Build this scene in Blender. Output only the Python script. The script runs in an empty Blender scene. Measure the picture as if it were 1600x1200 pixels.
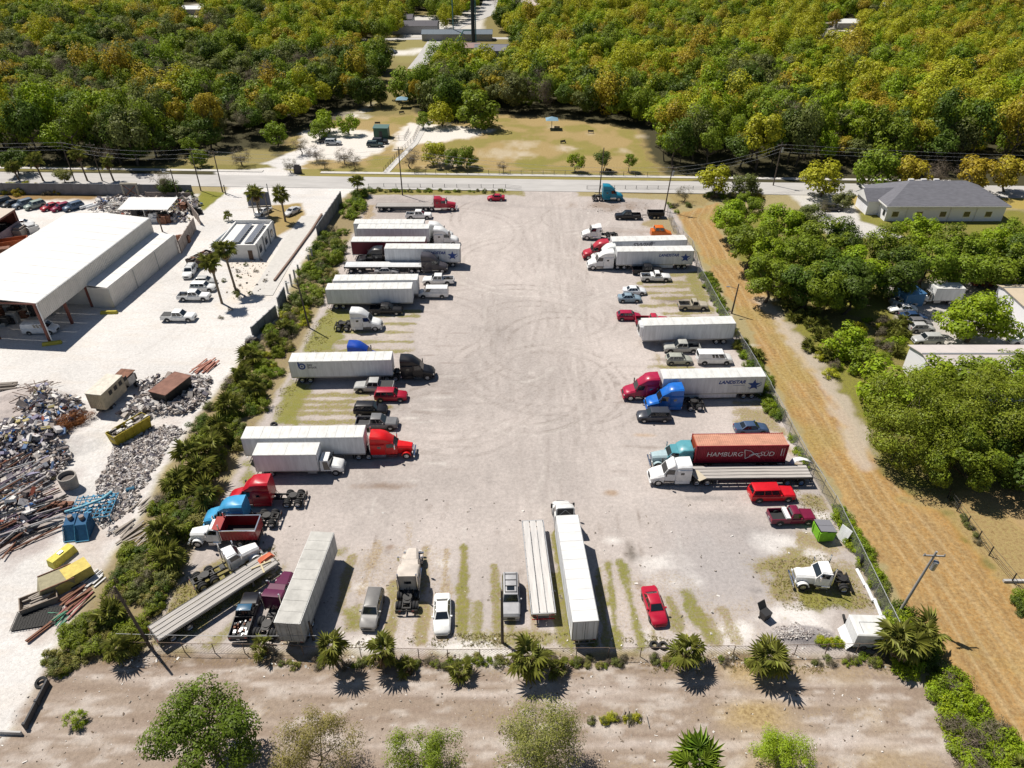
import bpy, math, random
import numpy as np
from mathutils import Vector, Matrix
R = math.radians
S = bpy.context.scene
COL = S.collection
rnd = random.Random(7)

# ---------------------------------------------------------------- camera, sky, sun, exposure
H, F, P = 63.4, 1110.0, R(34.9)
cd = bpy.data.cameras.new('camera'); cam = bpy.data.objects.new('camera', cd); COL.objects.link(cam)
cam.location = (0, 0, H); cam.rotation_euler = (R(90) - P, 0, 0)
cd.sensor_width = 36; cd.lens = F / 1600 * 36; cd.clip_end = 6000; cd.clip_start = 1
S.camera = cam
SUN = Vector((-0.50, 0.39, 1.0)).normalized()
w = bpy.data.worlds.new('World'); S.world = w; w.use_nodes = True
nt = w.node_tree
sky = nt.nodes.new('ShaderNodeTexSky'); sky.sky_type = 'NISHITA'; sky.sun_disc = False
sky.sun_elevation = math.asin(SUN.z); sky.sun_rotation = math.atan2(SUN.x, SUN.y); sky.air_density = 1.0; sky.dust_density = 0.3
nt.links.new(sky.outputs[0], nt.nodes['Background'].inputs[0]); nt.nodes['Background'].inputs[1].default_value = 0.05
ld = bpy.data.lights.new('sun', 'SUN'); ld.energy = 5.0; ld.angle = R(0.5); ld.color = (1.0, 0.94, 0.85)
sun = bpy.data.objects.new('sun', ld); COL.objects.link(sun); sun.rotation_euler = (-SUN).to_track_quat('-Z', 'Y').to_euler()
S.view_settings.view_transform = 'Standard'; S.view_settings.look = 'None'
S.view_settings.exposure = 0.28; S.view_settings.gamma = 1; S.view_settings.use_curve_mapping = False
S.render.engine = 'CYCLES'
S.cycles.max_bounces = 5; S.cycles.diffuse_bounces = 3; S.cycles.glossy_bounces = 2; S.cycles.transmission_bounces = 3
S.cycles.transparent_max_bounces = 6; S.cycles.use_denoising = True; S.cycles.caustics_reflective = False; S.cycles.caustics_refractive = False
S.cycles.sample_clamp_indirect = 4

cP, sP = math.cos(P), math.sin(P)
def g(px, py, h=0.0):
    "the point of the place at height h that the photograph shows at px, py"
    dx = (px - 800) / F; dy = (600 - py) / F
    d = (dx, cP + dy * sP, -sP + dy * cP); t = (h - H) / d[2]
    return (d[0] * t, d[1] * t)
def Pw(*a): return [g(*q) for q in a]
def proj(x, y, z):
    dz = z - H; dep = y * cP - dz * sP; return 800 + F * x / dep, 600 - F * (y * sP + dz * cP) / dep

# ---------------------------------------------------------------- noise
_tab = np.random.RandomState(5).rand(256, 256).astype(np.float32)
def vn(x, y, s=0):
    x = x + s * 17.31; y = y + s * 9.77
    xi = np.floor(x).astype(np.int64); yi = np.floor(y).astype(np.int64)
    fx = x - xi; fy = y - yi; fx = fx * fx * (3 - 2 * fx); fy = fy * fy * (3 - 2 * fy)
    a = _tab[xi & 255, yi & 255]; b = _tab[(xi + 1) & 255, yi & 255]; c = _tab[xi & 255, (yi + 1) & 255]; d = _tab[(xi + 1) & 255, (yi + 1) & 255]
    return a * (1 - fx) * (1 - fy) + b * fx * (1 - fy) + c * (1 - fx) * fy + d * fx * fy
def fbm(x, y, s=0, o=4):
    r = 0; a = .5; t = 0
    for k in range(o):
        r = r + a * vn(x, y, s + k * 3); t += a; a *= .5; x = x * 2.03; y = y * 2.03
    return r / t
def sdist(X, Y, poly):
    "signed distance to a polygon, negative inside"
    d = np.full(X.shape, 1e9); ins = np.zeros(X.shape, bool); n = len(poly)
    for i in range(n):
        x1, y1 = poly[i]; x2, y2 = poly[(i + 1) % n]
        ex, ey = x2 - x1, y2 - y1
        t = np.clip(((X - x1) * ex + (Y - y1) * ey) / (ex * ex + ey * ey + 1e-9), 0, 1)
        d = np.minimum(d, (X - x1 - t * ex) ** 2 + (Y - y1 - t * ey) ** 2)
        c = ((y1 > Y) != (y2 > Y)) & (X < (x2 - x1) * (Y - y1) / (y2 - y1 + 1e-12) + x1)
        ins ^= c
    d = np.sqrt(d); return np.where(ins, -d, d)
def pline(X, Y, pts):
    "distance to a polyline, signed side, and length along it"
    best = np.full(X.shape, 1e9); side = np.zeros(X.shape); al = np.zeros(X.shape); acc = 0
    for (x1, y1), (x2, y2) in zip(pts[:-1], pts[1:]):
        ex, ey = x2 - x1, y2 - y1; L = math.hypot(ex, ey)
        t = np.clip(((X - x1) * ex + (Y - y1) * ey) / (L * L), 0, 1)
        d = np.hypot(X - x1 - t * ex, Y - y1 - t * ey)
        m = d < best
        best = np.where(m, d, best); al = np.where(m, acc + t * L, al)
        side = np.where(m, np.sign((X - x1) * ey - (Y - y1) * ex), side); acc += L
    return best, side, al

# ---------------------------------------------------------------- materials
def lin(c):
    return tuple(((v / 255) / 12.92 if v / 255 <= .04045 else ((v / 255 + .055) / 1.055) ** 2.4) for v in c)
_mats = {}
def mat(name, col, rough=.6, metal=0., spec=.5, coat=0., nscale=0., namt=.0, nstretch=None, bump=0.):
    key = (name, tuple(col), rough, metal)
    if key in _mats: return _mats[key]
    m = bpy.data.materials.new(name); m.use_nodes = True; nt = m.node_tree; b = nt.nodes['Principled BSDF']
    b.inputs['Base Color'].default_value = (*col, 1); b.inputs['Roughness'].default_value = rough
    b.inputs['Metallic'].default_value = metal; b.inputs['Specular IOR Level'].default_value = spec
    if coat: b.inputs['Coat Weight'].default_value = coat; b.inputs['Coat Roughness'].default_value = .08
    if nscale:
        tc = nt.nodes.new('ShaderNodeTexCoord'); mp = nt.nodes.new('ShaderNodeMapping')
        if nstretch: mp.inputs['Scale'].default_value = nstretch
        n = nt.nodes.new('ShaderNodeTexNoise'); n.inputs['Scale'].default_value = nscale; n.inputs['Detail'].default_value = 6; n.inputs['Roughness'].default_value = .65
        rp = nt.nodes.new('ShaderNodeMapRange'); rp.inputs[1].default_value = .3; rp.inputs[2].default_value = .7
        rp.inputs[3].default_value = 1 - namt; rp.inputs[4].default_value = 1 + namt * .6
        mx = nt.nodes.new('ShaderNodeMix'); mx.data_type = 'RGBA'; mx.blend_type = 'MULTIPLY'; mx.inputs[0].default_value = 1
        mx.inputs[6].default_value = (*col, 1)
        nt.links.new(tc.outputs['Object'], mp.inputs[0]); nt.links.new(mp.outputs[0], n.inputs[0]); nt.links.new(n.outputs[0], rp.inputs[0])
        nt.links.new(rp.outputs[0], mx.inputs[7]); nt.links.new(mx.outputs[2], b.inputs['Base Color'])
        if bump:
            bp = nt.nodes.new('ShaderNodeBump'); bp.inputs['Strength'].default_value = bump; bp.inputs['Distance'].default_value = .1
            nt.links.new(n.outputs[0], bp.inputs['Height']); nt.links.new(bp.outputs[0], b.inputs['Normal'])
    _mats[key] = m; return m
def paint(c): return mat('car_paint', c, .38, 0., .35, .22, 1.3, .18)
def matte(c, n=2.0, a=.25): return mat('matte', c, .75, 0, .3, 0, n, a)
WHITE = (.78, .78, .77); 
M_TYRE = mat('tyre_rubber', (.018, .018, .019), .85); M_RIM = mat('rim_metal', (.55, .56, .58), .35, .8)
M_GLASS = mat('dark_glass', (.012, .016, .02), .05, 0, 1.0); M_DARK = mat('dark_plastic', (.02, .02, .022), .6)
M_FRAME = mat('chassis_black', (.025, .024, .024), .6, .2, .5, 0, 3, .3); M_CHROME = mat('chrome', (.75, .76, .78), .18, 1.)
M_LAMP = mat('lamp_glass', (.75, .76, .74), .15, .3); M_RED = mat('red_lens', (.35, .01, .01), .2); M_AMBER = mat('amber_lens', (.5, .16, .01), .3)
M_TRWHITE = mat('trailer_white', (.72, .73, .74), .45, 0, .4, 0, 1.6, .2, (1.3, 1, .16)); M_ROOF = mat('trailer_roof', (.63, .63, .61), .6, 0, .3, 0, 1.6, .2, (1, .4, 1), .25)
M_STEEL = mat('galvanised_steel', (.42, .43, .44), .45, .7, .5, 0, 5, .2); M_RUST = mat('rusty_steel', (.2, .095, .06), .8, 0, .3, 0, 2, .5)
M_WOOD = mat('weathered_wood', (.33, .29, .25), .85, 0, .2, 0, 1.5, .35, (.4, 4, 4)); M_POLE = mat('pole_wood', (.13, .105, .085), .9, 0, .2, 0, 4, .4)
M_CONC = mat('concrete', (.42, .41, .40), .85, 0, .2, 0, .8, .25); M_TARDECK = mat('deck_boards', (.42, .395, .37), .8, 0, .2, 0, 1.0, .35, (.3, 5, 5), .2)

# ---------------------------------------------------------------- mesh building
class MB:
    def __init__(s): s.V = []; s.F = []; s.I = []
    def add(s, vs, fs, m=0):
        o = len(s.V); s.V += [tuple(v) for v in vs]; s.F += [tuple(i + o for i in f) for f in fs]; s.I += [m] * len(fs); return s
    def box(s, x0, x1, y0, y1, z0, z1, m=0):
        return s.add([(x0, y0, z0), (x1, y0, z0), (x1, y1, z0), (x0, y1, z0), (x0, y0, z1), (x1, y0, z1), (x1, y1, z1), (x0, y1, z1)],
                     [(0, 3, 2, 1), (4, 5, 6, 7), (0, 1, 5, 4), (1, 2, 6, 5), (2, 3, 7, 6), (3, 0, 4, 7)], m)
    def hull8(s, b, t, m=0):  # 4 bottom, 4 top corners
        return s.add(list(b) + list(t), [(0, 3, 2, 1), (4, 5, 6, 7), (0, 1, 5, 4), (1, 2, 6, 5), (2, 3, 7, 6), (3, 0, 4, 7)], m)
    def tube(s, p0, p1, r0, r1=None, n=8, m=0, cap=True):
        r1 = r0 if r1 is None else r1; a = Vector(p0); b = Vector(p1); z = (b - a).normalized()
        x = z.orthogonal().normalized(); y = z.cross(x); vs = []
        for p, r in ((a, r0), (b, r1)):
            for k in range(n):
                t = 2 * math.pi * k / n; vs.append(p + x * (r * math.cos(t)) + y * (r * math.sin(t)))
        fs = [(k, (k + 1) % n, n + (k + 1) % n, n + k) for k in range(n)]
        if cap: fs += [tuple(range(n - 1, -1, -1)), tuple(range(n, 2 * n))]
        return s.add(vs, fs, m)
    def loft(s, rings, m=0, cap=True):
        n = len(rings[0]); vs = [v for r in rings for v in r]; fs = []
        for i in range(len(rings) - 1):
            for k in range(n):
                fs.append((i * n + k, i * n + (k + 1) % n, (i + 1) * n + (k + 1) % n, (i + 1) * n + k))
        if cap: fs += [tuple(range(n - 1, -1, -1)), tuple(range((len(rings) - 1) * n, len(rings) * n))]
        return s.add(vs, fs, m)
    def quad(s, a, b, c, d, m=0): return s.add([a, b, c, d], [(0, 1, 2, 3)], m)
    def panel(s, c4, u0, u1, v0, v1, off, m=0):
        "a thin plate lying on the face c4 (bottom a, b, top b, top a)"
        a, b, c, d = [Vector(v) for v in c4]
        def q(u, v): return a.lerp(b, u).lerp(d.lerp(c, u), v)
        n = (b - a).cross(d - a).normalized() * off
        ps = [q(u0, v0), q(u1, v0), q(u1, v1), q(u0, v1)]
        return s.hull8(ps, [p + n for p in ps], m)
    def mesh(s, name, mats, smooth=None):
        me = bpy.data.meshes.new(name); me.from_pydata(s.V, [], s.F)
        for m in (mats if isinstance(mats, (list, tuple)) else [mats]): me.materials.append(m)
        if any(s.I): me.polygons.foreach_set('material_index', s.I)
        if smooth:
            me.shade_smooth(); me.set_sharp_from_angle(angle=R(smooth))
        return me
def link(name, data, parent=None, loc=(0, 0, 0), rot=(0, 0, 0), sc=(1, 1, 1)):
    o = bpy.data.objects.new(name, data); COL.objects.link(o)
    if parent is not None: o.parent = parent
    o.location = loc; o.rotation_euler = rot; o.scale = sc; return o
def tag(o, label=None, cat=None, group=None, kind=None):
    if label: o['label'] = label
    if cat: o['category'] = cat
    if group: o['group'] = group
    if kind: o['kind'] = kind
    return o
_cache = {}
def cached(key, fn):
    if key not in _cache: _cache[key] = fn()
    return _cache[key]
def npmesh(name, V, F4, mats, mi=None):
    "V (n,3), F (m,3 or 4) arrays"
    me = bpy.data.meshes.new(name); k = F4.shape[1]
    me.vertices.add(len(V)); me.vertices.foreach_set('co', np.ascontiguousarray(V, np.float32).ravel())
    me.loops.add(F4.size); me.loops.foreach_set('vertex_index', np.ascontiguousarray(F4, np.int32).ravel())
    me.polygons.add(len(F4)); me.polygons.foreach_set('loop_start', np.arange(len(F4), dtype=np.int32) * k)
    me.polygons.foreach_set('loop_total', np.full(len(F4), k, np.int32))
    for m in (mats if isinstance(mats, (list, tuple)) else [mats]): me.materials.append(m)
    if mi is not None: me.polygons.foreach_set('material_index', mi.astype(np.int32))
    me.update(calc_edges=True); return me
# ---------------------------------------------------------------- the ground: one seamless sheet, split into its surfaces
def rng(*seg):
    out = []
    for a, b, st in seg: out += list(np.arange(a, b, st))
    return np.array(out + [seg[-1][1]])
gx = rng((-1500, -260, 60), (-260, -140, 5), (-140, -96, 1.4), (-96, -42, .5), (-42, 56, .3), (56, 100, .6), (100, 150, 1.6), (150, 280, 6), (280, 1500, 60))
gy = rng((-150, 18, 14), (18, 40, .33), (40, 128, .28), (128, 205, .5), (205, 270, 1.6), (270, 620, 6), (620, 3000, 80))
X, Y = np.meshgrid(gx, gy); sh = X.shape; X = X.ravel(); Y = Y.ravel(); N = len(X)
n1 = fbm(X * .12, Y * .12, 1); n2 = fbm(X * .5, Y * .5, 2); n3 = fbm(X * 1.7, Y * 1.7, 3); nb = fbm(X * .035, Y * .035, 4)
C = np.tile(np.array([.055, .05, .025]), (N, 1)); MK = np.zeros((N, 3)); Z = np.zeros(N)
def cmix(a, col):
    global C
    C = C * (1 - a[:, None]) + np.asarray(col) * a[:, None]
def area(poly, col, soft=1.5, wob=1.5, al=1., reset=True):
    d = sdist(X, Y, poly) + (n2 - .5) * wob * 2
    a = np.clip(.5 - d / soft, 0, 1) * al; cmix(a, col)
    if reset: MK[:] *= (1 - a[:, None])
    return a
def mk(ch, a): MK[:, ch] = np.maximum(MK[:, ch], a)
SAND = np.array([.415, .370, .345]); WSAND = np.array([.58, .56, .54]); DIRT = np.array([.285, .225, .178])
# woods floor beyond, then everything that is cleared
area(Pw((-400, 262), (2100, 318), (2600, 1300), (-900, 1300)), (.30, .25, .13), 2, 1)
# right hand side: lawns and yards
aR = area(Pw((1125, 330), (1700, 330), (2300, 1250), (1560, 1250), (1400, 830), (1240, 520), (1150, 400)), (.17, .15, .05), 3, 2)
mk(0, aR * (.35 + .5 * (n1 > .5))); mk(1, aR * .5)
area(Pw((1215, 288), (1320, 288), (1345, 345), (1420, 372), (1300, 372), (1262, 330)), (.5, .48, .45), 1.2, .6)
area(Pw((1385, 440), (1600, 440), (1640, 560), (1445, 545), (1400, 500)), (.42, .39, .36), 2, 1.5)
area(Pw((1500, 770), (1700, 740), (1800, 900), (1600, 905), (1545, 850)), (.34, .24, .12), 2, 1.5)
area(Pw((1575, 905), (1700, 905), (1700, 960), (1570, 945)), (.45, .41, .36), 1, .5)
# park
aP = area(Pw((440, 268), (450, 215), (560, 175), (640, 172), (700, 196), (760, 182), (800, 179), (960, 195), (1003, 205), (1012, 240), (1040, 276), (1040, 280), (440, 274)), (.33, .245, .105), 3, 2)
mk(0, aP * np.clip((n1 - .38) * 3.5, 0, .75)); mk(1, aP * .6)
area(Pw((300, 240), (420, 232), (445, 250), (420, 268), (250, 262)), (.24, .2, .08), 3, 2)
for q in ([(470, 205), (520, 199), (590, 206), (612, 222), (596, 236), (560, 252), (500, 248), (455, 262), (430, 262), (470, 235)], [(640, 192), (700, 196), (770, 203), (740, 215), (660, 225), (620, 235), (615, 210)]):
    area(Pw(*q), (.62, .58, .53), 2, 2)
for (px, py, r) in ((882, 231, 4), (892, 233, 3), (820, 242, 4), (815, 225, 5), (785, 240, 6), (700, 240, 5), (922, 209, 1.6), (863, 198, 2.5), (1000, 213, 2.5), (845, 272, 3), (975, 236, 3), (700, 255, 6), (545, 181, 5), (560, 178, 4)):
    x0, y0 = g(px, py); a = np.clip(1.25 - np.hypot((X - x0) / r, (Y - y0) / (r * .9)) + (n2 - .5) * 1.5, 0, 1) * .5; cmix(a, (.5, .44, .36)); MK[:] *= (1 - a[:, None])
a = area(Pw((800, 255), (860, 246), (905, 232), (930, 238), (870, 256), (815, 268)), (.2, .2, .05), 3, 2, .7, False); mk(0, a)
# path and far road to the north
area(Pw((545, 182), (600, 150), (615, 128), (630, 130), (618, 150), (575, 186)), (.6, .56, .5), 2, 1)
area(Pw((590, 18), (800, 18), (800, 92), (700, 92), (668, 125), (640, 180), (560, 182), (600, 128), (585, 60)), (.20, .165, .065), 5, 4)
area(Pw((612, 60), (668, 62), (672, 66), (655, 100), (630, 100), (612, 95)), (.24, .21, .08), 4, 2)
area(Pw((610, 79), (665, 76), (662, 84), (608, 86)), (.6, .57, .52), 2, 1)
area(Pw((628, 25), (700, 25), (702, 62), (628, 58)), (.5, .48, .45), 4, 2)
area(Pw((715, 10), (760, 10), (752, 60), (705, 60)), (.5, .47, .42), 4, 2)
area(Pw((300, 6), (318, 6), (312, 40), (285, 38)), (.5, .46, .4), 4, 3)
area(Pw((1300, 34), (1335, 32), (1370, 70), (1280, 75)), (.5, .46, .4), 4, 3)
# junction and the sandy yard on the left
yard = Pw((-140, 312), (150, 306), (310, 302), (352, 300), (360, 288), (330, 262), (392, 262), (470, 232), (500, 232), (470, 262), (575, 282), (532, 312), (500, 358), (470, 420), (432, 500), (395, 540), (350, 600), (300, 665), (255, 745), (215, 820), (150, 900), (105, 985), (75, 1045), (20, 1145), (-40, 1300), (-700, 1300), (-500, 420))
aY = area(yard, WSAND, 1.2, 1.0)
C *= (1 + (aY * ((n1 - .5) * .25 + (n3 - .5) * .12))[:, None])
a = np.clip((fbm(X * .25 + Y * .1, Y * .9, 9) - .5) * 5, 0, 1) * aY * .3; cmix(a, (.56, .5, .44))
area(Pw((-140, 288), (100, 294), (180, 300), (150, 312), (-140, 316)), (.25, .16, .07), 2, 1.5)
area(Pw((262, 300), (300, 302), (310, 312), (272, 330), (250, 325)), (.26, .22, .08), 1.5, 1)
area(Pw((314, 298), (352, 301), (318, 328), (308, 318)), (.2, .2, .04), .8, .5); mk(0, area(Pw((314, 298), (352, 301), (318, 328), (308, 318)), (.2, .2, .04), .8, .5))
a = area(Pw((405, 322), (470, 318), (478, 335), (455, 358), (430, 372), (425, 350)), (.32, .23, .1), 1, .8); mk(0, a * .4)
area(Pw((350, 395), (425, 400), (455, 425), (420, 470), (350, 480), (372, 430)), (.62, .56, .49), 3, 3, .8)
# debris yard: dusty brown
deb = Pw((-60, 610), (90, 615), (130, 640), (95, 720), (130, 780), (100, 840), (30, 880), (-60, 900))
area(deb, (.36, .31, .29), 4, 3, .85)
deb2 = Pw((235, 590), (300, 600), (290, 660), (245, 740), (205, 810), (150, 880), (150, 800), (175, 720), (215, 680), (250, 650), (225, 620))
a = area(deb2, (.52, .47, .44), 3, 3, .85); mk(2, a)
a = area(Pw((120, 790), (190, 790), (170, 870), (130, 960), (60, 1010), (20, 990), (100, 900)), (.42, .36, .32), 3, 3, .7); mk(2, a * .7)
# the strip with shrubs between yard and lot
strip = Pw((560, 300), (585, 300), (560, 345), (520, 430), (480, 520), (440, 600), (385, 690), (345, 780), (290, 900), (230, 985), (200, 1035), (80, 1045), (130, 950), (215, 820), (262, 740), (305, 660), (352, 600), (395, 545), (437, 500), (478, 410), (510, 350), (545, 305))
a = area(strip, (.25, .20, .12), 1.5, 1.5); mk(0, a * .35); mk(1, a * .5)
# bottom: dirt road and dry grass
bot = Pw((75, 1040), (230, 1020), (1360, 1030), (1440, 1060), (1700, 1400), (-300, 1400), (20, 1145))
aB = area(bot, DIRT, 1.2, 1)
st = fbm(X * .09, Y * 1.1 + X * .02, 11, 5); st2 = fbm(X * .2, Y * 2.2, 12, 3)
yl = 40.0 - .012 * X
band = np.exp(-((Y - 39.2 + .012 * X) / 1.3) ** 2) + .8 * np.exp(-((Y - 34.4) / 1.7) ** 2)
cmix(aB * np.clip(band * (.1 + (st - .38) * 3.4), 0, .9), (.46, .40, .36))
rut = np.zeros(N)
for yc, k_ in ((41.2, .3), (40.2, .25), (38.2, -.2), (37.0, .1), (35.6, -.15), (33.4, .2), (31.8, 0), (30.2, .35)):
    yl = yc - .02 * X + np.sin(X * .13 + yc) * .35 + (n1 - .5) * 1.6; rut = np.maximum(rut, np.exp(-((Y - yl) / .20) ** 2) * np.clip((fbm(X * .15, Y * .0 + yc, 14) - .35) * 4, 0, 1))
cmix(aB * rut * .5, (.21, .155, .12))
fd, fs, fa = pline(X, Y, Pw((150, 1030), (430, 1034), (700, 1042), (1000, 1038), (1385, 1032)))
lit_ = np.clip(1.5 - fd / .75 + (n2 - .5) * 1.6, 0, 1) * np.clip((n3 - .2) * 3, 0, 1); cmix(lit_ * .8, (.15, .105, .07)); mk(1, lit_ * .5)
cmix(aB * np.clip((st2 - .5) * 6, 0, 1) * .5, (.24, .18, .14)); cmix(aB * np.clip((fbm(X * .5, Y * 1.4, 17) - .56) * 7, 0, 1) * .55, (.52, .47, .43))
a = aB * np.clip((X - 18) / 30 + (n1 - .5) * 3 - .1, 0, 1) * np.clip(1.3 - band * 1.2, 0, 1); cmix(a * .8, (.44, .33, .17)); mk(1, a)
a = aB * np.clip((.36 - np.abs(n1 - .42)) * 2.4 - .3, 0, .5) * np.clip(1 - band, 0, 1); mk(1, a)
mk(2, aB * .45)
# right: mown straw coloured path
path = Pw((1062, 336), (1120, 318), (1118, 350), (1145, 400), (1185, 440), (1215, 500), (1262, 570), (1330, 660), (1375, 745), (1470, 800), (1560, 900), (1700, 1010), (1700, 1400), (1590, 1160), (1500, 1060), (1430, 960), (1380, 880), (1330, 800), (1270, 700), (1215, 600), (1170, 510), (1120, 430), (1080, 370))
aM = area(path, (.37, .20, .062), 1.2, 1.2)
cl = Pw((1110, 310), (1095, 345), (1130, 410), (1180, 480), (1230, 560), (1300, 660), (1370, 780), (1450, 880), (1540, 1000), (1640, 1160), (1700, 1300))
d, sd, al = pline(X, Y, cl)
s1 = fbm(d * sd * 1.5, al * .06, 21, 4); s2 = fbm(d * sd * 3.2, al * .25, 22, 3)
cmix(aM * np.clip((s1 - .52) * 5, 0, 1) * .6, (.47, .32, .14)); cmix(aM * np.clip((.48 - s2) * 6, 0, 1) * .7, (.23, .135, .055)); cmix(aM * np.clip((fbm(X * .8, Y * .8, 24) - .54) * 6, 0, 1) * .5, (.25, .15, .07))
for dd in (-3.2, -1.4, .6, 2.4): cmix(aM * np.exp(-((d * sd - dd - (n1 - .5) * 1.5) / .22) ** 2) * .5, (.54, .43, .26))
cmix(aM * np.clip((n1 - .56) * 6, 0, 1) * .5, (.27, .24, .06)); mk(1, aM * .72)
a = aM * np.clip(1 - np.abs(n1 - .48) * 8, 0, 1) * np.clip((40 - Y) / 14, 0, 1); cmix(a * .6, (.52, .45, .38))
d, sd, al = pline(X, Y, Pw((1195, 470), (1262, 555), (1300, 610), (1335, 670), (1352, 720))); a = np.clip(1.4 - d / 1.7 + (n2 - .5) * 2, 0, 1) * .8; cmix(a, (.42, .36, .3)); MK[:] *= (1 - a[:, None])
a = area(Pw((1400, 780), (1480, 800), (1560, 900), (1700, 1000), (1700, 900), (1560, 800), (1500, 770)), (.36, .26, .1), 1.5, 1.5); mk(1, a); mk(0, a * .35)
# the gravel lot
lot = Pw((578, 303), (700, 305), (795, 302), (800, 296), (900, 296), (905, 306), (1040, 312), (1062, 345), (1085, 400), (1130, 470), (1160, 530), (1215, 620), (1250, 700), (1300, 790), (1340, 870), (1378, 950), (1378, 1022), (230, 1015), (232, 985), (290, 895), (345, 780), (385, 695), (440, 600), (480, 520), (522, 430), (560, 345))
aL = area(lot, SAND, .9, .7); inL = aL
C *= (1 + (inL * ((n1 - .5) * .34 + (nb - .5) * .28 + (n3 - .5) * .18 + (fbm(X * .9, Y * .25, 31) - .5) * .16))[:, None])
mk(2, inL * .35)
gc = g(850, 480)
a = np.clip(1.15 - np.hypot((X - g(1120, 470)[0]) / 14, (Y - 122) / 5) + (n2 - .5), 0, 1) * inL * .0
# tyre tracks: arcs where the trucks swing round, and straight runs
dark = np.zeros(N); lite = np.zeros(N); r2 = random.Random(3)
sel = (inL > .02) & (Y > 52)
xs, ys = X[sel], Y[sel]; dk = np.zeros(len(xs)); lt = np.zeros(len(xs))
for k in range(64):
    cx, cy = r2.uniform(-18, 26), r2.uniform(66, 165); rad = r2.uniform(5, 17)
    if k < 18: cx, cy = g(r2.uniform(800, 900), r2.uniform(470, 620)); rad = r2.uniform(4, 13)
    a0 = r2.uniform(0, 6.28); sp = r2.uniform(1.0, 3.2)
    ang = (np.arctan2(ys - cy, xs - cx) - a0) % 6.2832; rr = np.hypot(xs - cx, ys - cy)
    fade = np.clip(np.minimum(ang, sp - ang) * 2.5, 0, 1)
    st_ = r2.uniform(.25, .8)
    for o in (0, .34, 2.0, 2.34):
        v = np.exp(-((rr - rad - o) / .17) ** 2) * fade * st_
        if k % 4 == 0: lt = np.maximum(lt, v)
        else: dk = np.maximum(dk, v)
for k in range(26):
    x0 = r2.uniform(-6, 16); sl = r2.uniform(-.12, .12); cv = r2.uniform(-.002, .002); y0 = r2.uniform(90, 165); ln = r2.uniform(20, 60)
    xc = x0 + sl * (ys - y0) + cv * (ys - y0) ** 2; fade = np.clip((ln - np.abs(ys - y0)) / 10, 0, 1) * r2.uniform(.2, .6)
    for o in (0, .32, 2.0):
        v = np.exp(-((xs - xc - o) / .16) ** 2) * fade
        if k % 3 == 0: lt = np.maximum(lt, v)
        else: dk = np.maximum(dk, v)
dark[sel] = dk; lite[sel] = lt
sw = np.zeros(len(xs))
for k in range(14):
    cx, cy = g(r2.uniform(790, 900), r2.uniform(450, 640)); rad = r2.uniform(4, 20); rr = np.hypot(xs - cx, (ys - cy) * r2.uniform(.8, 1.1)); ang = (np.arctan2(ys - cy, xs - cx) - r2.uniform(0, 6.28)) % 6.2832; sp = r2.uniform(1.5, 4)
    sw += np.exp(-((rr - rad) / r2.uniform(.35, .9)) ** 2) * np.clip(np.minimum(ang, sp - ang) * 2, 0, 1) * (1 if k % 2 else -1)
swa = np.zeros(N); swa[sel] = np.clip(sw, -1, 1); C *= (1 - swa * .055 * inL)[:, None]
brk = np.clip((n3 - .3) * 3, 0, 1)
cmix(dark * brk * inL * .78, (.19, .16, .14)); cmix(lite * brk * inL * .62, (.58, .54, .50))
ysel = (aY > .3) & (X > -125) & (Y > 35); xs, ys = X[ysel], Y[ysel]; dk = np.zeros(len(xs))
for k in range(34):
    cx, cy = r2.uniform(-95, -40), r2.uniform(50, 165); rad = r2.uniform(8, 34); ang = (np.arctan2(ys - cy, xs - cx) - r2.uniform(0, 6.28)) % 6.2832; sp = r2.uniform(.6, 2.2); rr = np.hypot(xs - cx, ys - cy)
    for o in (0, 1.9): dk = np.maximum(dk, np.exp(-((rr - rad - o) / .3) ** 2) * np.clip(np.minimum(ang, sp - ang) * 3, 0, 1) * r2.uniform(.3, .9))
yd = np.zeros(N); yd[ysel] = dk; cmix(yd * brk * aY * .38, (.36, .33, .31))
for k in range(150):  # oil spots and scuffs where trucks stand and turn
    bx_ = r2.random(); px, py = (r2.uniform(560, 720), r2.uniform(480, 760)) if bx_ < .3 else ((r2.uniform(960, 1180), r2.uniform(440, 780)) if bx_ < .6 else (r2.uniform(480, 1230), r2.uniform(790, 990)))
    x0, y0 = g(px, py); rx, ry = (r2.uniform(.3, 2.6), r2.uniform(.15, .4)) if bx_ < .6 else (r2.uniform(.15, .4), r2.uniform(.3, 1.8)); m_ = (np.abs(X - x0) < 5) & (np.abs(Y - y0) < 4)
    a = np.zeros(N); a[m_] = np.clip(1.3 - np.hypot((X[m_] - x0) / rx, (Y[m_] - y0) / ry) + (n2[m_] - .5) * 1.4 + (n3[m_] - .5), 0, 1) * r2.uniform(.2, .6); cmix(a, (.21, .17, .145) if k % 4 else (.58, .55, .51))
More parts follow.
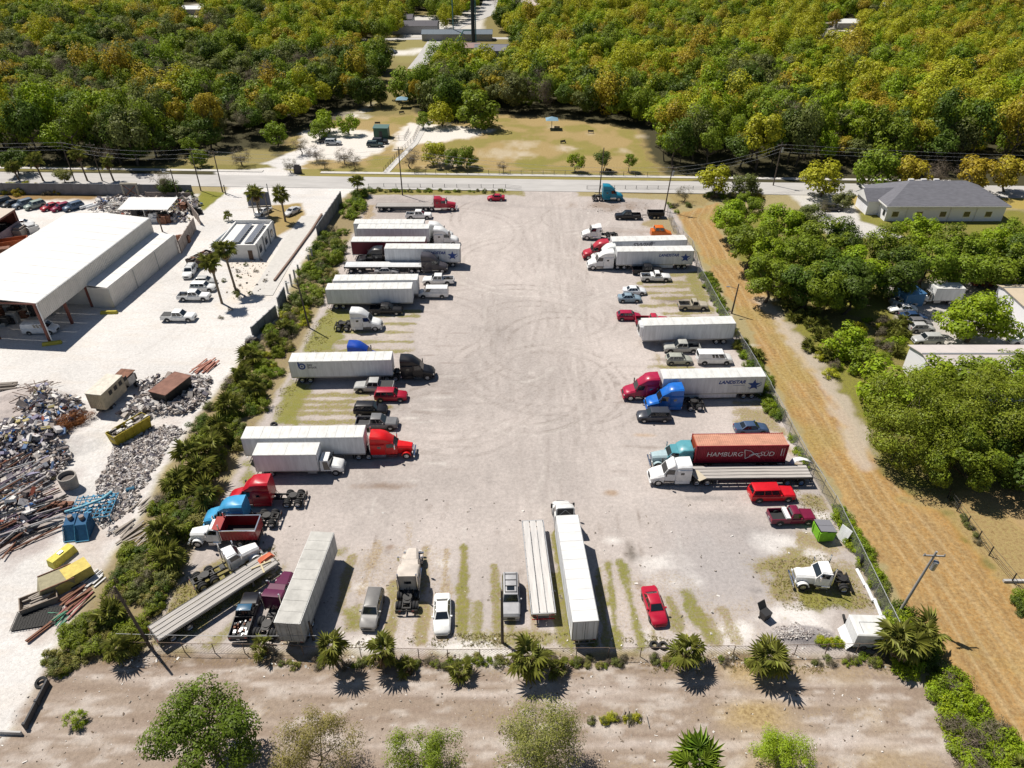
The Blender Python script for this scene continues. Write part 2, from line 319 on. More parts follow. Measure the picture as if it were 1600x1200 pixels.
for (px, py, rx, ry, c, s) in ((600, 759, 3.2, .6, (.22, .16, .12), .8), (560, 705, 1.5, .5, (.3, .27, .25), .6), (985, 862, .8, 1.6, (.14, .12, .1), .85), (1008, 882, .8, .8, (.2, .14, .12), .7), (955, 771, .8, .5, (.3, .2, .12), .7), (1005, 680, 1.4, .4, (.42, .3, .2), .6),
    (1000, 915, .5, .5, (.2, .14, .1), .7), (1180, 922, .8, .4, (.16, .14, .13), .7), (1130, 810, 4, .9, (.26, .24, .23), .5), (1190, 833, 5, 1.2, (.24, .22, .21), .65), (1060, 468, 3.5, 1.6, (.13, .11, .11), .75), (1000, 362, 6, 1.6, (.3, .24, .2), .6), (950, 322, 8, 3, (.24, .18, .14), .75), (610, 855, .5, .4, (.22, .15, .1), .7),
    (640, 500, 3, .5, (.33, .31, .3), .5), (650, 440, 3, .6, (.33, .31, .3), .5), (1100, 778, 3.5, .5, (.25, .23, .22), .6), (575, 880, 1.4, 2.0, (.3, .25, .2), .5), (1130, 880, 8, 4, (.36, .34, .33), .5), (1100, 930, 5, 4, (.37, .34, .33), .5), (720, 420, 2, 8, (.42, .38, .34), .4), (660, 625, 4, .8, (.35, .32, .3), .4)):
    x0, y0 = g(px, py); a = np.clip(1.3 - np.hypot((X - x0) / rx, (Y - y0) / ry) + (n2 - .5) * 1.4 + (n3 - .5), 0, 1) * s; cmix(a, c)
for (px, py, r) in ((935, 395, .5), (675, 862, .5), (1020, 1000, 1.3), (1015, 985, 1.2), (1145, 990, 2.2), (1160, 985, 1.6), (1250, 965, 3.0), (1210, 965, 2.0), (565, 915, 1.0), (622, 922, 1.2), (550, 955, 1.0), (850, 1000, .8), (700, 1010, 1.5), (1250, 860, 3.5), (1200, 845, 2.5), (1280, 805, 1.6), (770, 1018, 4), (580, 1005, 2), (960, 845, 1.2), (690, 880, 1.5), (1060, 910, 2.5), (1035, 880, 2.5)):
    x0, y0 = g(px, py); a = np.clip(1.2 - np.hypot((X - x0) / r, (Y - y0) / (r * .6)) + (n2 - .5) * 1.6, 0, 1) * .8; cmix(a, (.66, .63, .6))
# grass and weeds between the parking lanes
def patch(poly, gr, dr, soft=1.5, wob=1.2):
    a = np.clip(.5 - (sdist(X, Y, poly) + (n2 - .5) * wob * 2) / soft, 0, 1); mk(0, a * gr); mk(1, a * dr); return a
def lane(x1, y1, x2, y2, w_, gr, dr):
    a = g(x1, y1); b = g(x2, y2); d, s, al = pline(X, Y, [a, b]); v = np.clip(1.6 - d / (w_ * 1.55) + (n2 - .5) * 2.2 + (n3 - .5) * .8, 0, 1); mk(0, v * gr); mk(1, v * dr)
patch(Pw((508, 482), (560, 487), (520, 552), (465, 552)), 1., .5); patch(Pw((500, 500), (520, 480), (545, 478), (545, 492), (520, 520)), .85, .5)
for i, y in enumerate((487, 494, 506, 519, 534, 548)): lane(520 - i * 4, y, 655 - i * 3, y, .35, .75, .7)
patch(Pw((452, 590), (495, 596), (465, 664), (420, 664)), 1., .6)
for i, y in enumerate((618, 628, 637, 646, 660, 671)): lane(465 - i * 4, y, 575 + (i % 3) * 18, y - 1, .38, .7, .8)
patch(Pw((450, 608), (590, 612), (585, 668), (432, 664)), .12, .42, 2, 2); patch(Pw((505, 482), (650, 484), (640, 552), (480, 552)), .2, .42, 2, 2); patch(Pw((1000, 425), (1090, 428), (1110, 490), (1010, 482)), .2, .5, 2, 2); patch(Pw((560, 850), (700, 850), (690, 1000), (540, 990)), .1, .45, 2.5, 2.5); patch(Pw((930, 870), (1110, 900), (1130, 1000), (950, 1005)), .15, .45, 2.5, 2.5)
patch(Pw((377, 720), (400, 722), (402, 745), (380, 760)), .9, .5); patch(Pw((600, 545), (650, 545), (650, 552), (600, 552)), .5, .6)
for (x1, y1, x2, y2, w_, gr, dr) in ((725, 855, 722, 985, .38, .85, .8), (772, 885, 778, 990, .35, .7, .8), (748, 945, 746, 995, .35, .75, .7), (698, 860, 690, 1000, .25, .3, .8), (617, 915, 606, 1000, .4, .65, .9), (662, 945, 655, 1005, .4, .6, .9), (668, 855, 660, 930, .3, .5, .8), (552, 870, 530, 950, .4, .6, .8), (800, 975, 800, 1005, .3, .7, .8), (936, 890, 948, 1005, .3, .75, .7), (1020, 985, 1025, 1008, .3, .6, .8), (1090, 950, 1108, 1000, .35, .7, .8), (1130, 955, 1150, 1000, .35, .5, .8), (590, 850, 565, 925, .4, .2, .7), (970, 880, 1003, 1010, .42, .95, .6), (950, 880, 965, 1005, .35, .9, .7), (912, 900, 925, 1005, .3, .85, .7), (830, 910, 836, 985, .3, .4, .8), (872, 820, 893, 1008, .45, .9, .7), (866, 900, 880, 1000, .4, .8, .8), (1045, 935, 1060, 980, .4, .7, .8), (1070, 925, 1105, 990, .5, .85, .7), (1105, 965, 1118, 1000, .4, .6, .8), (640, 820, 640, 850, .3, .1, .5), (700, 900, 700, 930, .3, .3, .6)): lane(x1, y1, x2, y2, w_, gr, dr)
patch(Pw((715, 982), (900, 985), (905, 1012), (700, 1010)), .7, .8); patch(Pw((530, 955), (570, 935), (575, 975), (530, 1000)), .8, .8)
patch(Pw((522, 858), (540, 858), (540, 873), (522, 870)), .7, .7); patch(Pw((405, 985), (480, 985), (470, 1012), (380, 1012)), .3, .8)
patch(Pw((1075, 925), (1180, 930), (1190, 1000), (1080, 1005)), .25, .5, 2.5, 2.5); a = area(Pw((1040, 800), (1200, 815), (1230, 850), (1190, 930), (1110, 950), (1050, 900)), (.33, .305, .30), 5, 3, .55, False)
patch(Pw((285, 905), (340, 880), (430, 850), (440, 900), (395, 935), (355, 950), (300, 1005), (235, 1010), (240, 985)), .72, .9, 2, 2); patch(Pw((345, 985), (370, 955), (385, 975), (340, 1010), (320, 1010)), .75, .7)
patch(Pw((310, 890), (345, 875), (330, 905), (300, 915)), .4, .9)
patch(Pw((1180, 880), (1215, 855), (1290, 865), (1350, 890), (1375, 950), (1330, 960), (1260, 945), (1220, 955), (1190, 930)), .65, .9, 2.5, 2.5); patch(Pw((1230, 922), (1330, 925), (1340, 955), (1260, 955)), .95, .6)
patch(Pw((1245, 828), (1300, 848), (1320, 845), (1340, 862), (1300, 870), (1240, 850)), .5, .9); patch(Pw((1250, 765), (1290, 775), (1300, 800), (1262, 795), (1240, 780)), .6, .8)
patch(Pw((1230, 690), (1245, 720), (1270, 750), (1240, 730)), .4, .9); patch(Pw((1150, 635), (1215, 630), (1240, 685), (1200, 680), (1140, 655)), .55, .85, 2, 2)
patch(Pw((1020, 565), (1090, 575), (1160, 578), (1165, 570), (1150, 545), (1165, 545), (1190, 580), (1000, 578)), .75, .8, 1.5, 1.2); patch(Pw((1020, 548), (1038, 555), (1035, 575), (1025, 575)), .6, .8)
for y, x1, x2 in ((430, 1040, 1088), (442, 1000, 1090), (448, 1010, 1095), (458, 1008, 1100), (466, 1020, 1105), (478, 1004, 1062), (490, 1040, 1110), (497, 1050, 1125)): lane(x1, y, x2, y - 1, .45, .7, .8)
patch(Pw((1070, 425), (1090, 425), (1110, 465), (1118, 490), (1095, 480), (1075, 450)), .8, .8); patch(Pw((1000, 345), (1050, 340), (1062, 368), (1000, 352)), .5, .9, 2, 2)
patch(Pw((905, 300), (1045, 305), (1050, 318), (1100, 322), (1120, 312), (1130, 296), (905, 294)), .45, .9, 1.5, 1.5); patch(Pw((575, 292), (815, 294), (822, 306), (575, 304)), .75, .8)
patch(Pw((575, 320), (590, 318), (585, 345), (562, 345)), .1, .9)
for y in (585, 600): lane(1150, y + 45, 1200, y + 45, .4, .5, .7)
a = patch(Pw((1080, 935), (1130, 930), (1160, 975), (1120, 1000)), .0, .0)
# verges by the road
vg = Pw((-300, 268), (330, 270), (300, 266), (-300, 262)); a = area(Pw((-300, 259), (200, 260), (420, 256), (430, 262), (330, 268), (-300, 266)), (.2, .17, .06), 1, .8); mk(0, a * .5)
a = area(Pw((445, 264), (600, 262), (1100, 275), (1100, 282), (600, 281), (470, 277)), (.28, .23, .09), 1, .8); mk(0, a * .6)
a = area(Pw((1290, 300), (1345, 300), (1345, 320), (1320, 320)), (.34, .26, .09), 1, .8); a = area(Pw((1540, 300), (1700, 305), (1700, 330), (1560, 325)), (.36, .27, .08), 1, .8); mk(0, a * .4)
# relief
Z += (n1 - .5) * .10 * (1 - inL) + (n3 - .5) * .02
def mound(px, py, rx, ry, h):
    x0, y0 = g(px, py); r = np.hypot((X - x0) / rx, (Y - y0) / ry); return np.clip(1 - r * r, 0, 1) * h * (.6 + .8 * n2)
MND = []
for q in ((1252, 993, 3.4, 1.2, .7), (40, 650, 9, 6, 1.6), (20, 700, 8, 5, 1.2), (30, 790, 9, 6, 1.0), (90, 690, 7, 4, .8), (225, 640, 7, 2.5, .6), (225, 720, 8, 6, .4), (50, 620, 6, 3, 1.0), (240, 760, 5, 4, .4)): Z += mound(*q)
a = np.clip(mound(1252, 993, 3.8, 1.4, 1.) * 2, 0, 1); cmix(a, (.26, .24, .24)); mk(2, a)
def zat(x, y):
    i = np.clip(np.searchsorted(gx, x), 1, len(gx) - 1); j = np.clip(np.searchsorted(gy, y), 1, len(gy) - 1)
    return Z.reshape(sh)[j, i]

def ground_material():
    m = bpy.data.materials.new('ground_cover'); m.use_nodes = True; t = m.node_tree; L = t.links.new; nn = t.nodes.new
    b = t.nodes['Principled BSDF']; b.inputs['Roughness'].default_value = .95; b.inputs['Specular IOR Level'].default_value = .15
    at = nn('ShaderNodeAttribute'); at.attribute_name = 'Col'; am = nn('ShaderNodeAttribute'); am.attribute_name = 'Mask'
    sp = nn('ShaderNodeSeparateColor'); L(am.outputs['Color'], sp.inputs[0]); tc = nn('ShaderNodeTexCoord')
    def noise(s, d=5, r=.6):
        n = nn('ShaderNodeTexNoise'); n.inputs['Scale'].default_value = s; n.inputs['Detail'].default_value = d; n.inputs['Roughness'].default_value = r; L(tc.outputs['Object'], n.inputs[0]); return n
    def mr(src, a, b_, c, d):
        n = nn('ShaderNodeMapRange'); n.inputs[1].default_value = a; n.inputs[2].default_value = b_; n.inputs[3].default_value = c; n.inputs[4].default_value = d; L(src, n.inputs[0]); return n.outputs[0]
    def mix(f, a, b_, mode='MIX'):
        n = nn('ShaderNodeMix'); n.data_type = 'RGBA'; n.blend_type = mode
        for i, v in ((0, f), (6, a), (7, b_)):
            if hasattr(v, 'is_linked'): L(v, n.inputs[i])
            elif i == 0: n.inputs[0].default_value = v
            else: n.inputs[i].default_value = (*v, 1)
        return n.outputs[2]
    def add(a, b_, op='ADD'):
        n = nn('ShaderNodeMath'); n.operation = op
        for i, v in enumerate((a, b_)):
            if hasattr(v, 'is_linked'): L(v, n.inputs[i])
            else: n.inputs[i].default_value = v
        return n.outputs[0]
    fine = noise(2.4, 8, .72); tiny = noise(11, 4, .7); big = noise(.35, 4, .6); cov = noise(3.2, 8, .8)
    grain = add(mr(fine.outputs[0], .3, .7, .80, 1.17), mr(tiny.outputs[0], .3, .7, .82, 1.17), 'MULTIPLY')
    col = mix(1., at.outputs['Color'], grain, 'MULTIPLY')
    # pebbles and litter
    vo = nn('ShaderNodeTexVoronoi'); vo.inputs['Scale'].default_value = 2.6; L(tc.outputs['Object'], vo.inputs[0])
    vs = nn('ShaderNodeSeparateColor'); L(vo.outputs['Color'], vs.inputs[0])
    stone = add(mr(vo.outputs['Distance'], .12, .2, 1, 0), add(mr(vs.outputs[0], .8, .82, 0, 1), sp.outputs[2], 'MULTIPLY'), 'MULTIPLY')
    col = mix(stone, col, mix(vs.outputs[1], (.7, .67, .63), (.16, .13, .11)))
    # dry grass then green grass, each thresholded against noise so its edge is ragged
    dryc = mix(mr(fine.outputs[0], .35, .65, 0, 1), (.17, .105, .045), (.42, .32, .16))
    df = mr(add(sp.outputs[1], mr(cov.outputs[0], .25, .75, -.6, .6)), .38, .95, 0, .8)
    col = mix(df, col, dryc)
    gc_ = mix(mr(tiny.outputs[0], .35, .65, 0, 1), mix(big.outputs[0], (.075, .085, .018), (.16, .13, .03)), mix(big.outputs[0], (.20, .24, .025), (.33, .30, .06)))
    gf = mr(add(sp.outputs[0], add(mr(fine.outputs[0], .3, .7, -.42, .42), mr(tiny.outputs[0], .3, .7, -.25, .25))), .4, .95, 0, .9)
    col = mix(gf, col, gc_); L(col, b.inputs['Base Color'])
    bp = nn('ShaderNodeBump'); bp.inputs['Strength'].default_value = .55; bp.inputs['Distance'].default_value = .12
    L(add(add(fine.outputs[0], add(gf, .6, 'MULTIPLY')), add(stone, .5, 'MULTIPLY')), bp.inputs['Height']); L(bp.outputs[0], b.inputs['Normal'])
    return m
MG = ground_material()
ny, nx = sh; idx = np.arange(N).reshape(sh)
Q = np.stack([idx[:-1, :-1], idx[:-1, 1:], idx[1:, 1:], idx[1:, :-1]], -1).reshape(-1, 4)
cls = np.zeros(N, int)
for k, pl in ((1, yard), (2, bot), (3, path), (4, lot), ):
    cls[sdist(X, Y, pl) + (n2 - .5) < 0] = k
park = Pw((440, 274), (450, 215), (560, 175), (640, 172), (760, 182), (960, 195), (1003, 205), (1040, 276)); cls[(sdist(X, Y, park) < 0) & (cls == 0)] = 5
fc = cls[Q[:, 0]]
for k, nm, lb in ((0, 'ground', 'brown and green land under the woods and around the yards'), (1, 'sandy_yard', 'bright white sandy yard of the scrap business'), (2, 'dirt_road', 'brown dirt track with ruts along the south fence'),
                  (3, 'mown_path', 'straw coloured mown strip beside the chain link fence'), (4, 'gravel_lot', 'pale gravel truck lot with tyre tracks and weedy lanes'), (5, 'park_field', 'dry patchy park lawn beyond the road')):
    q = Q[fc == k]; u, inv = np.unique(q, return_inverse=True)
    me = npmesh(nm, np.stack([X[u], Y[u], Z[u]], 1), inv.reshape(-1, 4), MG)
    for an, ar in (('Col', C), ('Mask', MK)):
        at = me.attributes.new(an, 'FLOAT_COLOR', 'POINT'); at.data.foreach_set('color', np.concatenate([np.clip(ar[u], 0, 1), np.ones((len(u), 1))], 1).astype(np.float32).ravel())
    me.shade_smooth(); tag(link(nm, me), lb, None, None, 'structure')

# ---------------------------------------------------------------- roads, kerbs, sidewalks
M_ASPH = mat('pale_asphalt', (.43, .415, .40), .9, 0, .2, 0, .5, .14, (.25, 1, 1), .1); M_WALK = mat('sidewalk_concrete', (.52, .50, .47), .85, 0, .2, 0, 1.2, .12)
def ribbon(name, pts, w_, z0, z1, m, label, par=None):
    L_ = []; 
    for i, (x, y) in enumerate(pts):
        a = Vector(pts[max(i - 1, 0)]); b = Vector(pts[min(i + 1, len(pts) - 1)]); d = (b - a).normalized(); n = Vector((-d.y, d.x))
        ww = w_[i] if isinstance(w_, (list, tuple)) else w_
        l = Vector((x, y)) + n * ww / 2; r = Vector((x, y)) - n * ww / 2
        L_.append([(r.x, r.y, z0), (l.x, l.y, z0), (l.x, l.y, z1), (r.x, r.y, z1)])
    o = link(name, MB().loft(L_).mesh(name, m)); tag(o, label, None, None, 'structure'); return o
rl = [(x, 181.6 - .041 * x) for x in range(-420, 421, 20)]
road = ribbon('road', rl, 9.0, -.12, .075, M_ASPH, 'pale two lane road crossing behind the lot')
ribbon('sidewalk', [(x, 189.6 - .041 * x) for x in range(-420, -64, 8)], 1.5, -.1, .14, M_WALK, 'sidewalk along the far side of the road, western part')
ribbon('sidewalk', [(x, 189.2 - .041 * x) for x in range(-52, 118, 8)], 1.5, -.1, .14, M_WALK, 'sidewalk along the far side of the road before the park')
ribbon('kerb', [(x, 176.9 - .041 * x) for x in range(-32, 3, 5)], .25, -.1, .2, M_WALK, 'kerb between the road and the hedge verge west of the lot entrance')
ribbon('kerb', [(x, 176.9 - .041 * x) for x in range(21, 52, 5)], .25, -.1, .2, M_WALK, 'kerb between the road and the verge east of the lot entrance')
ribbon('far_road', [g(649, 108), g(664, 88), g(682, 62), g(712, 42), g(742, 30), g(760, 22), g(764, 10), g(768, -6), g(770, -30)], [7, 7, 8, 8, 9, 10, 10, 10, 10], -.1, .1, M_ASPH, 'pale street running away through the woods')
ribbon('far_road', [g(560, 63), g(625, 61), g(682, 60), g(720, 60), g(800, 60), g(900, 58)], 6, -.1, .09, M_ASPH, 'cross street in front of the far roofs')
ribbon('footpath', [g(601, 272), g(625, 247), g(648, 225), g(660, 205), g(672, 190)], 1.8, -.1, .1, M_WALK, 'narrow concrete path into the dog park')
ribbon('pavement', [g(486, 338), g(462, 372), g(430, 425), g(408, 462)], 4.4, -.1, .08, M_WALK, 'pale concrete lane between office and lot wall')
# ---------------------------------------------------------------- vehicles
def wheel(root, x, y, r=.34, w_=.24, dual=False, rim=None, name='wheel'):
    side = 1 if y > 0 else -1; key = ('wheel', r, w_, dual)
    def tyre():
        m = MB(); n = 18
        def one(y0, y1):
            prof = [(r * .6, y0), (r * .93, y0), (r, y0 + (y1 - y0) * .18), (r, y0 + (y1 - y0) * .82), (r * .93, y1), (r * .6, y1)]
            rings = [[(rr * math.cos(2 * math.pi * k / n), yy, rr * math.sin(2 * math.pi * k / n)) for k in range(n)] for rr, yy in prof]
            m.loft(rings, 0, False)
        if dual: one(-w_ / 2, -.03); one(.03, w_ / 2)
        else: one(-w_ / 2, w_ / 2)
        return m.mesh('tyre', M_TYRE, 30)
    def rimm():
        m = MB(); n = 14; h = w_ / 2
        d = .10 if dual else .03
        m.loft([[(rr * math.cos(2 * math.pi * k / n), yy, rr * math.sin(2 * math.pi * k / n)) for k in range(n)] for rr, yy in ((r * .62, -h * .9), (r * .62, h - .02), (r * .5, h - d), (r * .2, h - d * .7), (r * .18, h - .01))])
        for k in range(5):
            a = k * 2 * math.pi / 5; m.tube((r * .38 * math.cos(a), h - d, r * .38 * math.sin(a)), (r * .38 * math.cos(a), h - d + .015, r * .38 * math.sin(a)), r * .08, n=6, m=1)
        return m.mesh('rim', [rim or M_RIM, M_DARK], 30)
    t = link(name, cached(key, tyre), root, (x, y, r), (0, 0, 0 if side > 0 else math.pi))
    link('rim', cached(key + ('rim', rim.name if rim else ''), rimm), t); return t
def ring(x, zb, zt, w_, rb=.06, rt=.14):
    return [(x, -w_ + rb, zb), (x, -w_, zb + rb * 1.5), (x, -w_, zt - rt), (x, -w_ + rt * 1.1, zt), (x, w_ - rt * 1.1, zt), (x, w_, zt - rt), (x, w_, zb + rb * 1.5), (x, w_ - rb, zb)]
def greenhouse(root, xb0, xb1, xt0, xt1, zb, zt, wb, wt, m, side, glass=True, key=None, roofm=None):
    "cab with pillars; x0 rear, x1 front; side: [(u0,u1)] window spans along the side from the rear"
    B = [(xb0, -wb, zb), (xb1, -wb * .96, zb), (xb1, wb * .96, zb), (xb0, wb, zb)]
    T = [(xt0, -wt, zt), (xt1, -wt * .97, zt), (xt1, wt * .97, zt), (xt0, wt, zt)]
    c = MB().hull8(B, T)
    i = .12; T2 = [(xt0 + i * 1.3, -wt + i, zt + .05), (xt1 - i * 1.6, -wt + i, zt + .05), (xt1 - i * 1.6, wt - i, zt + .05), (xt0 + i * 1.3, wt - i, zt + .05)]
    link('cabin', c.mesh('cabin', m), root); link('roof', MB().hull8([(x, y, z - .004) for x, y, z in T], T2).mesh('roof', roofm or m, 30), root)
    front = [B[1], B[2], T[2], T[1]]; rear = [B[3], B[0], T[0], T[3]]; lf = [B[2], B[3], T[3], T[2]]; rt_ = [B[0], B[1], T[1], T[0]]
    link('windshield', MB().panel(front, .06, .94, .1, .93, .014).mesh('windshield', M_GLASS), root)
    if glass: link('rear_window', MB().panel(rear, .1, .9, .18, .88, .014).mesh('rear_window', M_GLASS), root)
    for a, b in side:
        link('side_window', MB().panel(rt_, a, b, .12, .88, .012).mesh('side_window', M_GLASS), root)
        link('side_window', MB().panel(lf, 1 - b, 1 - a, .12, .88, .012).mesh('side_window', M_GLASS), root)
CAR = dict(
    sedan=dict(L=4.85, W=.92, r=.33, low=[(-1, .42, .78, .7), (-.985, .3, 1.0, .82), (-.86, .24, 1.06, .88), (-.5, .2, 1.0, .92), (.0, .2, .98, .92), (.4, .2, .99, .92), (.56, .22, .93, .9), (.85, .24, .8, .86), (.96, .28, .68, .78), (1, .38, .6, .62)], gh=(-.70, .44, -.40, .13, .97, 1.42, .84, .62), side=[(.08, .3), (.36, .62), (.66, .9)], ax=(-.6, .6)),
    hatch=dict(L=4.35, W=.89, r=.33, low=[(-1, .4, .85, .7), (-.98, .28, 1.05, .82), (-.6, .2, 1.02, .88), (.0, .2, 1.0, .89), (.42, .2, .99, .89), (.6, .22, .93, .88), (.88, .25, .78, .82), (1, .38, .6, .62)], gh=(-.95, .46, -.72, .15, 1.0, 1.5, .83, .64), side=[(.08, .28), (.34, .6), (.64, .9)], ax=(-.6, .6)),
    suv=dict(L=4.85, W=.96, r=.38, low=[(-1, .5, .95, .78), (-.98, .34, 1.15, .88), (-.6, .28, 1.12, .95), (.0, .28, 1.1, .96), (.42, .28, 1.1, .96), (.55, .28, 1.06, .94), (.9, .32, .98, .9), (1, .42, .82, .76)], gh=(-.96, .45, -.84, .22, 1.1, 1.72, .9, .72), side=[(.05, .27), (.31, .56), (.6, .9)], ax=(-.6, .62)),
    bigsuv=dict(L=5.75, W=1.0, r=.4, low=[(-1, .5, 1.0, .82), (-.985, .36, 1.2, .94), (-.6, .3, 1.18, .99), (.0, .3, 1.18, 1.0), (.42, .3, 1.18, 1.0), (.5, .3, 1.2, .98), (.92, .34, 1.12, .95), (1, .44, .9, .86)], gh=(-.97, .4, -.9, .22, 1.18, 1.93, .94, .78), side=[(.04, .36), (.4, .62), (.65, .9)], ax=(-.62, .66)),
    van=dict(L=5.7, W=1.0, r=.38, low=[(-1, .5, 1.1, .88), (-.985, .36, 1.3, .98), (-.6, .3, 1.3, 1.0), (.5, .3, 1.3, 1.0), (.62, .3, 1.26, .99), (.93, .34, 1.08, .94), (1, .44, .9, .84)], gh=(-.985, .66, -.95, .46, 1.28, 2.05, .97, .84), side=[(.74, .93)], ax=(-.58, .66)),
    winvan=dict(L=5.7, W=1.0, r=.38, low=[(-1, .5, 1.1, .88), (-.985, .36, 1.3, .98), (-.6, .3, 1.3, 1.0), (.5, .3, 1.3, 1.0), (.62, .3, 1.26, .99), (.93, .34, 1.08, .94), (1, .44, .9, .84)], gh=(-.985, .66, -.95, .46, 1.28, 2.05, .97, .84), side=[(.5, .59), (.62, .72), (.76, .93)], ax=(-.58, .66)),
    pickup=dict(L=5.8, W=.99, r=.4, low=[(-.14, .3, 1.12, .97), (.0, .3, 1.12, .98), (.42, .3, 1.12, .98), (.5, .3, 1.14, .96), (.93, .36, 1.06, .93), (1, .46, .88, .84)], gh=(-.13, .42, -.08, .22, 1.1, 1.8, .92, .76), side=[(.12, .86)], ax=(-.6, .66)),
    crew=dict(L=6.0, W=.99, r=.4, low=[(-.3, .3, 1.14, .97), (.0, .3, 1.14, .98), (.42, .3, 1.14, .98), (.5, .3, 1.15, .96), (.93, .36, 1.08, .93), (1, .46, .88, .84)], gh=(-.29, .45, -.25, .22, 1.12, 1.85, .92, .76), side=[(.08, .44), (.5, .88)], ax=(-.6, .66)))
def make_car(kind, col, label, loc, hd, cat=None, group=None, z=0, roofc=None, extra=(), Ls=None, name=None):
    d = CAR[kind]; h = (Ls or d['L']) / 2; m = paint(col); m2 = paint(roofc) if roofc else m
    root = link(name or {'sedan': 'parked_car', 'hatch': 'parked_hatchback', 'suv': 'parked_suv', 'bigsuv': 'parked_suv', 'van': 'cargo_van', 'winvan': 'passenger_van', 'pickup': 'pickup_truck', 'crew': 'pickup_truck'}[kind], None, None, (loc[0], loc[1], z + .015), (0, 0, hd))
    tag(root, label, cat or {'sedan': 'car', 'hatch': 'car', 'suv': 'suv', 'bigsuv': 'suv', 'van': 'van', 'winvan': 'van', 'pickup': 'pickup truck', 'crew': 'pickup truck'}[kind], group)
    low = [(x * h, a, b, c) for x, a, b, c in d['low']]
    link('body', MB().loft([ring(*q) for q in low]).mesh('body', m, 38), root)
    W = d['W']; a = d['gh']
    greenhouse(root, a[0] * h, a[1] * h, a[2] * h, a[3] * h, a[4], a[5], a[6], a[7], m, d['side'], True, None, m2)
    for x in d['ax']:
        for y in (-1, 1):
            wheel(root, x * h, y * (W - .1), d['r'])
    for x in d['ax']:
        for y in (-1, 1):
            n = 10; pr = [(x * h + (d['r'] + .09) * math.cos(math.pi * k / n), d['r'] + (d['r'] + .09) * math.sin(math.pi * k / n)) for k in range(n + 1)]
            yy = y * (W + .004); arch = MB(); arch.add([(px, yy, max(pz, .3)) for px, pz in pr] + [(px, y * (W - .25), max(pz, .3)) for px, pz in pr], [tuple(range(n + 1))] + [(k, k + 1, n + 2 + k, n + 1 + k) for k in range(n)]); link('wheel_arch', arch.mesh('wheel_arch', M_DARK), root)
    zf = low[-1][2]
    for y in (-1, 1):
        link('headlight', MB().box(h - .10, h - .005, y * low[-1][3] * .62 - .16, y * low[-1][3] * .62 + .16, zf - .17, zf - .03).mesh('headlight', M_LAMP), root)
        link('taillight', MB().box(-h - .012, -h + .08, y * low[0][3] * .82 - .1, y * low[0][3] * .82 + .1, .78, .98).mesh('taillight', M_RED), root)
        xm = a[1] * h - .35; link('mirror', MB().box(xm - .08, xm + .08, y * (a[6] + .02), y * (a[6] + .24), a[4] + .02, a[4] + .18).mesh('mirror', m), root)
    link('grille', MB().box(h - .02, h + .012, -.42, .42, .42, zf - .18).mesh('grille', M_DARK), root)
    link('bumper', MB().box(h - .08, h + .05, -low[-1][3] * .98, low[-1][3] * .98, .3, .42).mesh('bumper', M_CHROME if kind in ('pickup', 'crew', 'bigsuv', 'van', 'winvan') else m), root)
    link('licence_plate', MB().box(-h - .02, -h - .004, -.15, .15, .62, .74).mesh('licence_plate', M_LAMP), root)
    if kind in ('pickup', 'crew'):
        x0, x1 = -h, low[0][0] - .02; b = MB()
        b.box(x0, x1, -.92, .92, .45, .62, 1)
        for y in (-1, 1): b.box(x0 + .02, x1, y * .98 - (.08 if y > 0 else 0), y * .98 + (.08 if y < 0 else 0), .42, 1.14)
        b.box(x1 - .08, x1, -.9, .9, .6, 1.14)
        link('bed', b.mesh('bed', [m, M_DARK]), root)
        link('tailgate', MB().box(x0, x0 + .07, -.9, .9, .5, 1.12).mesh('tailgate', m), root)
        link('rear_bumper', MB().box(x0 - .12, x0 - .01, -.9, .9, .42, .56).mesh('rear_bumper', M_CHROME), root)
        if 'cover' in extra: link('bed_cover', MB().box(x0 + .08, x1 - .09, -.9, .9, 1.1, 1.15).mesh('bed_cover', M_DARK), root)
        if 'cap' in extra: link('bed_cap', MB().hull8([(x0 + .05, -.93, 1.15), (x1, -.93, 1.15), (x1, .93, 1.15), (x0 + .05, .93, 1.15)], [(x0 + .15, -.8, 1.8), (x1, -.8, 1.85), (x1, .8, 1.85), (x0 + .15, .8, 1.8)]).mesh('bed_cap', m), root)
        if 'junk' in extra:
            j = MB()
            for k in range(26):
                cx, cy = rnd.uniform(x0 + .25, x1 - .25), rnd.uniform(-.75, .75); s = rnd.uniform(.06, .2); j.box(cx - s, cx + s, cy - s * .7, cy + s * .7, .62, .62 + rnd.uniform(.1, .5), rnd.randint(0, 2))
            tag(link('scrap_load', j.mesh('scrap_load', [M_STEEL, M_DARK, M_RUST]), root), None, None, None, 'stuff')
        if 'toolbox' in extra: link('tool_box', MB().box(x1 - .6, x1 - .1, -.95, .95, 1.0, 1.32).mesh('tool_box', M_TRWHITE), root)
    if 'rack' in extra:
        m_ = MB(); zt = a[5] + .05
        for y in (-1, 1): m_.box(a[2] * h + .1, a[3] * h - .2, y * .62 - .02, y * .62 + .02, zt + .05, zt + .09)
        for k in range(4): xx = a[2] * h + .3 + k * (a[3] - a[2]) * h * .27; m_.box(xx, xx + .05, -.62, .62, zt + .04, zt + .08)
        link('roof_rack', m_.mesh('roof_rack', M_DARK), root)
    if 'sunroof' in extra:
        zt = a[5] + .052; xx = a[3] * h - .75; link('sunroof', MB().box(xx - .28, xx + .28, -.4, .4, zt - .02, zt + .012).mesh('sunroof', M_GLASS), root)
    return root
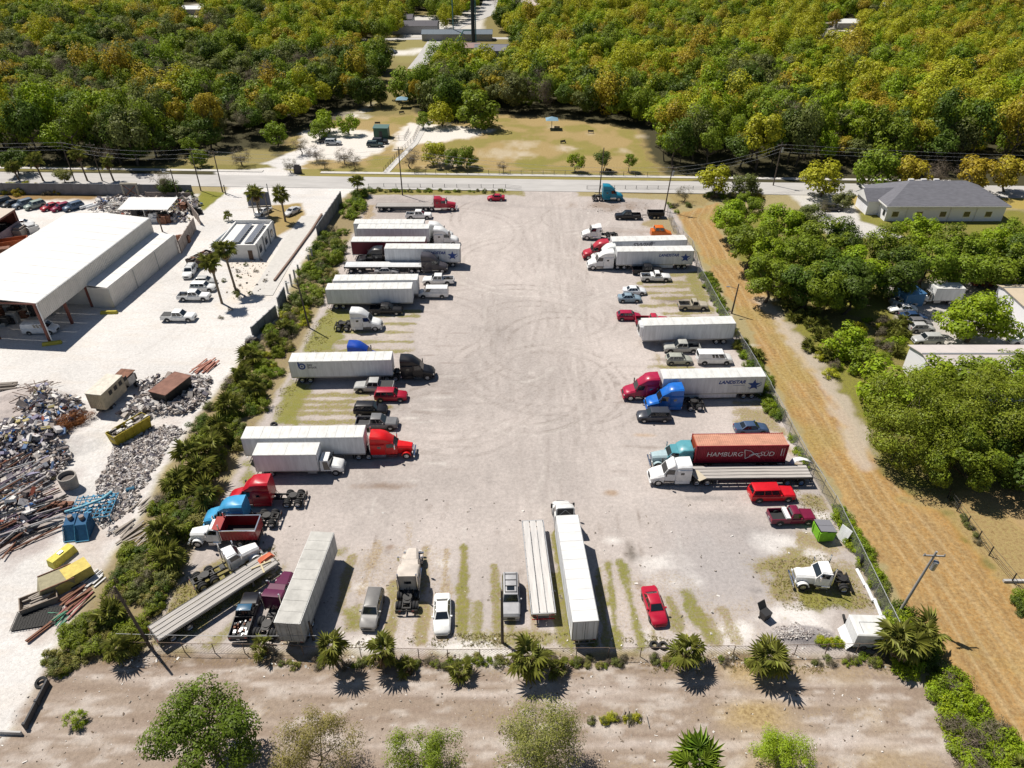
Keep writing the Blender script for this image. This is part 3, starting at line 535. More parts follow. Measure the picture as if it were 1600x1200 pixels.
def near(px1, py1, px2, py2, W, d='R', h=0.):
    "centre, heading and length of a thing whose camera-facing side runs between two points of the photograph"
    a = Vector(g(px1, py1, h)); b = Vector(g(px2, py2, h)); u = (b - a).normalized(); n = Vector((-u.y, u.x)); c = (a + b) / 2 + n * W / 2
    return (c.x, c.y), math.atan2(u.y, u.x) + (math.pi if d == 'L' else 0), (b - a).length
def ctr(px1, py1, px2, py2, h=0.):
    "rear point to front point along the middle line"
    a = Vector(g(px1, py1, h)); b = Vector(g(px2, py2, h)); c = (a + b) / 2; u = b - a
    return (c.x, c.y), math.atan2(u.y, u.x), u.length

def tractor(label, loc, hd, col, L=8.2, sleeper=1.9, top=3.85, style='aero', z=0, cabc=None, axles=2, group=None, slot=False, tanks=M_CHROME, name='semi_tractor', cat='semi truck', dark_top=False):
    m = paint(col); mc = paint(cabc) if cabc else m; f = L / 2
    root = link(name, None, None, (loc[0], loc[1], z + .02), (0, 0, hd)); tag(root, label, cat, group)
    hood = 1.75 if style == 'aero' else 2.35; wl = f - hood; cabL = 1.55
    # frame
    fr = MB()
    for y in (-1, 1): fr.box(-f + .1, f - .6, y * .42 - .05, y * .42 + .05, .78, 1.02)
    for k in range(6): x = -f + .2 + k * (L - 2.5) / 5; fr.box(x - .08, x + .08, -.42, .42, .8, .98)
    fr.box(-f, -f + .1, -1.1, 1.1, .62, .78)
    for x in ([-f + .8, -f + 2.15] if axles == 2 else [-f + .9]): fr.tube((x, -.8, .52), (x, .8, .52), .12); fr.tube((x, 0, .52), (x, 0, .9), .22, .12)
    link('frame', fr.mesh('frame', M_FRAME), root)
    fx = -f + (1.5 if axles == 2 else .9)
    p = MB().tube((fx, 0, 1.1), (fx, 0, 1.2), .5, n=18); p.hull8([(fx - .75, -.3, 1.0), (fx - .3, -.45, 1.08), (fx - .3, .45, 1.08), (fx - .75, .3, 1.0)], [(fx - .75, -.3, 1.05), (fx - .3, -.45, 1.16), (fx - .3, .45, 1.16), (fx - .75, .3, 1.05)])
    link('fifth_wheel', p.mesh('fifth_wheel', M_FRAME), root)
    # hood and fenders
    hz = 1.75 if style == 'aero' else 1.85
    if style == 'aero': secs = [(f - .02, .55, 1.0, .8), (f - .12, .5, 1.25, .98), (f - .5, .5, 1.5, 1.08), (f - 1.1, .62, hz - .08, 1.13), (wl, .7, hz + .12, 1.16)]
    else: secs = [(f - .28, .7, 1.55, .55), (f - .32, .68, 1.68, .62), (f - .9, .7, hz - .05, .68), (wl, .7, hz + .12, .86)]
    link('hood', MB().loft([ring(*q, .1, .2) for q in secs]).mesh('hood', m, 40), root)
    ax = f - 1.1
    for y in (-1, 1):
        n = 10; ro, ri = .66, .56; rings = []
        for k in range(n + 1):
            t = math.pi * (k / n) * .94 + .05; c_, s_ = math.cos(t), math.sin(t)
            y0, y1 = y * .70, y * 1.16
            rings.append([(ax + ri * c_, y0, .52 + ri * s_), (ax + ro * c_, y0, .52 + ro * s_), (ax + ro * c_, y1, .52 + ro * s_), (ax + ri * c_, y1, .52 + ri * s_)])
        link('fender', MB().loft(rings).mesh('fender', m, 40), root)
        link('headlight', MB().box(f - (.16 if style == 'aero' else .32), f - (.07 if style == 'aero' else .2), y * .84 - .15, y * .84 + .15, .92, 1.12).mesh('headlight', M_LAMP), root)
    link('bumper', MB().box(f - .16, f + .03, -1.15, 1.15, .36, .66).mesh('bumper', M_CHROME if style != 'aero' else m), root)
    link('grille', MB().box(f - (.12 if style == 'aero' else .35), f + (.0 if style == 'aero' else -.24), -.5, .5, .7, 1.2 if style == 'aero' else 1.55).mesh('grille', M_CHROME if style != 'aero' else M_DARK), root)
    # cab
    zc = hz + .05; zr = 2.75 if style == 'aero' else 2.62; xb = wl + .12; xt = wl - .45; xr = wl - cabL
    B = [(xr, -1.08, .85), (xb, -1.0, .85), (xb, 1.0, .85), (xr, 1.08, .85)]; Mi = [(xr, -1.12, zc), (xb, -.98, zc), (xb, .98, zc), (xr, 1.12, zc)]; T = [(xr, -.98, zr), (xt, -.86, zr), (xt, .86, zr), (xr, .98, zr)]
    link('cab', MB().hull8(B, Mi).hull8([(x, y, z_ + .002) for x, y, z_ in Mi], T).mesh('cab', mc), root)
    fw = [Mi[1], Mi[2], T[2], T[1]]; lf = [Mi[2], Mi[3], T[3], T[2]]; rt_ = [Mi[0], Mi[1], T[1], T[0]]
    link('windshield', MB().panel(fw, .05, .95, .1, .9, .02).mesh('windshield', M_GLASS), root)
    link('side_window', MB().panel(rt_, .18, .88, .12, .85, .015).mesh('side_window', M_GLASS), root); link('side_window', MB().panel(lf, .12, .82, .12, .85, .015).mesh('side_window', M_GLASS), root)
    for y in (-1, 1):
        link('door_line', MB().box(xr + .1, xr + .13, y * 1.10 - .012, y * 1.10 + .012, .95, zc).mesh('door_line', M_DARK), root)
        link('mirror', MB().box(xb - .35, xb - .22, y * 1.22, y * 1.44, zc + .1, zc + .75).box(xb - .3, xb - .26, y * 1.02, y * 1.3, zc + .65, zc + .69).mesh('mirror', M_DARK if style == 'aero' else M_CHROME), root)
        link('step', MB().box(xr + .2, xb - .2, y * 1.02 - .12, y * 1.02 + .12, .42, .5).box(xr + .2, xb - .2, y * 1.06 - .1, y * 1.06 + .1, .68, .74).mesh('step', M_CHROME), root)
    xs = xr - sleeper
    if sleeper > .3:
        if top > 3.2:   # raised roof sleeper with a curved fairing
            secs = [(xt + .02, zr - .1, zr + .02, .86), (xt - .35, zr - .1, zr + .42, .92), (xt - .8, zr - .1, zr + .74, .98), (xr - .02, zr - .1, top - .16, 1.05), (xr - .6, zr - .1, top - .03, 1.1), (xs + .01, zr - .1, top, 1.12)]
            link('roof_fairing', MB().loft([ring(*q, .02, .22) for q in secs]).mesh('roof_fairing', mc, 42), root)
        link('sleeper', MB().loft([ring(q, .85, zr + .0, w_, .06, .1) for q, w_ in ((xr - .004, 1.13), (xr - .12, 1.2), (xs, 1.2))]).mesh('sleeper', mc, 35), root)
        if top <= 3.2: link('sleeper_roof', MB().loft([ring(q, zr - .02, top if i else zr + .1, 1.14, .02, .12) for i, q in enumerate((xr + .3, xr - .3, xs + .02))]).mesh('sleeper_roof', mc, 40), root)
        for y in (-1, 1): link('sleeper_window', MB().box(xr - .95, xr - .5, y * 1.2 - .012, y * 1.2 + .012, 1.95, 2.3).mesh('sleeper_window', M_GLASS), root)
        for y in (-1, 1): link('side_skirt', MB().box(xs + .1, xr + .1, y * 1.12 - .05, y * 1.12 + .05, .4, .86).mesh('side_skirt', m if style == 'aero' else tanks), root)
        if slot: link('rear_window', MB().box(xs - .012, xs + .01, -.38, .38, zr - .75, zr - .35).mesh('rear_window', M_GLASS), root)
        if dark_top: link('fairing_hollow', MB().box(xs - .012, xs + .2, -.95, .95, zr + .08, top - .16).mesh('fairing_hollow', M_DARK), root); link('fairing_brace', MB().tube((xs - .03, -.7, zr + .1), (xs - .03, 0, top - .3), .03).tube((xs - .03, .7, zr + .1), (xs - .03, 0, top - .3), .03).mesh('fairing_brace', M_STEEL), root)
    else:
        link('rear_window', MB().box(xr - .012, xr + .01, -.6, .6, 1.9, 2.4).mesh('rear_window', M_GLASS), root)
        link('roof_cap', MB().loft([ring(q, zr - .02, zr + .1, .84, .02, .1) for q in (xt - .02, xr + .05)]).mesh('roof_cap', mc, 40), root)
    for y in (-1, 1):
        x1 = xs - .1 if sleeper > 1 else xr - .1
        x0 = xr if sleeper > 1 else xr + .9
        link('fuel_tank', MB().tube((x1 + .1, y * .85, .66), (x0, y * .85, .66), .3, n=14).mesh('fuel_tank', tanks, 30), root)
        if style == 'classic': link('exhaust_stack', MB().tube((xs - .12 if sleeper > .3 else xr - .15, y * 1.0, 1.0), (xs - .12 if sleeper > .3 else xr - .15, y * 1.0, max(top, 3.2) + .35), .085, n=10).mesh('exhaust_stack', M_CHROME, 30), root)
        wheel(root, ax, y * 1.0, .51, .3)
        for x in ([-f + .8, -f + 2.15] if axles == 2 else [-f + .9]): wheel(root, x, y * .9, .51, .6, True)
        link('mud_flap', MB().box(-f + .03, -f + .06, y * .9 - .3, y * .9 + .3, .2, .78).mesh('mud_flap', M_DARK), root)
        link('taillight', MB().box(-f - .02, -f, y * .7 - .12, y * .7 + .12, .64, .74).mesh('taillight', M_RED), root)
    a = MB(); xa = (xs if sleeper > .3 else xr) - .35; a.tube((xa, -.25, 1.05), (xa, -.25, 1.9), .03); a.tube((xa, .25, 1.05), (xa, .1, 1.7), .03); a.tube((xa, -.25, 1.75), (xa - .5, 0, 1.3), .025); a.box(xa - .5, xa + .1, -.4, .4, 1.03, 1.07)
    link('air_lines', a.mesh('air_lines', M_DARK), root)
    return root
def running_gear(root, x0, n=2, gap=1.25, floor=1.15, rim=None):
    b = MB().box(x0 - .8, x0 + gap * (n - 1) + .8, -.55, .55, floor - .35, floor - .02)
    for k in range(n): b.tube((x0 + k * gap, -.9, .52), (x0 + k * gap, .9, .52), .09); b.box(x0 + k * gap - .1, x0 + k * gap + .1, -.6, .6, .52, floor - .3)
    link('bogie', b.mesh('bogie', M_FRAME), root)
    for k in range(n):
        for y in (-1, 1): wheel(root, x0 + k * gap, y * .93, .51, .6, True, rim)
def legs(root, x, floor=1.15):
    for y in (-1, 1): link('landing_leg', MB().box(x - .07, x + .07, y * .75 - .07, y * .75 + .07, .08, floor).box(x - .16, x + .16, y * .75 - .13, y * .75 + .13, .0, .07).mesh('landing_leg', M_STEEL), root)
def text(root, s, x, z, size, m, y=-1.31, hd=0, shear=0, bold=0, sx=1., name='lettering'):
    cu = bpy.data.curves.new(name, 'FONT'); cu.body = s; cu.size = size; cu.shear = shear; cu.offset = bold; cu.extrude = .004; cu.align_x = 'LEFT'; cu.materials.append(m); cu.resolution_u = 3
    o = link(name, cu); dg = bpy.context.evaluated_depsgraph_get(); me = bpy.data.meshes.new_from_object(o.evaluated_get(dg)); bpy.data.objects.remove(o)
    return link(name, me, root, (x, y, z), (R(90), 0, hd), (sx, 1, 1))
def star(root, x, z, r, m, y, hd, swoosh=True):
    V = []; 
    for k in range(10):
        a = math.pi / 2 + k * math.pi / 5; q = r if k % 2 == 0 else r * .42; V.append((q * math.cos(a), 0, q * math.sin(a)))
    vs = V + [(a, -.01, c) for a, b, c in V]
    o = link('star_emblem', MB().add(vs, [tuple(range(9, -1, -1))[::-1], tuple(range(10, 20))[::-1]] + [(k, (k + 1) % 10, 10 + (k + 1) % 10, 10 + k) for k in range(10)]).mesh('star_emblem', m), root, (x, y, z), (0, 0, hd))
    if swoosh:
        rings = []
        for k in range(15):
            t = -2.5 + 3.3 * k / 14; wd = .05 * r * math.sin(math.pi * (k + .4) / 15) + .015; c, s_ = math.cos(t), math.sin(t)
            px, pz = 1.12 * r * c, .48 * r * s_ + c * r * .2
            rings.append([(px, -.022, pz - wd), (px, -.022, pz + wd), (px, -.012, pz + wd), (px, -.012, pz - wd)])
        link('swoosh', MB().loft(rings).mesh('swoosh', m), o, (0, 0, 0), (0, 0, 0))
def box_trailer(label, loc, hd, L, col=None, top=4.1, floor=1.18, ribs=1.0, group=None, skirt=False, reefer=False, bogie=True, name='box_trailer', W=2.6, roofm=None, grime=False):
    m = col or M_TRWHITE; h = L / 2; w_ = W / 2
    root = link(name, None, None, (loc[0], loc[1], .02), (0, 0, hd)); tag(root, label, 'trailer', group)
    link('body', MB().box(-h + .05, h, -w_, w_, floor, top - .05).mesh('body', m), root)
    nr = int(L / 1.22)
    for k in range(nr): # roof sheets, each its own piece
        a = -h + L * k / nr + .013; b = -h + L * (k + 1) / nr - .013; z1 = top + rnd.uniform(-.006, .012)
        link('roof_panel', MB().hull8([(a, -w_, top - .05), (b, -w_, top - .05), (b, w_, top - .05), (a, w_, top - .05)], [(a, -w_ + .05, z1), (b, -w_ + .05, z1), (b, w_ - .05, z1), (a, w_ - .05, z1)]).mesh('roof_panel', roofm or M_ROOF), root)
    rb = MB(); n = max(2, int(L / ribs))
    for y in (-1, 1):
        for k in range(1, n): x = -h + L * k / n; rb.box(x - .02, x + .02, y * w_, y * (w_ + .022), floor + .1, top - .12)
    for k in range(4): rb.box(h, h + .02, -w_ + .3 + k * .6, -w_ + .34 + k * .6, floor, top - .1)
    link('side_posts', rb.mesh('side_posts', m), root)
    rl_ = MB()
    for y in (-1, 1):
        rl_.box(-h + .04, h + .02, y * w_ - (0 if y < 0 else -.0), y * (w_ + .03), top - .12, top - .045); rl_.box(-h + .04, h + .02, y * w_, y * (w_ + .03), floor - .08, floor + .1)
    link('side_rail', rl_.mesh('side_rail', M_STEEL), root)
    rf = MB().box(-h - .02, -h + .05, -w_, w_, top - .12, top - .02).box(-h - .02, -h + .05, -w_, w_, floor - .1, floor + .05)
    for y in (-1, 1): rf.box(-h - .02, -h + .05, y * w_ - (.08 if y > 0 else 0), y * w_ + (.08 if y < 0 else 0), floor, top - .1)
    link('rear_frame', rf.mesh('rear_frame', M_STEEL), root)
    for y in (-1, 1):
        d = link('rear_door', MB().box(-h - .01, -h + .045, min(y * .025, y * (w_ - .1)), max(y * .025, y * (w_ - .1)), floor + .06, top - .14).mesh('rear_door', m), root)
        for yy in (.25, .85): link('lock_bar', MB().tube((-h - .04, y * yy, floor), (-h - .04, y * yy, top - .15), .018, n=6).mesh('lock_bar', M_STEEL), d)
        link('taillight', MB().box(-h - .03, -h - .02, y * 1.0 - .14, y * 1.0 + .14, floor - .06, floor + .02).mesh('taillight', M_RED), root)
    link('door_seal', MB().box(-h - .014, -h + .04, -.014, .014, floor + .06, top - .14).mesh('door_seal', M_DARK), root)
    link('underrun_guard', MB().box(-h, -h + .08, -1.1, 1.1, .5, .6).box(-h, -h + .08, -.6, -.5, .5, floor).box(-h, -h + .08, .5, .6, .5, floor).mesh('underrun_guard', M_STEEL), root)
    link('floor_beams', MB().box(-h + .1, h - .1, -.5, .5, floor - .22, floor - .02).mesh('floor_beams', M_FRAME), root)
    if bogie: running_gear(root, -h + 1.5, 2, 1.25, floor); legs(root, h - 3.0, floor)
    if skirt:
        for y in (-1, 1): link('side_skirt', MB().box(-h + 3.9, h - 3.2, y * (w_ - .06), y * (w_ - .02), .42, floor - .08).mesh('side_skirt', m), root)
    if reefer:
        link('cooling_unit', MB().loft([ring(q, top - 2.3, top - .15, ww, .05, .3) for q, ww in ((h + .03, 1.1), (h + .35, 1.1), (h + .5, .95))]).mesh('cooling_unit', M_TRWHITE, 35), root)
        link('cooling_grille', MB().box(h + .49, h + .52, -.7, .7, top - 1.9, top - .7).mesh('cooling_grille', M_DARK), root)
    return root
def flatbed(label, loc, hd, L, z=1.45, group=None, W=2.6, plank=None, legs_at=True, name='flatbed_trailer', n=4, rim=None):
    h = L / 2; w_ = W / 2; pm = plank or M_TARDECK
    root = link(name, None, None, (loc[0], loc[1], .02), (0, 0, hd)); tag(root, label, 'trailer', group)
    ch = MB()
    for y in (-1, 1):
        ch.box(-h, h, y * w_ - (.1 if y > 0 else 0), y * w_ + (.1 if y < 0 else 0), z - .2, z + .005); ch.box(-h + .3, h - 1.5, y * .45 - .06, y * .45 + .06, z - .75, z - .08)
    for k in range(int(L / 1.2)): x = -h + .4 + k * 1.2; ch.box(x, x + .06, -w_, w_, z - .18, z - .04)
    ch.box(-h, -h + .1, -w_, w_, z - .35, z + .004); ch.box(h - .1, h, -w_, w_, z - .3, z + .02)
    link('frame', ch.mesh('frame', M_STEEL if n == 3 else M_FRAME), root)
    pw = (W - .2) / n
    for k in range(n):
        y0 = -w_ + .1 + k * pw; segs = 3; 
        link('plank', cached(('plank', round(L, 2), n, W, pm.name), lambda: MB().box(-h + .1, h - .1, .055, pw - .055, -.06, .02).mesh('plank', pm)), root, (0, y0, z + rnd.uniform(-.006, .006)))
    link('winch_track', MB().box(-h + .3, h - .3, -w_ - .03, -w_ + .0, z - .12, z - .05).mesh('winch_track', M_STEEL), root)
    link('bumper_bar', MB().box(-h - .03, -h + .05, -1.2, 1.2, .5, .6).box(-h - .02, -h + .05, -.7, -.6, .55, z - .2).box(-h - .02, -h + .05, .6, .7, .55, z - .2).mesh('bumper_bar', M_RED if n != 4 else M_FRAME), root)
    for y in (-1, 1): link('taillight', MB().box(-h - .03, -h - .01, y * .95 - .2, y * .95 + .2, z - .3, z - .18).mesh('taillight', M_RED), root)
    running_gear(root, -h + 1.3, 2, 1.8 if L > 12 else 1.25, z - .2, rim)
    if legs_at: legs(root, h - 3.2, z - .2)
    return root
def front_of(root, L):  # world point just at the front end and heading
    return root.location.x + math.cos(root.rotation_euler.z) * L / 2, root.location.y + math.sin(root.rotation_euler.z) * L / 2
def hitch(trl, TL, Lc, gap=.9, sl=1.9, hood=1.75):
    "where a tractor of length Lc stands under the nose of a trailer"
    hd = trl.rotation_euler.z; d = TL / 2 - (-Lc / 2)  # placeholder distance when the chassis rear meets the nose
    back = Lc - hood - 1.55 - sl            # chassis behind the sleeper
    cx = TL / 2 + gap - back + Lc / 2
    return (trl.location.x + math.cos(hd) * cx, trl.location.y + math.sin(hd) * cx), hd
RED = (.42, .012, .02); MAROON = (.17, .012, .03); BLUE = (.01, .09, .42); TEAL = (.02, .22, .30); BLACK = (.012, .012, .015); SILVER = (.42, .42, .41); GREY = (.14, .14, .145); DGREY = (.035, .037, .04); NAVY = (.02, .05, .12); BEIGE = (.40, .36, .28)
LOGO = mat('logo_blue', (.01, .05, .25), .5); LOGOW = mat('logo_white', (.8, .75, .73), .5); LOGOG = mat('logo_grey', (.16, .16, .18), .5)

# ---- left row, from the road towards the camera
l, h, q = near(587, 331, 681, 331, 2.6); flatbed('long low flatbed trailer behind the red truck nearest the road', l, h, 14.2, 1.25)
tractor('red long-nose semi tractor pulling the flatbed nearest the road', (g(687, 331)[0], l[1]), 0, (.38, .015, .04), 8.2, 1.5, 3.1, 'classic')
l, h, q = near(637, 343, 671, 343, 2); make_car('crew', WHITE, 'white pickup behind the topmost white box trailers', l, h)
l, h, q = near(552, 349.5, 662, 349.5, 2.6, 'R', 4.1); t = box_trailer('white box trailer farthest up the left row, roof mostly seen', l, h, q); ll, hh = hitch(t, q, 8.4)
tractor('white sleeper tractor of the farthest box trailer in the left row', ll, hh, WHITE, 8.4)
l, h, q = near(557.5, 357.3, 670, 357.3, 2.6, 'R', 4.1); t = box_trailer('white box trailer second in the left row with a mauve shaded side', l, h, q); ll, hh = hitch(t, q, 8.4)
tractor('white sleeper tractor second in the left row beside its twin', ll, hh, WHITE, 8.4)
l, h, q = near(548, 377.5, 664, 377.5, 2.6, 'R', 4.1); box_trailer('maroon box trailer with a white roof and no tractor', l, h, q, mat('maroon_sides', (.16, .012, .025), .5, 0, .4, 0, .8, .2))
l, h, q = near(600, 388.5, 718, 389, 2.6, 'L', 4.1); t = box_trailer('white trailer with a blue star emblem in the left row behind a black tractor', l, h, q); ll, hh = hitch(t, q, 8.0, .6)
tractor('black semi tractor facing the hedge with the lettered white trailer', ll, hh, BLACK, 8.0)
text(t, 'LANDSTAR', -.7, 2.95, .8, LOGO, 1.326, math.pi, .25, .03); star(t, -6.1, 2.65, 1.0, LOGO, 1.33, math.pi)
l, h, q = near(537, 417.5, 663, 417.5, 2.6, 'R', 1.5); flatbed('white decked flatbed trailer behind the dark grey tractor', l, h, q, 1.5, plank=M_TRWHITE)
tractor('dark grey semi tractor hitched to the white decked flatbed', (g(670, 421)[0], l[1]), 0, (.06, .055, .065), 8.0)
l, h, q = near(587, 431, 621, 431, 1.8); make_car('sedan', (.25, .25, .26), 'silver sedan squeezed between the white flatbed and a box trailer', l, h)
l, h, q = near(520, 439, 652, 437.5, 2.6, 'L', 4.1); box_trailer('white box trailer behind the corrugated one, only its roof edge seen', l, h, q, ribs=.6)
l, h, q = near(662, 446, 707, 446, 2); make_car('crew', WHITE, 'white crew cab pickup with an open bed facing the trailers', l, h + math.pi)
l, h, q = near(508, 452.7, 643, 451, 2.6, 'R', 4.1); box_trailer('white box trailer with corrugated side above the black pickup', l, h, q, ribs=.45)
l, h, q = near(655, 467, 699, 467, 2); make_car('van', WHITE, 'white cargo van nosing against the corrugated trailer', l, h + math.pi)
l, h, q = near(578, 493, 627, 493, 2); make_car('crew', BLACK, 'black crew cab pickup beside the bobtail white tractor', l, h)
l, h, q = near(521.5, 518.6, 597, 518.6, 2.4); tractor('white sleeper tractor parked alone on the grassy lanes', l, h, WHITE, 8.3)
x, y = g(545, 577); tractor('blue tractor whose roof shows over the long white trailer', (x + 1.2, 96.9), 0, (.01, .06, .38), 8.0)
l, h, q = near(450.5, 565.5, 611, 562.5, 2.6, 'R', 4.1); t = box_trailer('long white trailer with a round blue b emblem at its tail', l, h, q, ribs=1.2); ll, hh = hitch(t, q, 8.2, 1.2)
tractor('black sleeper tractor hitched to the trailer with the b emblem', ll, hh, BLACK, 8.2)
o = MB(); rings = []
for k in range(22):
    a = 2 * math.pi * k / 21; c, s_ = math.cos(a), math.sin(a); rings.append([(.33 * c, 0, .33 * s_), (.56 * c, 0, .56 * s_), (.56 * c, -.01, .56 * s_), (.33 * c, -.01, .33 * s_)])
o.loft(rings); o.hull8([(-.58, -.008, 0), (-.36, -.008, 0), (-.36, 0, 0), (-.58, 0, 0)], [(-.62, -.012, .8), (-.38, -.012, .8), (-.38, -.004, .8), (-.62, -.004, .8)]); o.tube((0, -.012, 0), (0, 0, 0), .15, n=12)
link('round_emblem', o.mesh('round_emblem', LOGO), t, (-5.9, -1.33, 3.2)); text(t, 'bay', -5.1, 3.3, .6, LOGOG, -1.328, bold=.01); text(t, 'Bruck', -5.1, 2.82, .6, LOGOG, -1.328, bold=.01)
l, h, q = near(555, 614.7, 612.6, 614.7, 2); make_car('crew', SILVER, 'silver pickup with a dark bed cover facing the hedge', l, h + math.pi, extra=('cover',))
l, h, q = near(585, 629, 635, 629, 1.9); make_car('suv', (.36, .012, .035), 'bright red suv beside the silver pickup', l, h)
l, h, q = near(553, 651, 603.6, 651, 1.9); make_car('suv', BLACK, 'black suv with dark windows above the grey pickup', l, h)
l, h, q = near(557.5, 673, 619, 673, 2); make_car('crew', (.16, .16, .165), 'grey crew cab pickup just above the red semi tractor', l, h)
l, h, q = near(376, 685.5, 567, 683, 2.6, 'R', 4.1); t = box_trailer('plain white trailer behind the white box truck', l, h, q, ribs=16, skirt=False); ll, hh = hitch(t, q, 8.3, 1.3)
tractor('bright red sleeper tractor with chrome stacks at the plain white trailer', ll, hh, (.62, .008, .01), 8.3, 1.9, 3.7, 'classic')

def box_truck(label, loc, hd, L, bl, top=3.9, W=2.5, cabc=WHITE, group=None, low=False):
    root = link('box_truck', None, None, (loc[0], loc[1], .02), (0, 0, hd)); tag(root, label, 'box truck', group); h = L / 2; x1 = -h + bl; fl = 1.05
    link('box_body', MB().box(-h, x1, -W / 2, W / 2, fl, top - .04).mesh('box_body', M_TRWHITE), root)
    for k in range(4): a = -h + bl * k / 4; link('roof_panel', MB().box(a + .01, a + bl / 4 - .01, -W / 2 + .03, W / 2 - .03, top - .04, top + .01 * (k % 2)).mesh('roof_panel', M_ROOF), root)
    b = MB()
    for y in (-1, 1):
        for zz in (fl - .06, top - .12): b.box(-h - .01, x1 + .02, y * W / 2 - .0, y * (W / 2 + .03), zz, zz + .1)
        for xx in (-h, x1 - .06): b.box(xx, xx + .07, y * W / 2, y * (W / 2 + .03), fl, top)
    link('edge_trim', b.mesh('edge_trim', M_STEEL), root)
    link('rear_door', MB().box(-h - .03, -h - .002, -W / 2 + .1, W / 2 - .1, fl + .1, top - .15).mesh('rear_door', M_TRWHITE), root)
    link('frame', MB().box(-h + .1, h - .8, -.45, .45, .65, .9).box(-h, -h + .1, -1.1, 1.1, .5, .62).mesh('frame', M_FRAME), root)
    m = paint(cabc); hl = 1.5; xw = h - hl
    link('hood', MB().loft([ring(*q_, .08, .16) for q_ in ((h - .02, .55, 1.15, .8), (h - .2, .5, 1.35, .95), (h - .9, .55, 1.5, 1.0), (xw, .6, 1.65, 1.05))]).mesh('hood', m, 40), root)
    greenhouse(root, x1 + .1, xw + .15, x1 + .15, xw - .35, .8, 2.45, 1.05, .9, m, [(.3, .85)])
    for y in (-1, 1):
        wheel(root, h - 1.0, y * .98, .47, .28); wheel(root, -h + 1.9, y * .86, .47, .56, True)
        link('mirror', MB().box(xw - .1, xw, y * 1.1, y * 1.3, 1.7, 2.2).mesh('mirror', M_DARK), root); link('headlight', MB().box(h - .1, h, y * .7 - .14, y * .7 + .14, .85, 1.02).mesh('headlight', M_LAMP), root)
        link('fuel_tank', MB().box(x1 - 1.6, x1 - .4, y * .9 - .2, y * .9 + .2, .45, .85).mesh('fuel_tank', M_STEEL), root)
    link('bumper', MB().box(h - .1, h + .05, -1.05, 1.05, .4, .62).mesh('bumper', M_CHROME), root); link('grille', MB().box(h - .04, h + .01, -.45, .45, .68, 1.1).mesh('grille', M_CHROME), root)
    return root
l, h, q = near(403, 746, 537, 745, 2.5); box_truck('white box truck with a mauve shaded side in front of the long trailer', l, h, q, 8.2, 3.8)
l, h, q = near(356, 796, 477, 794, 2.4, 'L'); tractor('red sleeper tractor nosing into the palms beside a blue one', l, h, (.45, .008, .02), 9.4, 2.2, 4.0)
l, h, q = near(319, 828, 435, 826, 2.4, 'L'); tractor('light blue sleeper tractor between the red tractor and the dump truck', l, h, (.05, .30, .55), 8.9, 1.9, 3.7)
def dump_truck(label, loc, hd, L):
    root = tractor(label, loc, hd, WHITE, L, 0, 2.7, 'classic', name='dump_truck', cat='dump truck'); f = L / 2; m = paint((.26, .012, .02)); x0, x1 = -f - .1, f - 4.15
    b = MB(); zb, zt = 1.25, 2.75
    for y in (-1, 1): b.hull8([(x0, y * 1.15, zb), (x1, y * 1.15, zb), (x1, y * 1.2, zb), (x0, y * 1.2, zb)], [(x0, y * 1.18, zt), (x1, y * 1.18, zt), (x1, y * 1.26, zt), (x0, y * 1.26, zt)])
    b.box(x0, x1, -1.15, 1.15, zb - .06, zb + .04, 1); b.box(x1 - .08, x1, -1.15, 1.15, zb, zt + .05); b.box(x0, x0 + .08, -1.15, 1.15, zb, zt)
    link('dump_bed', b.mesh('dump_bed', [m, M_DARK]), root)
    r = MB()
    for y in (-1, 1): r.box(x0, x1, y * 1.24 - .06, y * 1.24 + .06, zt, zt + .08)
    r.box(x0 - .03, x0 + .1, -1.2, 1.2, zt, zt + .08)
    link('bed_rim', r.mesh('bed_rim', M_CHROME), root)
    s = MB()
    for k in range(12): x = x0 + .2 + k * (x1 - x0 - .3) / 11; 
    for y in (-1, 1):
        for k in range(11): x = x0 + .2 + k * (x1 - x0 - .3) / 10; s.box(x - .03, x + .03, y * 1.26 - .02, y * 1.26 + .03, zb, zt)
    link('bed_stakes', s.mesh('bed_stakes', m), root)
    link('cab_shield', MB().hull8([(x1, -1.15, zt), (x1 + .9, -1.0, zt + .1), (x1 + .9, 1.0, zt + .1), (x1, 1.15, zt)], [(x1, -1.15, zt + .06), (x1 + .9, -1.0, zt + .16), (x1 + .9, 1.0, zt + .16), (x1, 1.15, zt + .06)]).mesh('cab_shield', paint((.35, .05, .04))), root)
    return root
l, h, q = near(295, 857, 405, 855, 2.4, 'L'); dump_truck('white dump truck with a red stake sided bed', l, h, q)
a = Vector(g(299, 921)); b = Vector(g(392, 868, .5)); u = (b - a).normalized(); c = a + u * 4.2
tractor('white long-nose tractor with stacks parked against the slanting flatbed', (c.x, c.y), math.atan2(u.y, u.x), WHITE, 7.9, 0, 2.7, 'classic')
l, h, q = ctr(238.7, 990.5, 427, 870.5, 1.45); fb = flatbed('grey flatbed trailer lying slanted by the south west corner', l, h, q, 1.45, legs_at=True)
o = link('timber_cross', MB().box(-.1, .1, -1.1, 1.1, 0, .12).box(-1.3, -.1, -.1, .1, 0, .1).box(.1, 1.4, -.5, -.35, 0, .1).mesh('timber_cross', mat('new_lumber', (.5, .43, .28), .8)), None, (*g(408, 883, 1.5), 1.5), (0, 0, h + 1.3)); tag(o, 'pale timber frame lying on the slanted grey flatbed', 'timber frame')
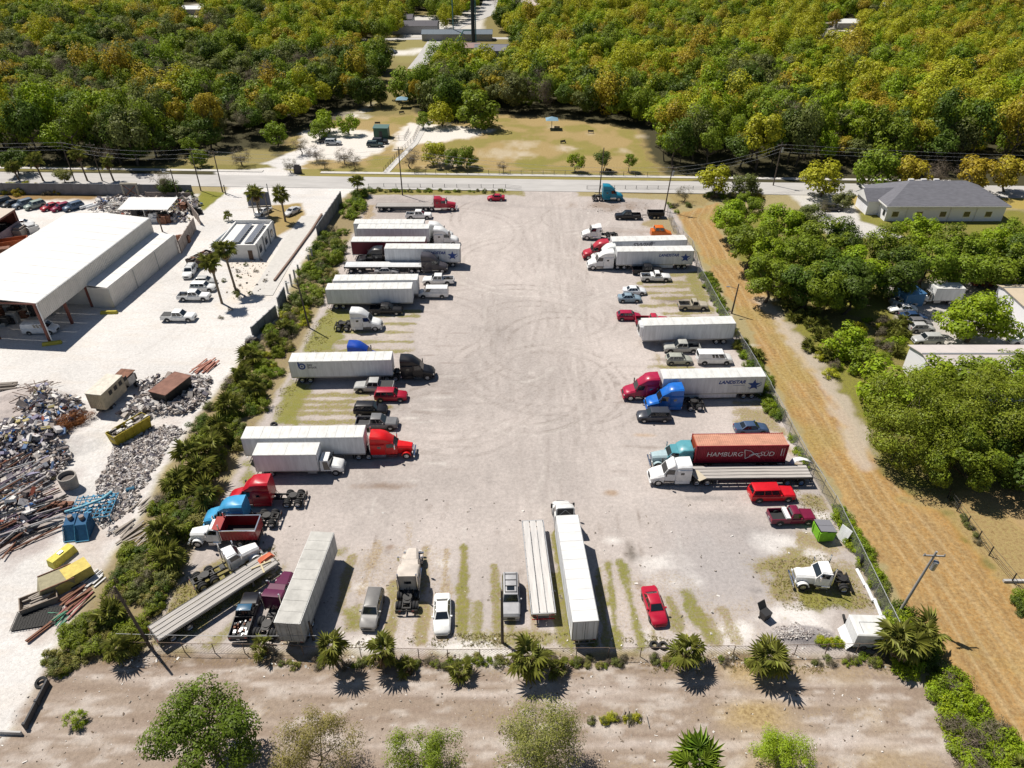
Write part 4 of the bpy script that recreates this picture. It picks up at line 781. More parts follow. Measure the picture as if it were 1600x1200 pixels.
o = link('orange_tarp', MB().hull8([(-.9, -.4, 0), (.9, -.5, 0), (.8, .5, 0), (-.8, .4, 0)], [(-.7, -.3, .2), (.6, -.3, .28), (.6, .3, .18), (-.5, .3, .3)]).mesh('orange_tarp', mat('orange_cloth', (.55, .13, .06), .8)), None, (*g(415, 872, 1.5), 1.5), (0, 0, h)); tag(o, 'orange folded tarp on the end of the slanted flatbed', 'tarp')
l, h, q = ctr(376, 1000, 396, 938); make_car('pickup', (.015, .015, .02), 'black pickup with a blue cab and scrap in its bed', l, h, roofc=(.02, .09, .17), extra=('junk',))
a = Vector(g(410, 1003, 0)); b = Vector(g(447, 920, 0)); l, h, q = (((a + b) / 2).x, ((a + b) / 2).y), math.atan2((b - a).y, (b - a).x), 8
tractor('dark purple short tractor beside the grey slanted box trailer', (l[0] + .2, l[1] + .6), h, (.10, .012, .05), 8.2, .8, 2.85, 'classic')
l, h, q = ctr(448, 973.5, 504, 831, 4.1); box_trailer('grey box trailer parked slanted with its dark doors towards the fence', l, h, q, mat('worn_grey_box', (.45, .46, .46), .6, 0, .3, 0, 1.2, .3, (1, 1, 2)), roofm=mat('worn_roof', (.45, .44, .41), .7, 0, .3, 0, .8, .25))
l, h, q = ctr(588, 935, 577, 981); make_car('suv', (.30, .29, .28), 'silver grey suv behind the palms facing the fence', l, h, roofc=(.16, .155, .15))
l, h, q = ctr(643.5, 958, 645.5, 868); l = (g(643.5, 900)[0], (g(643, 962)[1] + g(645, 868)[1]) / 2); tractor('tan sleeper tractor seen from behind with a bare chassis', l, R(91), (.56, .50, .44), 8.2, 1.7, 3.1, 'classic', slot=True)
l, h, q = ctr(692, 936, 691, 995); make_car('sedan', (.80, .80, .78), 'white sedan facing the fence near the tan tractor', l, h)
l, h, q = ctr(797.5, 912, 798.5, 969); make_car('bigsuv', (.38, .38, .39), 'silver suv with roof rack and sunroof beside the short flatbed', l, h, extra=('rack', 'sunroof'), Ls=5.3)
l, h, q = ctr(849.5, 959, 832, 813, 1.45); flatbed('pale aluminium flatbed trailer beside the big white box trailer', l, h, q, 1.45, n=3, plank=mat('aluminium_deck', (.56, .54, .52), .5, .2, .4, 0, .8, .2, (.4, 3, 3)))
l, h, q = ctr(915.5, 971, 886, 805, 4.1); t = box_trailer('big white box trailer with white rear doors near the camera', l, h, q, roofm=mat('bright_roof', (.66, .66, .65), .6, 0, .3, 0, 1.5, .14, (1, .3, 1), .3), ribs=1.1); ll, hh = hitch(t, q, 7.0, 1.3, .8)
tractor('white tractor with hollow roof fairing ahead of the big white trailer', ll, hh, (.66, .66, .65), 7.0, .8, 3.95, dark_top=True)
l, h, q = ctr(1012, 925, 1031, 981); make_car('sedan', (.42, .01, .035), 'bright red sedan parked alone with its nose to the fence', l, h, Ls=4.75)
# ---- right row
l, h, q = near(924, 315, 975, 315, 2.4); tractor('teal sleeper tractor on the verge near the road', l, h, (.01, .22, .34), 7.6, 1.8, 3.9)
l, h, q = near(962, 344, 1001, 344, 2); make_car('crew', BLACK, 'black pickup in front of the black utility trailer', l, h + math.pi)
def utility_trailer(label, loc, hd):
    root = link('utility_trailer', None, None, (loc[0], loc[1], .02), (0, 0, hd)); tag(root, label, 'trailer'); b = MB().box(-1.9, 1.9, -.95, .95, .6, .68)
    for y in (-1, 1): b.box(-1.9, 1.9, y * .95 - .03, y * .95 + .03, .68, 1.5)
    b.box(-1.93, -1.87, -.92, .92, .68, 1.5); b.box(1.87, 1.93, -.92, .92, .68, 1.5); link('box_body', b.mesh('box_body', M_DARK), root)
    link('tongue', MB().tube((1.9, .5, .55), (3.2, 0, .5), .05).tube((1.9, -.5, .55), (3.2, 0, .5), .05).tube((3.0, 0, .0), (3.0, 0, .7), .04).mesh('tongue', M_DARK), root)
    for x in (-.45, .45):
        for y in (-1, 1): wheel(root, x, y * 1.1, .34)
    for y in (-1, 1): link('fender', MB().box(-1.0, 1.0, y * 1.1 - .13, y * 1.1 + .13, .7, .74).mesh('fender', M_DARK), root)
l, h, q = near(1010, 342, 1040, 342, 2); utility_trailer('black open utility trailer with high sides by the fence', l, h + math.pi)
l, h, q = near(905, 375.5, 970, 375.5, 2.4, 'L'); tractor('white tractor with a low cab standing apart at the top of the right row', l, h, WHITE, 8.0, .9, 3.0)
def small_cab(label, loc, hd):
    root = link('orange_truck_cab', None, None, (loc[0], loc[1], .02), (0, 0, hd)); tag(root, label, 'truck cab'); m = paint((.62, .14, .01))
    link('body', MB().loft([ring(*q_) for q_ in ((-2.2, .6, 1.9, 1.0), (.6, .6, 1.9, 1.05), (1.4, .6, 1.5, 1.0), (2.3, .6, 1.2, .9))]).mesh('body', m, 35), root)
    greenhouse(root, -1.6, .9, -1.4, .4, 1.85, 2.6, .98, .85, m, [(.1, .45), (.55, .9)]); 
    for x in (-1.4, 1.5):
        for y in (-1, 1): wheel(root, x, y * .95, .42)
l, h, q = near(1021, 374, 1044, 374, 2.0); small_cab('orange truck cab showing over the trailers by the fence', l, h)
l, h, q = near(957, 377.5, 1074, 374.8, 2.6, 'L', 4.1); t = box_trailer('white trailer with slanted grey lettering in the upper right row', l, h, q); ll, hh = hitch(t, q, 8.4, .6)
tractor('red sleeper tractor of the trailer with slanted grey lettering', ll, hh, (.42, .02, .04), 8.4)
text(t, 'SWIFT', 3.6, 2.85, 1.15, LOGOG, 1.33, math.pi, .3, .04, 1.35)
MBq = MB().hull8([(-.2, -.01, -.9), (.1, -.01, -.9), (.1, 0, -.9), (-.2, 0, -.9)], [(.5, -.01, .9), (1.1, -.01, 1.0), (1.1, 0, 1.0), (.5, 0, .9)]); link('swoosh', MBq.mesh('swoosh', LOGOG), t, (.2, 1.345, 3.2), (0, 0, math.pi), (.8, 1, .7))
l, h, q = near(964.6, 393.3, 1085, 392, 2.6, 'L', 4.1); t = box_trailer('white skirted blue star trailer in front of the grey lettered one', l, h, q, skirt=True); ll, hh = hitch(t, q, 8.2, .5)
tractor('white sleeper tractor with big windows at the skirted trailer, upper right row', ll, hh, WHITE, 8.2)
text(t, 'LANDSTAR', -.7, 2.95, .8, LOGO, 1.326, math.pi, .25, .03); star(t, -6.1, 2.65, 1.0, LOGO, 1.33, math.pi)
x, y = g(940, 412); tractor('white tractor squeezed between the red tractor and its white neighbour', (ll[0] + .6, (ll[1] + 138.7) / 2 - .15), h, (.7, .72, .7), 7.4, 1.6, 3.8)
l, h, q = near(993, 430.5, 1031, 430.5, 2); make_car('crew', BLACK, 'black pickup hidden behind the small white pickup', l, h)
l, h, q = near(1003, 441, 1047, 441, 1.9); make_car('pickup', WHITE, 'small white single cab pickup with an open bed', l, h, extra=('toolbox',))
l, h, q = near(975, 462, 1008.5, 462, 1.8); make_car('sedan', (.72, .74, .76), 'white sedan behind the pale blue sedan', l, h, Ls=4.5)
l, h, q = near(966, 473.6, 1002, 473.6, 1.8); make_car('sedan', (.22, .30, .36), 'pale blue sedan overlapping a white sedan', l, h, Ls=4.4)
l, h, q = near(1062, 486, 1105, 486, 1.9); make_car('pickup', BEIGE, 'beige pickup close to the chain link fence', l, h, Ls=5.3)
l, h, q = near(963.5, 502, 1003, 502, 1.8); make_car('hatch', (.36, .01, .05), 'crimson hatchback at the tail of the red pickup', l, h)
l, h, q = near(993, 513, 1047, 513, 1.9); make_car('pickup', (.42, .02, .05), 'red pickup mostly hidden behind the pale blue trailer', (l[0], l[1] + .6), h)
l, h, q = near(1006.4, 509, 1150.4, 505.5, 2.6, 'L', 4.1); box_trailer('plain bluish white refrigerated trailer without tractor', l, h, q, ribs=20, reefer=True)
l, h, q = near(1034.5, 553, 1097.5, 553, 2, 'L'); make_car('crew', (.40, .40, .37), 'silver crew cab pickup under the refrigerated trailer', l, h)
l, h, q = near(1087, 571, 1146, 571, 2); make_car('winvan', WHITE, 'white passenger van with three side windows', l, h)
l, h, q = near(1039, 571, 1084, 571, 1.8); make_car('hatch', (.36, .37, .32), 'silver hatchback behind the white passenger van', l, h)
l, h, q = near(1036.8, 592, 1197.6, 588.5, 2.6, 'L', 4.1); t = box_trailer('long white trailer with a blue star behind crimson and blue tractors', l, h, q, skirt=True, ribs=20); ll, hh = hitch(t, q, 8.2, .4)
tractor('crimson sleeper tractor of the long lettered trailer', ll, hh, (.36, .01, .05), 8.2, 1.9, 3.95)
text(t, 'LANDSTAR', -.7, 2.95, .8, LOGO, 1.326, math.pi, .25, .03); star(t, -6.1, 2.65, 1.0, LOGO, 1.33, math.pi); link('pinstripe', MB().box(-4.7, -2.9, 1.318, 1.325, 2.6, 2.65).mesh('pinstripe', LOGO), t)
l, h, q = near(1009, 645, 1102, 643, 2.4, 'L'); tractor('bright blue sleeper tractor without trailer beside a dark suv', l, h, (.01, .13, .5), 8.7, 1.9, 3.95)
l, h, q = near(997, 661, 1048, 661, 1.9, 'L'); make_car('suv', (.045, .05, .065), 'dark grey suv in front of the blue tractor', l, h)
l, h, q = near(1148, 681, 1203, 679, 1.8); make_car('sedan', (.05, .085, .16), 'dark blue sedan behind the red shipping container', l, h)
# container on its chassis
l, h, q = near(1089.5, 697.5, 1232.5, 695.8, 2.5, 'L', 4.1); MC = mat('container_red', (.30, .008, .028), .5, 0, .4, 0, .7, .2); MCT = mat('container_roof_faded', (.50, .25, .17), .7, 0, .3, 0, .8, .3, (.6, 2, 1)); MCE = mat('container_end_orange', (.42, .075, .03), .6, 0, .3, 0, 1, .25)
ch = flatbed('black container chassis under the red shipping container', l, h, q + .3, 1.28, name='container_chassis', plank=M_FRAME, n=2)
root = link('shipping_container', None, None, (l[0], l[1], 1.32), (0, 0, h)); tag(root, 'red shipping container with big white lettering on its side', 'shipping container'); hl = q / 2; w_ = 1.24
def corrug(n, x0, x1, y, dpt):
    vs = []; st_ = (x1 - x0) / n
    for k in range(n):
        a = x0 + k * st_
        for dx, dy in ((0, 0), (.18, 0), (.32, dpt), (.68, dpt), (.82, 0)): vs.append((a + dx * st_, y + dy))
    vs.append((x1, y)); return vs
pr = corrug(44, -hl, hl, 0, .045)
for y, sg in ((-w_, 1), (w_, -1)):
    vs = [(x, y + sg * yy, .0) for x, yy in pr] + [(x, y + sg * yy, 2.8) for x, yy in pr]; n = len(pr)
    link('side_wall', MB().add(vs, [(k, k + 1, n + k + 1, n + k) if sg > 0 else (k, n + k, n + k + 1, k + 1) for k in range(n - 1)]).mesh('side_wall', MC), root)
vs = [(x, -w_, 2.80 - yy * .6) for x, yy in pr] + [(x, w_, 2.80 - yy * .6) for x, yy in pr]; n = len(pr)
link('roof', MB().add(vs, [(k, k + 1, n + k + 1, n + k) for k in range(n - 1)]).mesh('roof', MCT), root)
fr = MB()
for x in (-hl, hl):
    for y in (-1, 1): fr.box(x - .08, x + .08, y * (w_ + .01) - .07, y * (w_ + .01) + .07, 0, 2.85)
for y in (-1, 1):
    fr.box(-hl + .08, hl - .08, y * (w_ + .01) - .04, y * (w_ + .01) + .04, 2.72, 2.83); fr.box(-hl + .08, hl - .08, y * (w_ + .01) - .04, y * (w_ + .01) + .04, 0, .14)
link('edge_frame', fr.mesh('edge_frame', MC), root)
e = MB().box(hl - .04, hl + .02, -w_, w_, .05, 2.78)
for k in range(9): y = -1.1 + k * .275; e.box(hl + .02, hl + .05, y - .07, y + .07, .15, 2.65)
link('end_wall', e.mesh('end_wall', MCE), root); e = MB().box(-hl - .02, -hl + .04, -w_, w_, .05, 2.78); link('end_door', e.mesh('end_door', MC), root)
text(root, 'HAMBURG', 4.55, 1.05, 1.05, LOGOW, 1.29, math.pi, .12, -.005, .95); text(root, 'S\u00dcD', -2.4, 1.05, 1.05, LOGOW, 1.29, math.pi, .12, -.005, .98)
fl = MB()
for a, b in (((-.9, .7), (-.6, -.75)), ((-.9, .72), (-.1, .55)), ((-.1, .55), (.5, .05)), ((-.6, -.75), (.1, -.3)), ((.1, -.3), (.8, .15)), ((.5, .05), (1.0, .0)), ((.5, .02), (1.3, -.62)), ((.75, .1), (1.3, -.55)), ((-.15, -.25), (.4, .02)), ((.15, .0), (1.15, .12))): fl.tube((a[0], 0, a[1]), (b[0], 0, b[1]), .05, .035, n=5)
link('flag_emblem', fl.mesh('flag_emblem', LOGOW), root, (-1.25, 1.30, 1.4), (0, 0, math.pi))
mk_ = MB().box(-5.32, -5.22, 1.285, 1.292, 1.05, 2.25)
for k in range(6): mk_.box(-5.62, -5.55, 1.285, 1.292, 1.05 + k * .22, 1.18 + k * .22)
link('code_marks', mk_.mesh('code_marks', LOGOW), root)
ll = (g(1013, 727)[0] + 4.1 * 1.0, l[1]); tractor('pale teal long-nose tractor at the container chassis', ll, h, (.36, .47, .50), 8.2, 1.6, 3.2, 'classic', cabc=(.09, .29, .34))
l, h, q = near(1085, 749, 1271, 747, 2.6, 'L', 1.45); flatbed('long grey planked flatbed trailer below the red container', l, h, q, 1.45, n=4, rim=mat('blue_rim', (.1, .2, .4), .4, .4))
tractor('white sleeper tractor at the long grey flatbed', (g(1015, 757)[0] + 4.0, l[1]), h, (.74, .74, .74), 8.2, 1.9, 3.3, 'aero', tanks=M_DARK)
o = link('plywood_sheet', MB().box(-.6, .6, -.9, .9, 0, .04).mesh('plywood_sheet', mat('plywood', (.48, .42, .32), .8)), None, (*g(1091, 744, 1.52), 1.60), (0, 0, .5)); tag(o, 'plywood sheet on the front end of the grey flatbed', 'plywood sheet')
l, h, q = near(1169.5, 787, 1246, 785, 2.0); make_car('bigsuv', (.55, .008, .015), 'large bright red suv under the long grey flatbed', l, h)
l, h, q = near(1204, 823, 1274, 821, 2.0); make_car('pickup', (.17, .01, .04), 'old maroon single cab pickup with white trim by the green bin', l, h, Ls=5.5, extra=('toolbox',))
l, h, q = near(1239, 927, 1332, 924, 2.4, 'L'); tractor('white day cab tractor standing on the weeds', l, R(176), WHITE, 6.4, 0, 2.7, 'classic', axles=1)
l, h, q = near(760, 314.5, 790, 314.5, 1.8); make_car('sedan', (.40, .01, .04), 'red car at the top of the lot entrance', l, h + math.pi, Ls=4.3)
# ---- left yard vehicles
l, h, q = near(252.5, 504, 302.5, 504, 2); make_car('crew', WHITE, 'white pickup alone on the sand in front of the other yard pickups', l, h, extra=('cover',), Ls=5.9)
l, h, q = near(276, 471.5, 327.5, 471.5, 2); make_car('crew', WHITE, 'white pickup beside the two tall palms', l, h, Ls=5.9)
l, h, q = near(299, 457, 333, 457, 1.9); make_car('suv', WHITE, 'white suv half hidden behind a yard pickup', l, h, Ls=4.6)
l, h, q = near(306, 447, 334, 447, 1.9); make_car('hatch', SILVER, 'grey hatchback farthest in the row of yard cars', l, h, Ls=4.1)
a = Vector(g(303, 418)); b = Vector(g(288, 440)); u = b - a; make_car('suv', WHITE, 'white suv pointing at the camera beside the wooden bin', ((a + b) / 2 + Vector((.3, 0)))[:2], math.atan2(u.y, u.x), extra=('rack',))
l, h, q = near(26, 525, 97, 523, 2.1); make_car('winvan', (.7, .72, .75), 'white off-road wagon parked inside the open hall', l, h, Ls=5.6)
for i, (px, py, k, c, lb) in enumerate(((3, 320, 'suv', DGREY, 'dark suv at the left end of the scrap yard car row'), (19, 322, 'sedan', BLACK, 'black sedan second in the scrap yard car row'), (38, 323, 'suv', (.13, .17, .22), 'blue grey suv third in the scrap yard car row'), (56, 325, 'suv', (.24, .30, .27), 'pale green suv fourth in the scrap yard car row'), (81, 326.5, 'sedan', (.34, .015, .03), 'red sedan fifth in the scrap yard car row'), (97, 327.5, 'hatch', (.24, .01, .05), 'maroon hatchback sixth in the scrap yard car row'), (116, 327, 'suv', (.07, .11, .18), 'dark blue suv last in the scrap yard car row'))):
    make_car(k, c, lb, g(px, py), R(-128), group='cars in the scrap yard row', Ls=4.7)
for px, py, c, lb in ((412, 334, WHITE, 'white car left of the palm beside the office lawn'), (457, 334, (.5, .5, .5), 'pale grey car right of the palm beside the office lawn')): make_car('sedan', c, lb, g(px, py), R(-115))
for px, py, c, lb in ((38, 353, WHITE, 'white car by the rusty red shed, upper one'), (44, 358.5, SILVER, 'silver car by the rusty red shed, lower one')): make_car('hatch', c, lb, g(px, py), R(15))
# ---- right side yard vehicles
for px1, px2, py, k, c, d, lb in ((1393, 1434, 480, 'sedan', SILVER, 'R', 'silver sedan beside the blue canopy'), (1391, 1433, 491, 'sedan', WHITE, 'L', 'white sedan in front of the silver sedan'), (1405, 1453, 503, 'sedan', NAVY, 'R', 'dark blue sedan behind the palmetto clump'), (1426, 1452, 513, 'hatch', GREY, 'R', 'grey hatchback by the leafy yard tree'), (1433, 1452, 521, 'hatch', SILVER, 'R', 'silver hatchback half under the yard tree'), (1433, 1470, 540, 'suv', SILVER, 'L', 'silver suv nearest the long roof'), (1583, 1620, 541, 'suv', WHITE, 'L', 'white suv at the far right edge'), (1572, 1615, 452, 'sedan', NAVY, 'L', 'dark sedan beside the tan roofed building'), (1520, 1562, 449, 'sedan', (.3, .1, .05), 'L', 'rust brown sedan in the tree shade'), (1283, 1318, 331, 'suv', DGREY, 'R', 'dark suv beside the grey roofed house')):
    l, h, q = near(px1, py, px2, py, 1.8, d); make_car(k, c, lb, l, h)
l, h, q = near(1431, 477.5, 1503, 477.5, 2.4, 'L'); box_truck('white box truck facing left in front of the yard tree', l, h, 7.6, 5.3, 3.5)
# ---- park vehicles
for px, py, c, k, hd, lb in ((586, 229, (.06, .09, .09), 'suv', 0, 'dark green suv parked near the park shed'), (594, 224.5, DGREY, 'suv', 0, 'black suv behind the green one by the park shed'), (521, 226, (.4, .43, .46), 'suv', 0, 'light suv in the tree shade of the park'), (511, 222, DGREY, 'sedan', .3, 'dark sedan in the tree shade of the park'), (650, 47, DGREY, 'suv', 0, 'dark suv in the far parking area'), (672, 38, WHITE, 'sedan', .4, 'white car in the far parking area')): make_car(k, c, lb, g(px, py), hd)
for k in range(7): make_car('sedan', [WHITE, SILVER, NAVY, GREY][k % 4], 'car in the small lot behind the left wood', (g(578 + k * 6.4, 83)[0], g(590, 83 - (k % 2) * 2)[1]), R(80), group='cars in the small lot behind the left wood', Ls=4.4)
# ---------------------------------------------------------------- buildings and walls
def obj(name, mb, m, label=None, cat=None, group=None, kind=None, loc=(0, 0, 0), rot=(0, 0, 0), parent=None, smooth=None):
    o = link(name, mb.mesh(name, m, smooth) if isinstance(mb, MB) else mb, parent, loc, rot); return tag(o, label, cat, group, kind)
M_METALW = mat('pale_metal_roof', (.68, .67, .65), .5, 0, .4, 0, .35, .1, (1, 1, 1)); M_SIDING = mat('beige_siding', (.66, .62, .57), .6, .1, .4, 0, .6, .12); M_REDST = mat('red_steel', (.16, .045, .03), .6)
def wall_seg(a, b, z0, z1, th=.12):
    a = Vector(a); b = Vector(b); u = (b - a).normalized(); n = Vector((-u.y, u.x)) * th / 2
    return MB().hull8([(*(a - n), z0), (*(b - n), z0), (*(b + n), z0), (*(a + n), z0)], [(*(a - n), z1), (*(b - n), z1), (*(b + n), z1), (*(a + n), z1)])
def siding(root, a, b, z0, z1, m, pitch=.9, name='wall_panel', th=.12):
    "a wall of upright ribbed sheets, each sheet a piece"
    a = Vector(a); b = Vector(b); L = (b - a).length; u = (b - a) / L; n = Vector((u.y, -u.x)); ang = math.atan2(u.y, u.x); k = max(1, int(L / 5.5)); w_ = L / k
    def mk_():
        p = MB().box(.012, w_ - .012, -th / 2, th / 2, 0, z1 - z0); q = int(w_ / pitch * 2)
        for i in range(q + 1): x = .05 + (w_ - .1) * i / q; p.box(x - .05, x + .05, -th / 2 - .045, -th / 2, .02, z1 - z0 - .02)
        return p.mesh(name, m)
    me = cached(('sd', round(w_, 2), round(z1 - z0, 2), m.name, name, pitch), mk_)
    for i in range(k): c = a + u * (w_ * i); link(name, me, root, (c.x, c.y, z0), (0, 0, ang))
# main hall
FR, BR, BL, FL = (-78.3, 103.3), (-75.1, 140.3), (-93.4, 142.6), (-97.4, 105.0)
root = link('storage_hall', None); tag(root, 'large white roofed steel hall open at its near end', 'hall')
def lerp2(a, b, t): return (a[0] + (b[0] - a[0]) * t, a[1] + (b[1] - a[1]) * t)
rf, rb = lerp2(FL, FR, .5), lerp2(BL, BR, .5)
for side, (e0, e1) in enumerate(((FR, BR), (FL, BL))):
    for k in range(12):
        a0, a1 = lerp2(e0, e1, k / 12 + .0008), lerp2(e0, e1, (k + 1) / 12 - .0008); r0, r1 = lerp2(rf, rb, k / 12 + .0008), lerp2(rf, rb, (k + 1) / 12 - .0008)
        q = [(*a0, 7.5), (*a1, 7.5), (*r1, 8.1), (*r0, 8.1)]
        if side: q = q[::-1]
        link('roof_sheet', MB().hull8([(x, y, z - .1) for x, y, z in q], q).mesh('roof_sheet', M_METALW), root)
siding(root, FR, lerp2(FR, BR, .34), 4.3, 7.38, M_SIDING); siding(root, lerp2(FR, BR, .34), BR, 0, 7.38, M_SIDING)
siding(root, BR, BL, 0, 7.38, M_SIDING); siding(root, BL, FL, 0, 7.38, M_SIDING)
obj('eave_trim', wall_seg(FR, BR, 7.34, 7.46, .3), M_STEEL, parent=root); obj('eave_trim', wall_seg(FL, FR, 7.2, 7.44, .25), M_REDST, parent=root)
for t in (0, .17, .34): x, y = lerp2(FR, BR, t); obj('column', MB().box(x - .5, x - .1, y - .2, y + .2, 0, 7.3), M_REDST, parent=root)
for t in (.5, 1.): x, y = lerp2(FR, FL, t); obj('column', MB().box(x - .2, x + .2, y, y + .3, 0, 7.5), M_REDST, parent=root)
obj('downpipe', MB().tube((FR[0] + .2, FR[1] - .2, 0), (FR[0] + .2, FR[1] - .2, 7.3), .09), M_TRWHITE, parent=root)
x, y = lerp2(FR, BR, .36); obj('inner_wall', wall_seg((x - .2, y), (x - 18, y + 1.5), 0, 7.3), M_SIDING, parent=root)
for i, (px, py) in enumerate(((5, 508), (18, 490), (60, 492))):
    m_ = MB(); r3 = random.Random(i)
    for k in range(14): cx, cy, s = r3.uniform(-2, 2), r3.uniform(-1, 1), r3.uniform(.3, .9); m_.box(cx - s, cx + s, cy - s * .6, cy + s * .6, 0 if k < 6 else .8, r3.uniform(.8, 2.2), k % 3)
    obj('machine_stack', m_, [M_DARK, M_STEEL, M_RUST], ['dark machinery just inside the open hall', 'dark crates deep in the open hall', 'steel stores behind the wagon in the hall'][i], 'machinery', loc=(*g(px, py), 0))
# annex
A0, A1, A2, A3 = (-73.3, 115.3), (-70.6, 139.5), (-75.0, 140.0), (-77.2, 115.8)
root = link('annex_shed', None); tag(root, 'lower white roofed shed built along the big hall', 'shed')
for k in range(9):
    a0, a1 = lerp2(A0, A1, k / 9 + .001), lerp2(A0, A1, (k + 1) / 9 - .001); r0, r1 = lerp2(A3, A2, k / 9 + .001), lerp2(A3, A2, (k + 1) / 9 - .001)
    q = [(*a0, 4.15), (*a1, 4.15), (*r1, 4.45), (*r0, 4.45)]; link('roof_sheet', MB().hull8([(x, y, z - .08) for x, y, z in q], q).mesh('roof_sheet', M_METALW), root)
siding(root, A0, A1, 0, 4.05, M_SIDING); siding(root, A3, A0, 0, 4.05, M_SIDING, .5); siding(root, A1, A2, 0, 4.05, M_SIDING)
for t in (0, .33, .66, 1): x, y = lerp2(A0, A1, t); obj('downpipe', MB().tube((x + .2, y, 0), (x + .2, y, 4.0), .07), M_STEEL, parent=root)
for px, py, lb in ((171, 490, 'yellow concrete bumper block by the low shed'), (82, 538, 'yellow concrete bumper block at the foot of the hall column')):
    x, y = g(px, py); obj('bumper_block', MB().hull8([(-1.5, -.35, 0), (1.5, -.35, 0), (1.5, .35, 0), (-1.5, .35, 0)], [(-1.4, -.2, .55), (1.4, -.2, .55), (1.4, .2, .55), (-1.4, .2, .55)]), matte((.42, .36, .05)), lb, 'concrete block', 'yellow bumper blocks', loc=(x, y, 0), rot=(0, 0, .3 if px < 100 else .05))
# rusty shed at the left edge
root = link('rusty_shed', None); tag(root, 'rusty red open shed with tan roof at the left edge', 'shed')
x1, y1, y2 = -110.7, 128.0, 151.8; MTR = mat('tan_roof', (.5, .42, .35), .7)
for k in range(6): a = y1 + (y2 - y1) * k / 6; b = a + (y2 - y1) / 6 - .02; obj('roof_sheet', MB().hull8([(x1 - 16, a, 5.6), (x1 + .3, a, 4.95), (x1 + .3, b, 4.95), (x1 - 16, b, 5.6)], [(x1 - 16, a, 5.7), (x1 + .3, a, 5.05), (x1 + .3, b, 5.05), (x1 - 16, b, 5.7)]), MTR, parent=root)
siding(root, (x1, y1), (x1, y2), 0, 2.3, mat('mauve_siding', (.34, .27, .29), .7)); siding(root, (x1, y2), (x1 - 16, y2), 0, 4.9, M_REDST); siding(root, (x1 - 8, y1), (x1 - 8, y2), 0, 4.9, M_REDST)
obj('eave_beam', MB().box(x1 - .1, x1 + .2, y1, y2, 4.6, 4.9), M_REDST, parent=root)
for y in (y1 + .3, 136, 144, y2 - .4): obj('column', MB().box(x1 - .35, x1 - .07, y - .15, y + .15, 0, 4.6), M_REDST, parent=root)
o = link('scrap_container', None, None, (*g(22, 386), 0), (0, 0, .42)); tag(o, 'orange rust open scrap container by the red shed', 'scrap container')
obj('walls', MB().box(-3, 3, -1.2, -1.1, 0, 1.8).box(-3, 3, 1.1, 1.2, 0, 1.8).box(-3, -2.9, -1.1, 1.1, 0, 1.8).box(2.9, 3, -1.1, 1.1, 0, 1.8), mat('orange_rust', (.35, .09, .03), .8, 0, .3, 0, 2, .4), parent=o)
for k, (px, py, lb) in enumerate(((8, 362, 'dark scrap block behind the red shed wall'), (36, 366, 'pale wooden crate beside the red shed'), (50, 362, 'grey baled scrap beside the red shed'), (10, 400, 'dark red scrap bin at the left edge'))):
    obj('scrap_bale', MB().box(-1.6, 1.6, -1, 1, 0, 1.5).box(-1.2, 1, -.7, .8, 1.5, 1.9), [M_DARK, M_WOOD, M_STEEL, M_RUST][k], lb, 'scrap bale', loc=(*g(px, py), 0), rot=(0, 0, .5 + k))
# office with solar panels
root = link('office_building', None); tag(root, 'small white office with two long solar panel rows on its roof', 'office')
ox0, ox1, oy0, oy1, oh = -60.8, -52.6, 136.1, 148.4, 3.3; MW = mat('white_stucco', (.72, .71, .69), .8, 0, .2, 0, .8, .1)
obj('walls', MB().box(ox0, ox1, oy0, oy1, 0, oh - .35), MW, parent=root); obj('roof', MB().box(ox0 + .2, ox1 - .2, oy0 + .2, oy1 - .2, oh - .35, oh - .3), M_METALW, parent=root)
pp = MB().box(ox0 - .03, ox0 + .2, oy0, oy1, oh - .4, oh + .1).box(ox1 - .2, ox1 + .03, oy0, oy1, oh - .4, oh + .3).box(ox0 + .2, ox1 - .2, oy0 - .03, oy0 + .2, oh - .4, oh + .02).box(ox0 + .2, ox1 - .2, oy1 - .2, oy1 + .03, oh - .4, oh + .5)
obj('parapet', pp, MW, parent=root)
for k in range(4): y = oy0 + .1 + k * (oy1 - oy0 - .2) / 3; obj('pilaster', MB().box(ox1 + .03, ox1 + .25, y - .12, y + .12, 0, oh + .2), mat('grey_trim', (.25, .26, .27), .7), parent=root)
for k in range(3):
    y = oy0 + 2 + k * (oy1 - oy0) / 3; f = obj('window', MB().box(ox1 + .03, ox1 + .09, y - .7, y + .7, .9, 2.3), M_DARK, parent=root); obj('pane', MB().box(ox1 + .09, ox1 + .1, y - .6, y + .6, 1.0, 2.2), M_GLASS, parent=f)
obj('door', MB().box(-54.6, -53.7, oy0 - .09, oy0 - .03, 0, 2.1), mat('brown_door', (.1, .06, .04), .6), parent=root)
f = obj('window', MB().box(-57.6, -56.9, oy0 - .08, oy0 - .03, 1.2, 2.0), M_DARK, parent=root)
MS = mat('solar_cells', (.17, .18, .21), .3, .2, .6)
for r_ in range(2):
    for k in range(9):
        x0 = ox0 + 2.6 + r_ * 2.7; y0 = oy0 + 1.2 + k * 1.12
        q = [(x0, y0, oh - .12), (x0 + 1.7, y0, oh + .22), (x0 + 1.7, y0 + 1.07, oh + .22), (x0, y0 + 1.07, oh - .12)]; s_ = obj('solar_panel', MB().hull8([(a, b, c - .04) for a, b, c in q], q), M_STEEL, parent=root)
        q2 = [(x0 + .06, y0 + .05, oh - .105), (x0 + 1.64, y0 + .05, oh + .213), (x0 + 1.64, y0 + 1.02, oh + .213), (x0 + .06, y0 + 1.02, oh - .105)]; obj('cells', MB().hull8([(a, b, c - .01) for a, b, c in q2], [(a, b, c + .006) for a, b, c in q2]), MS, parent=s_)
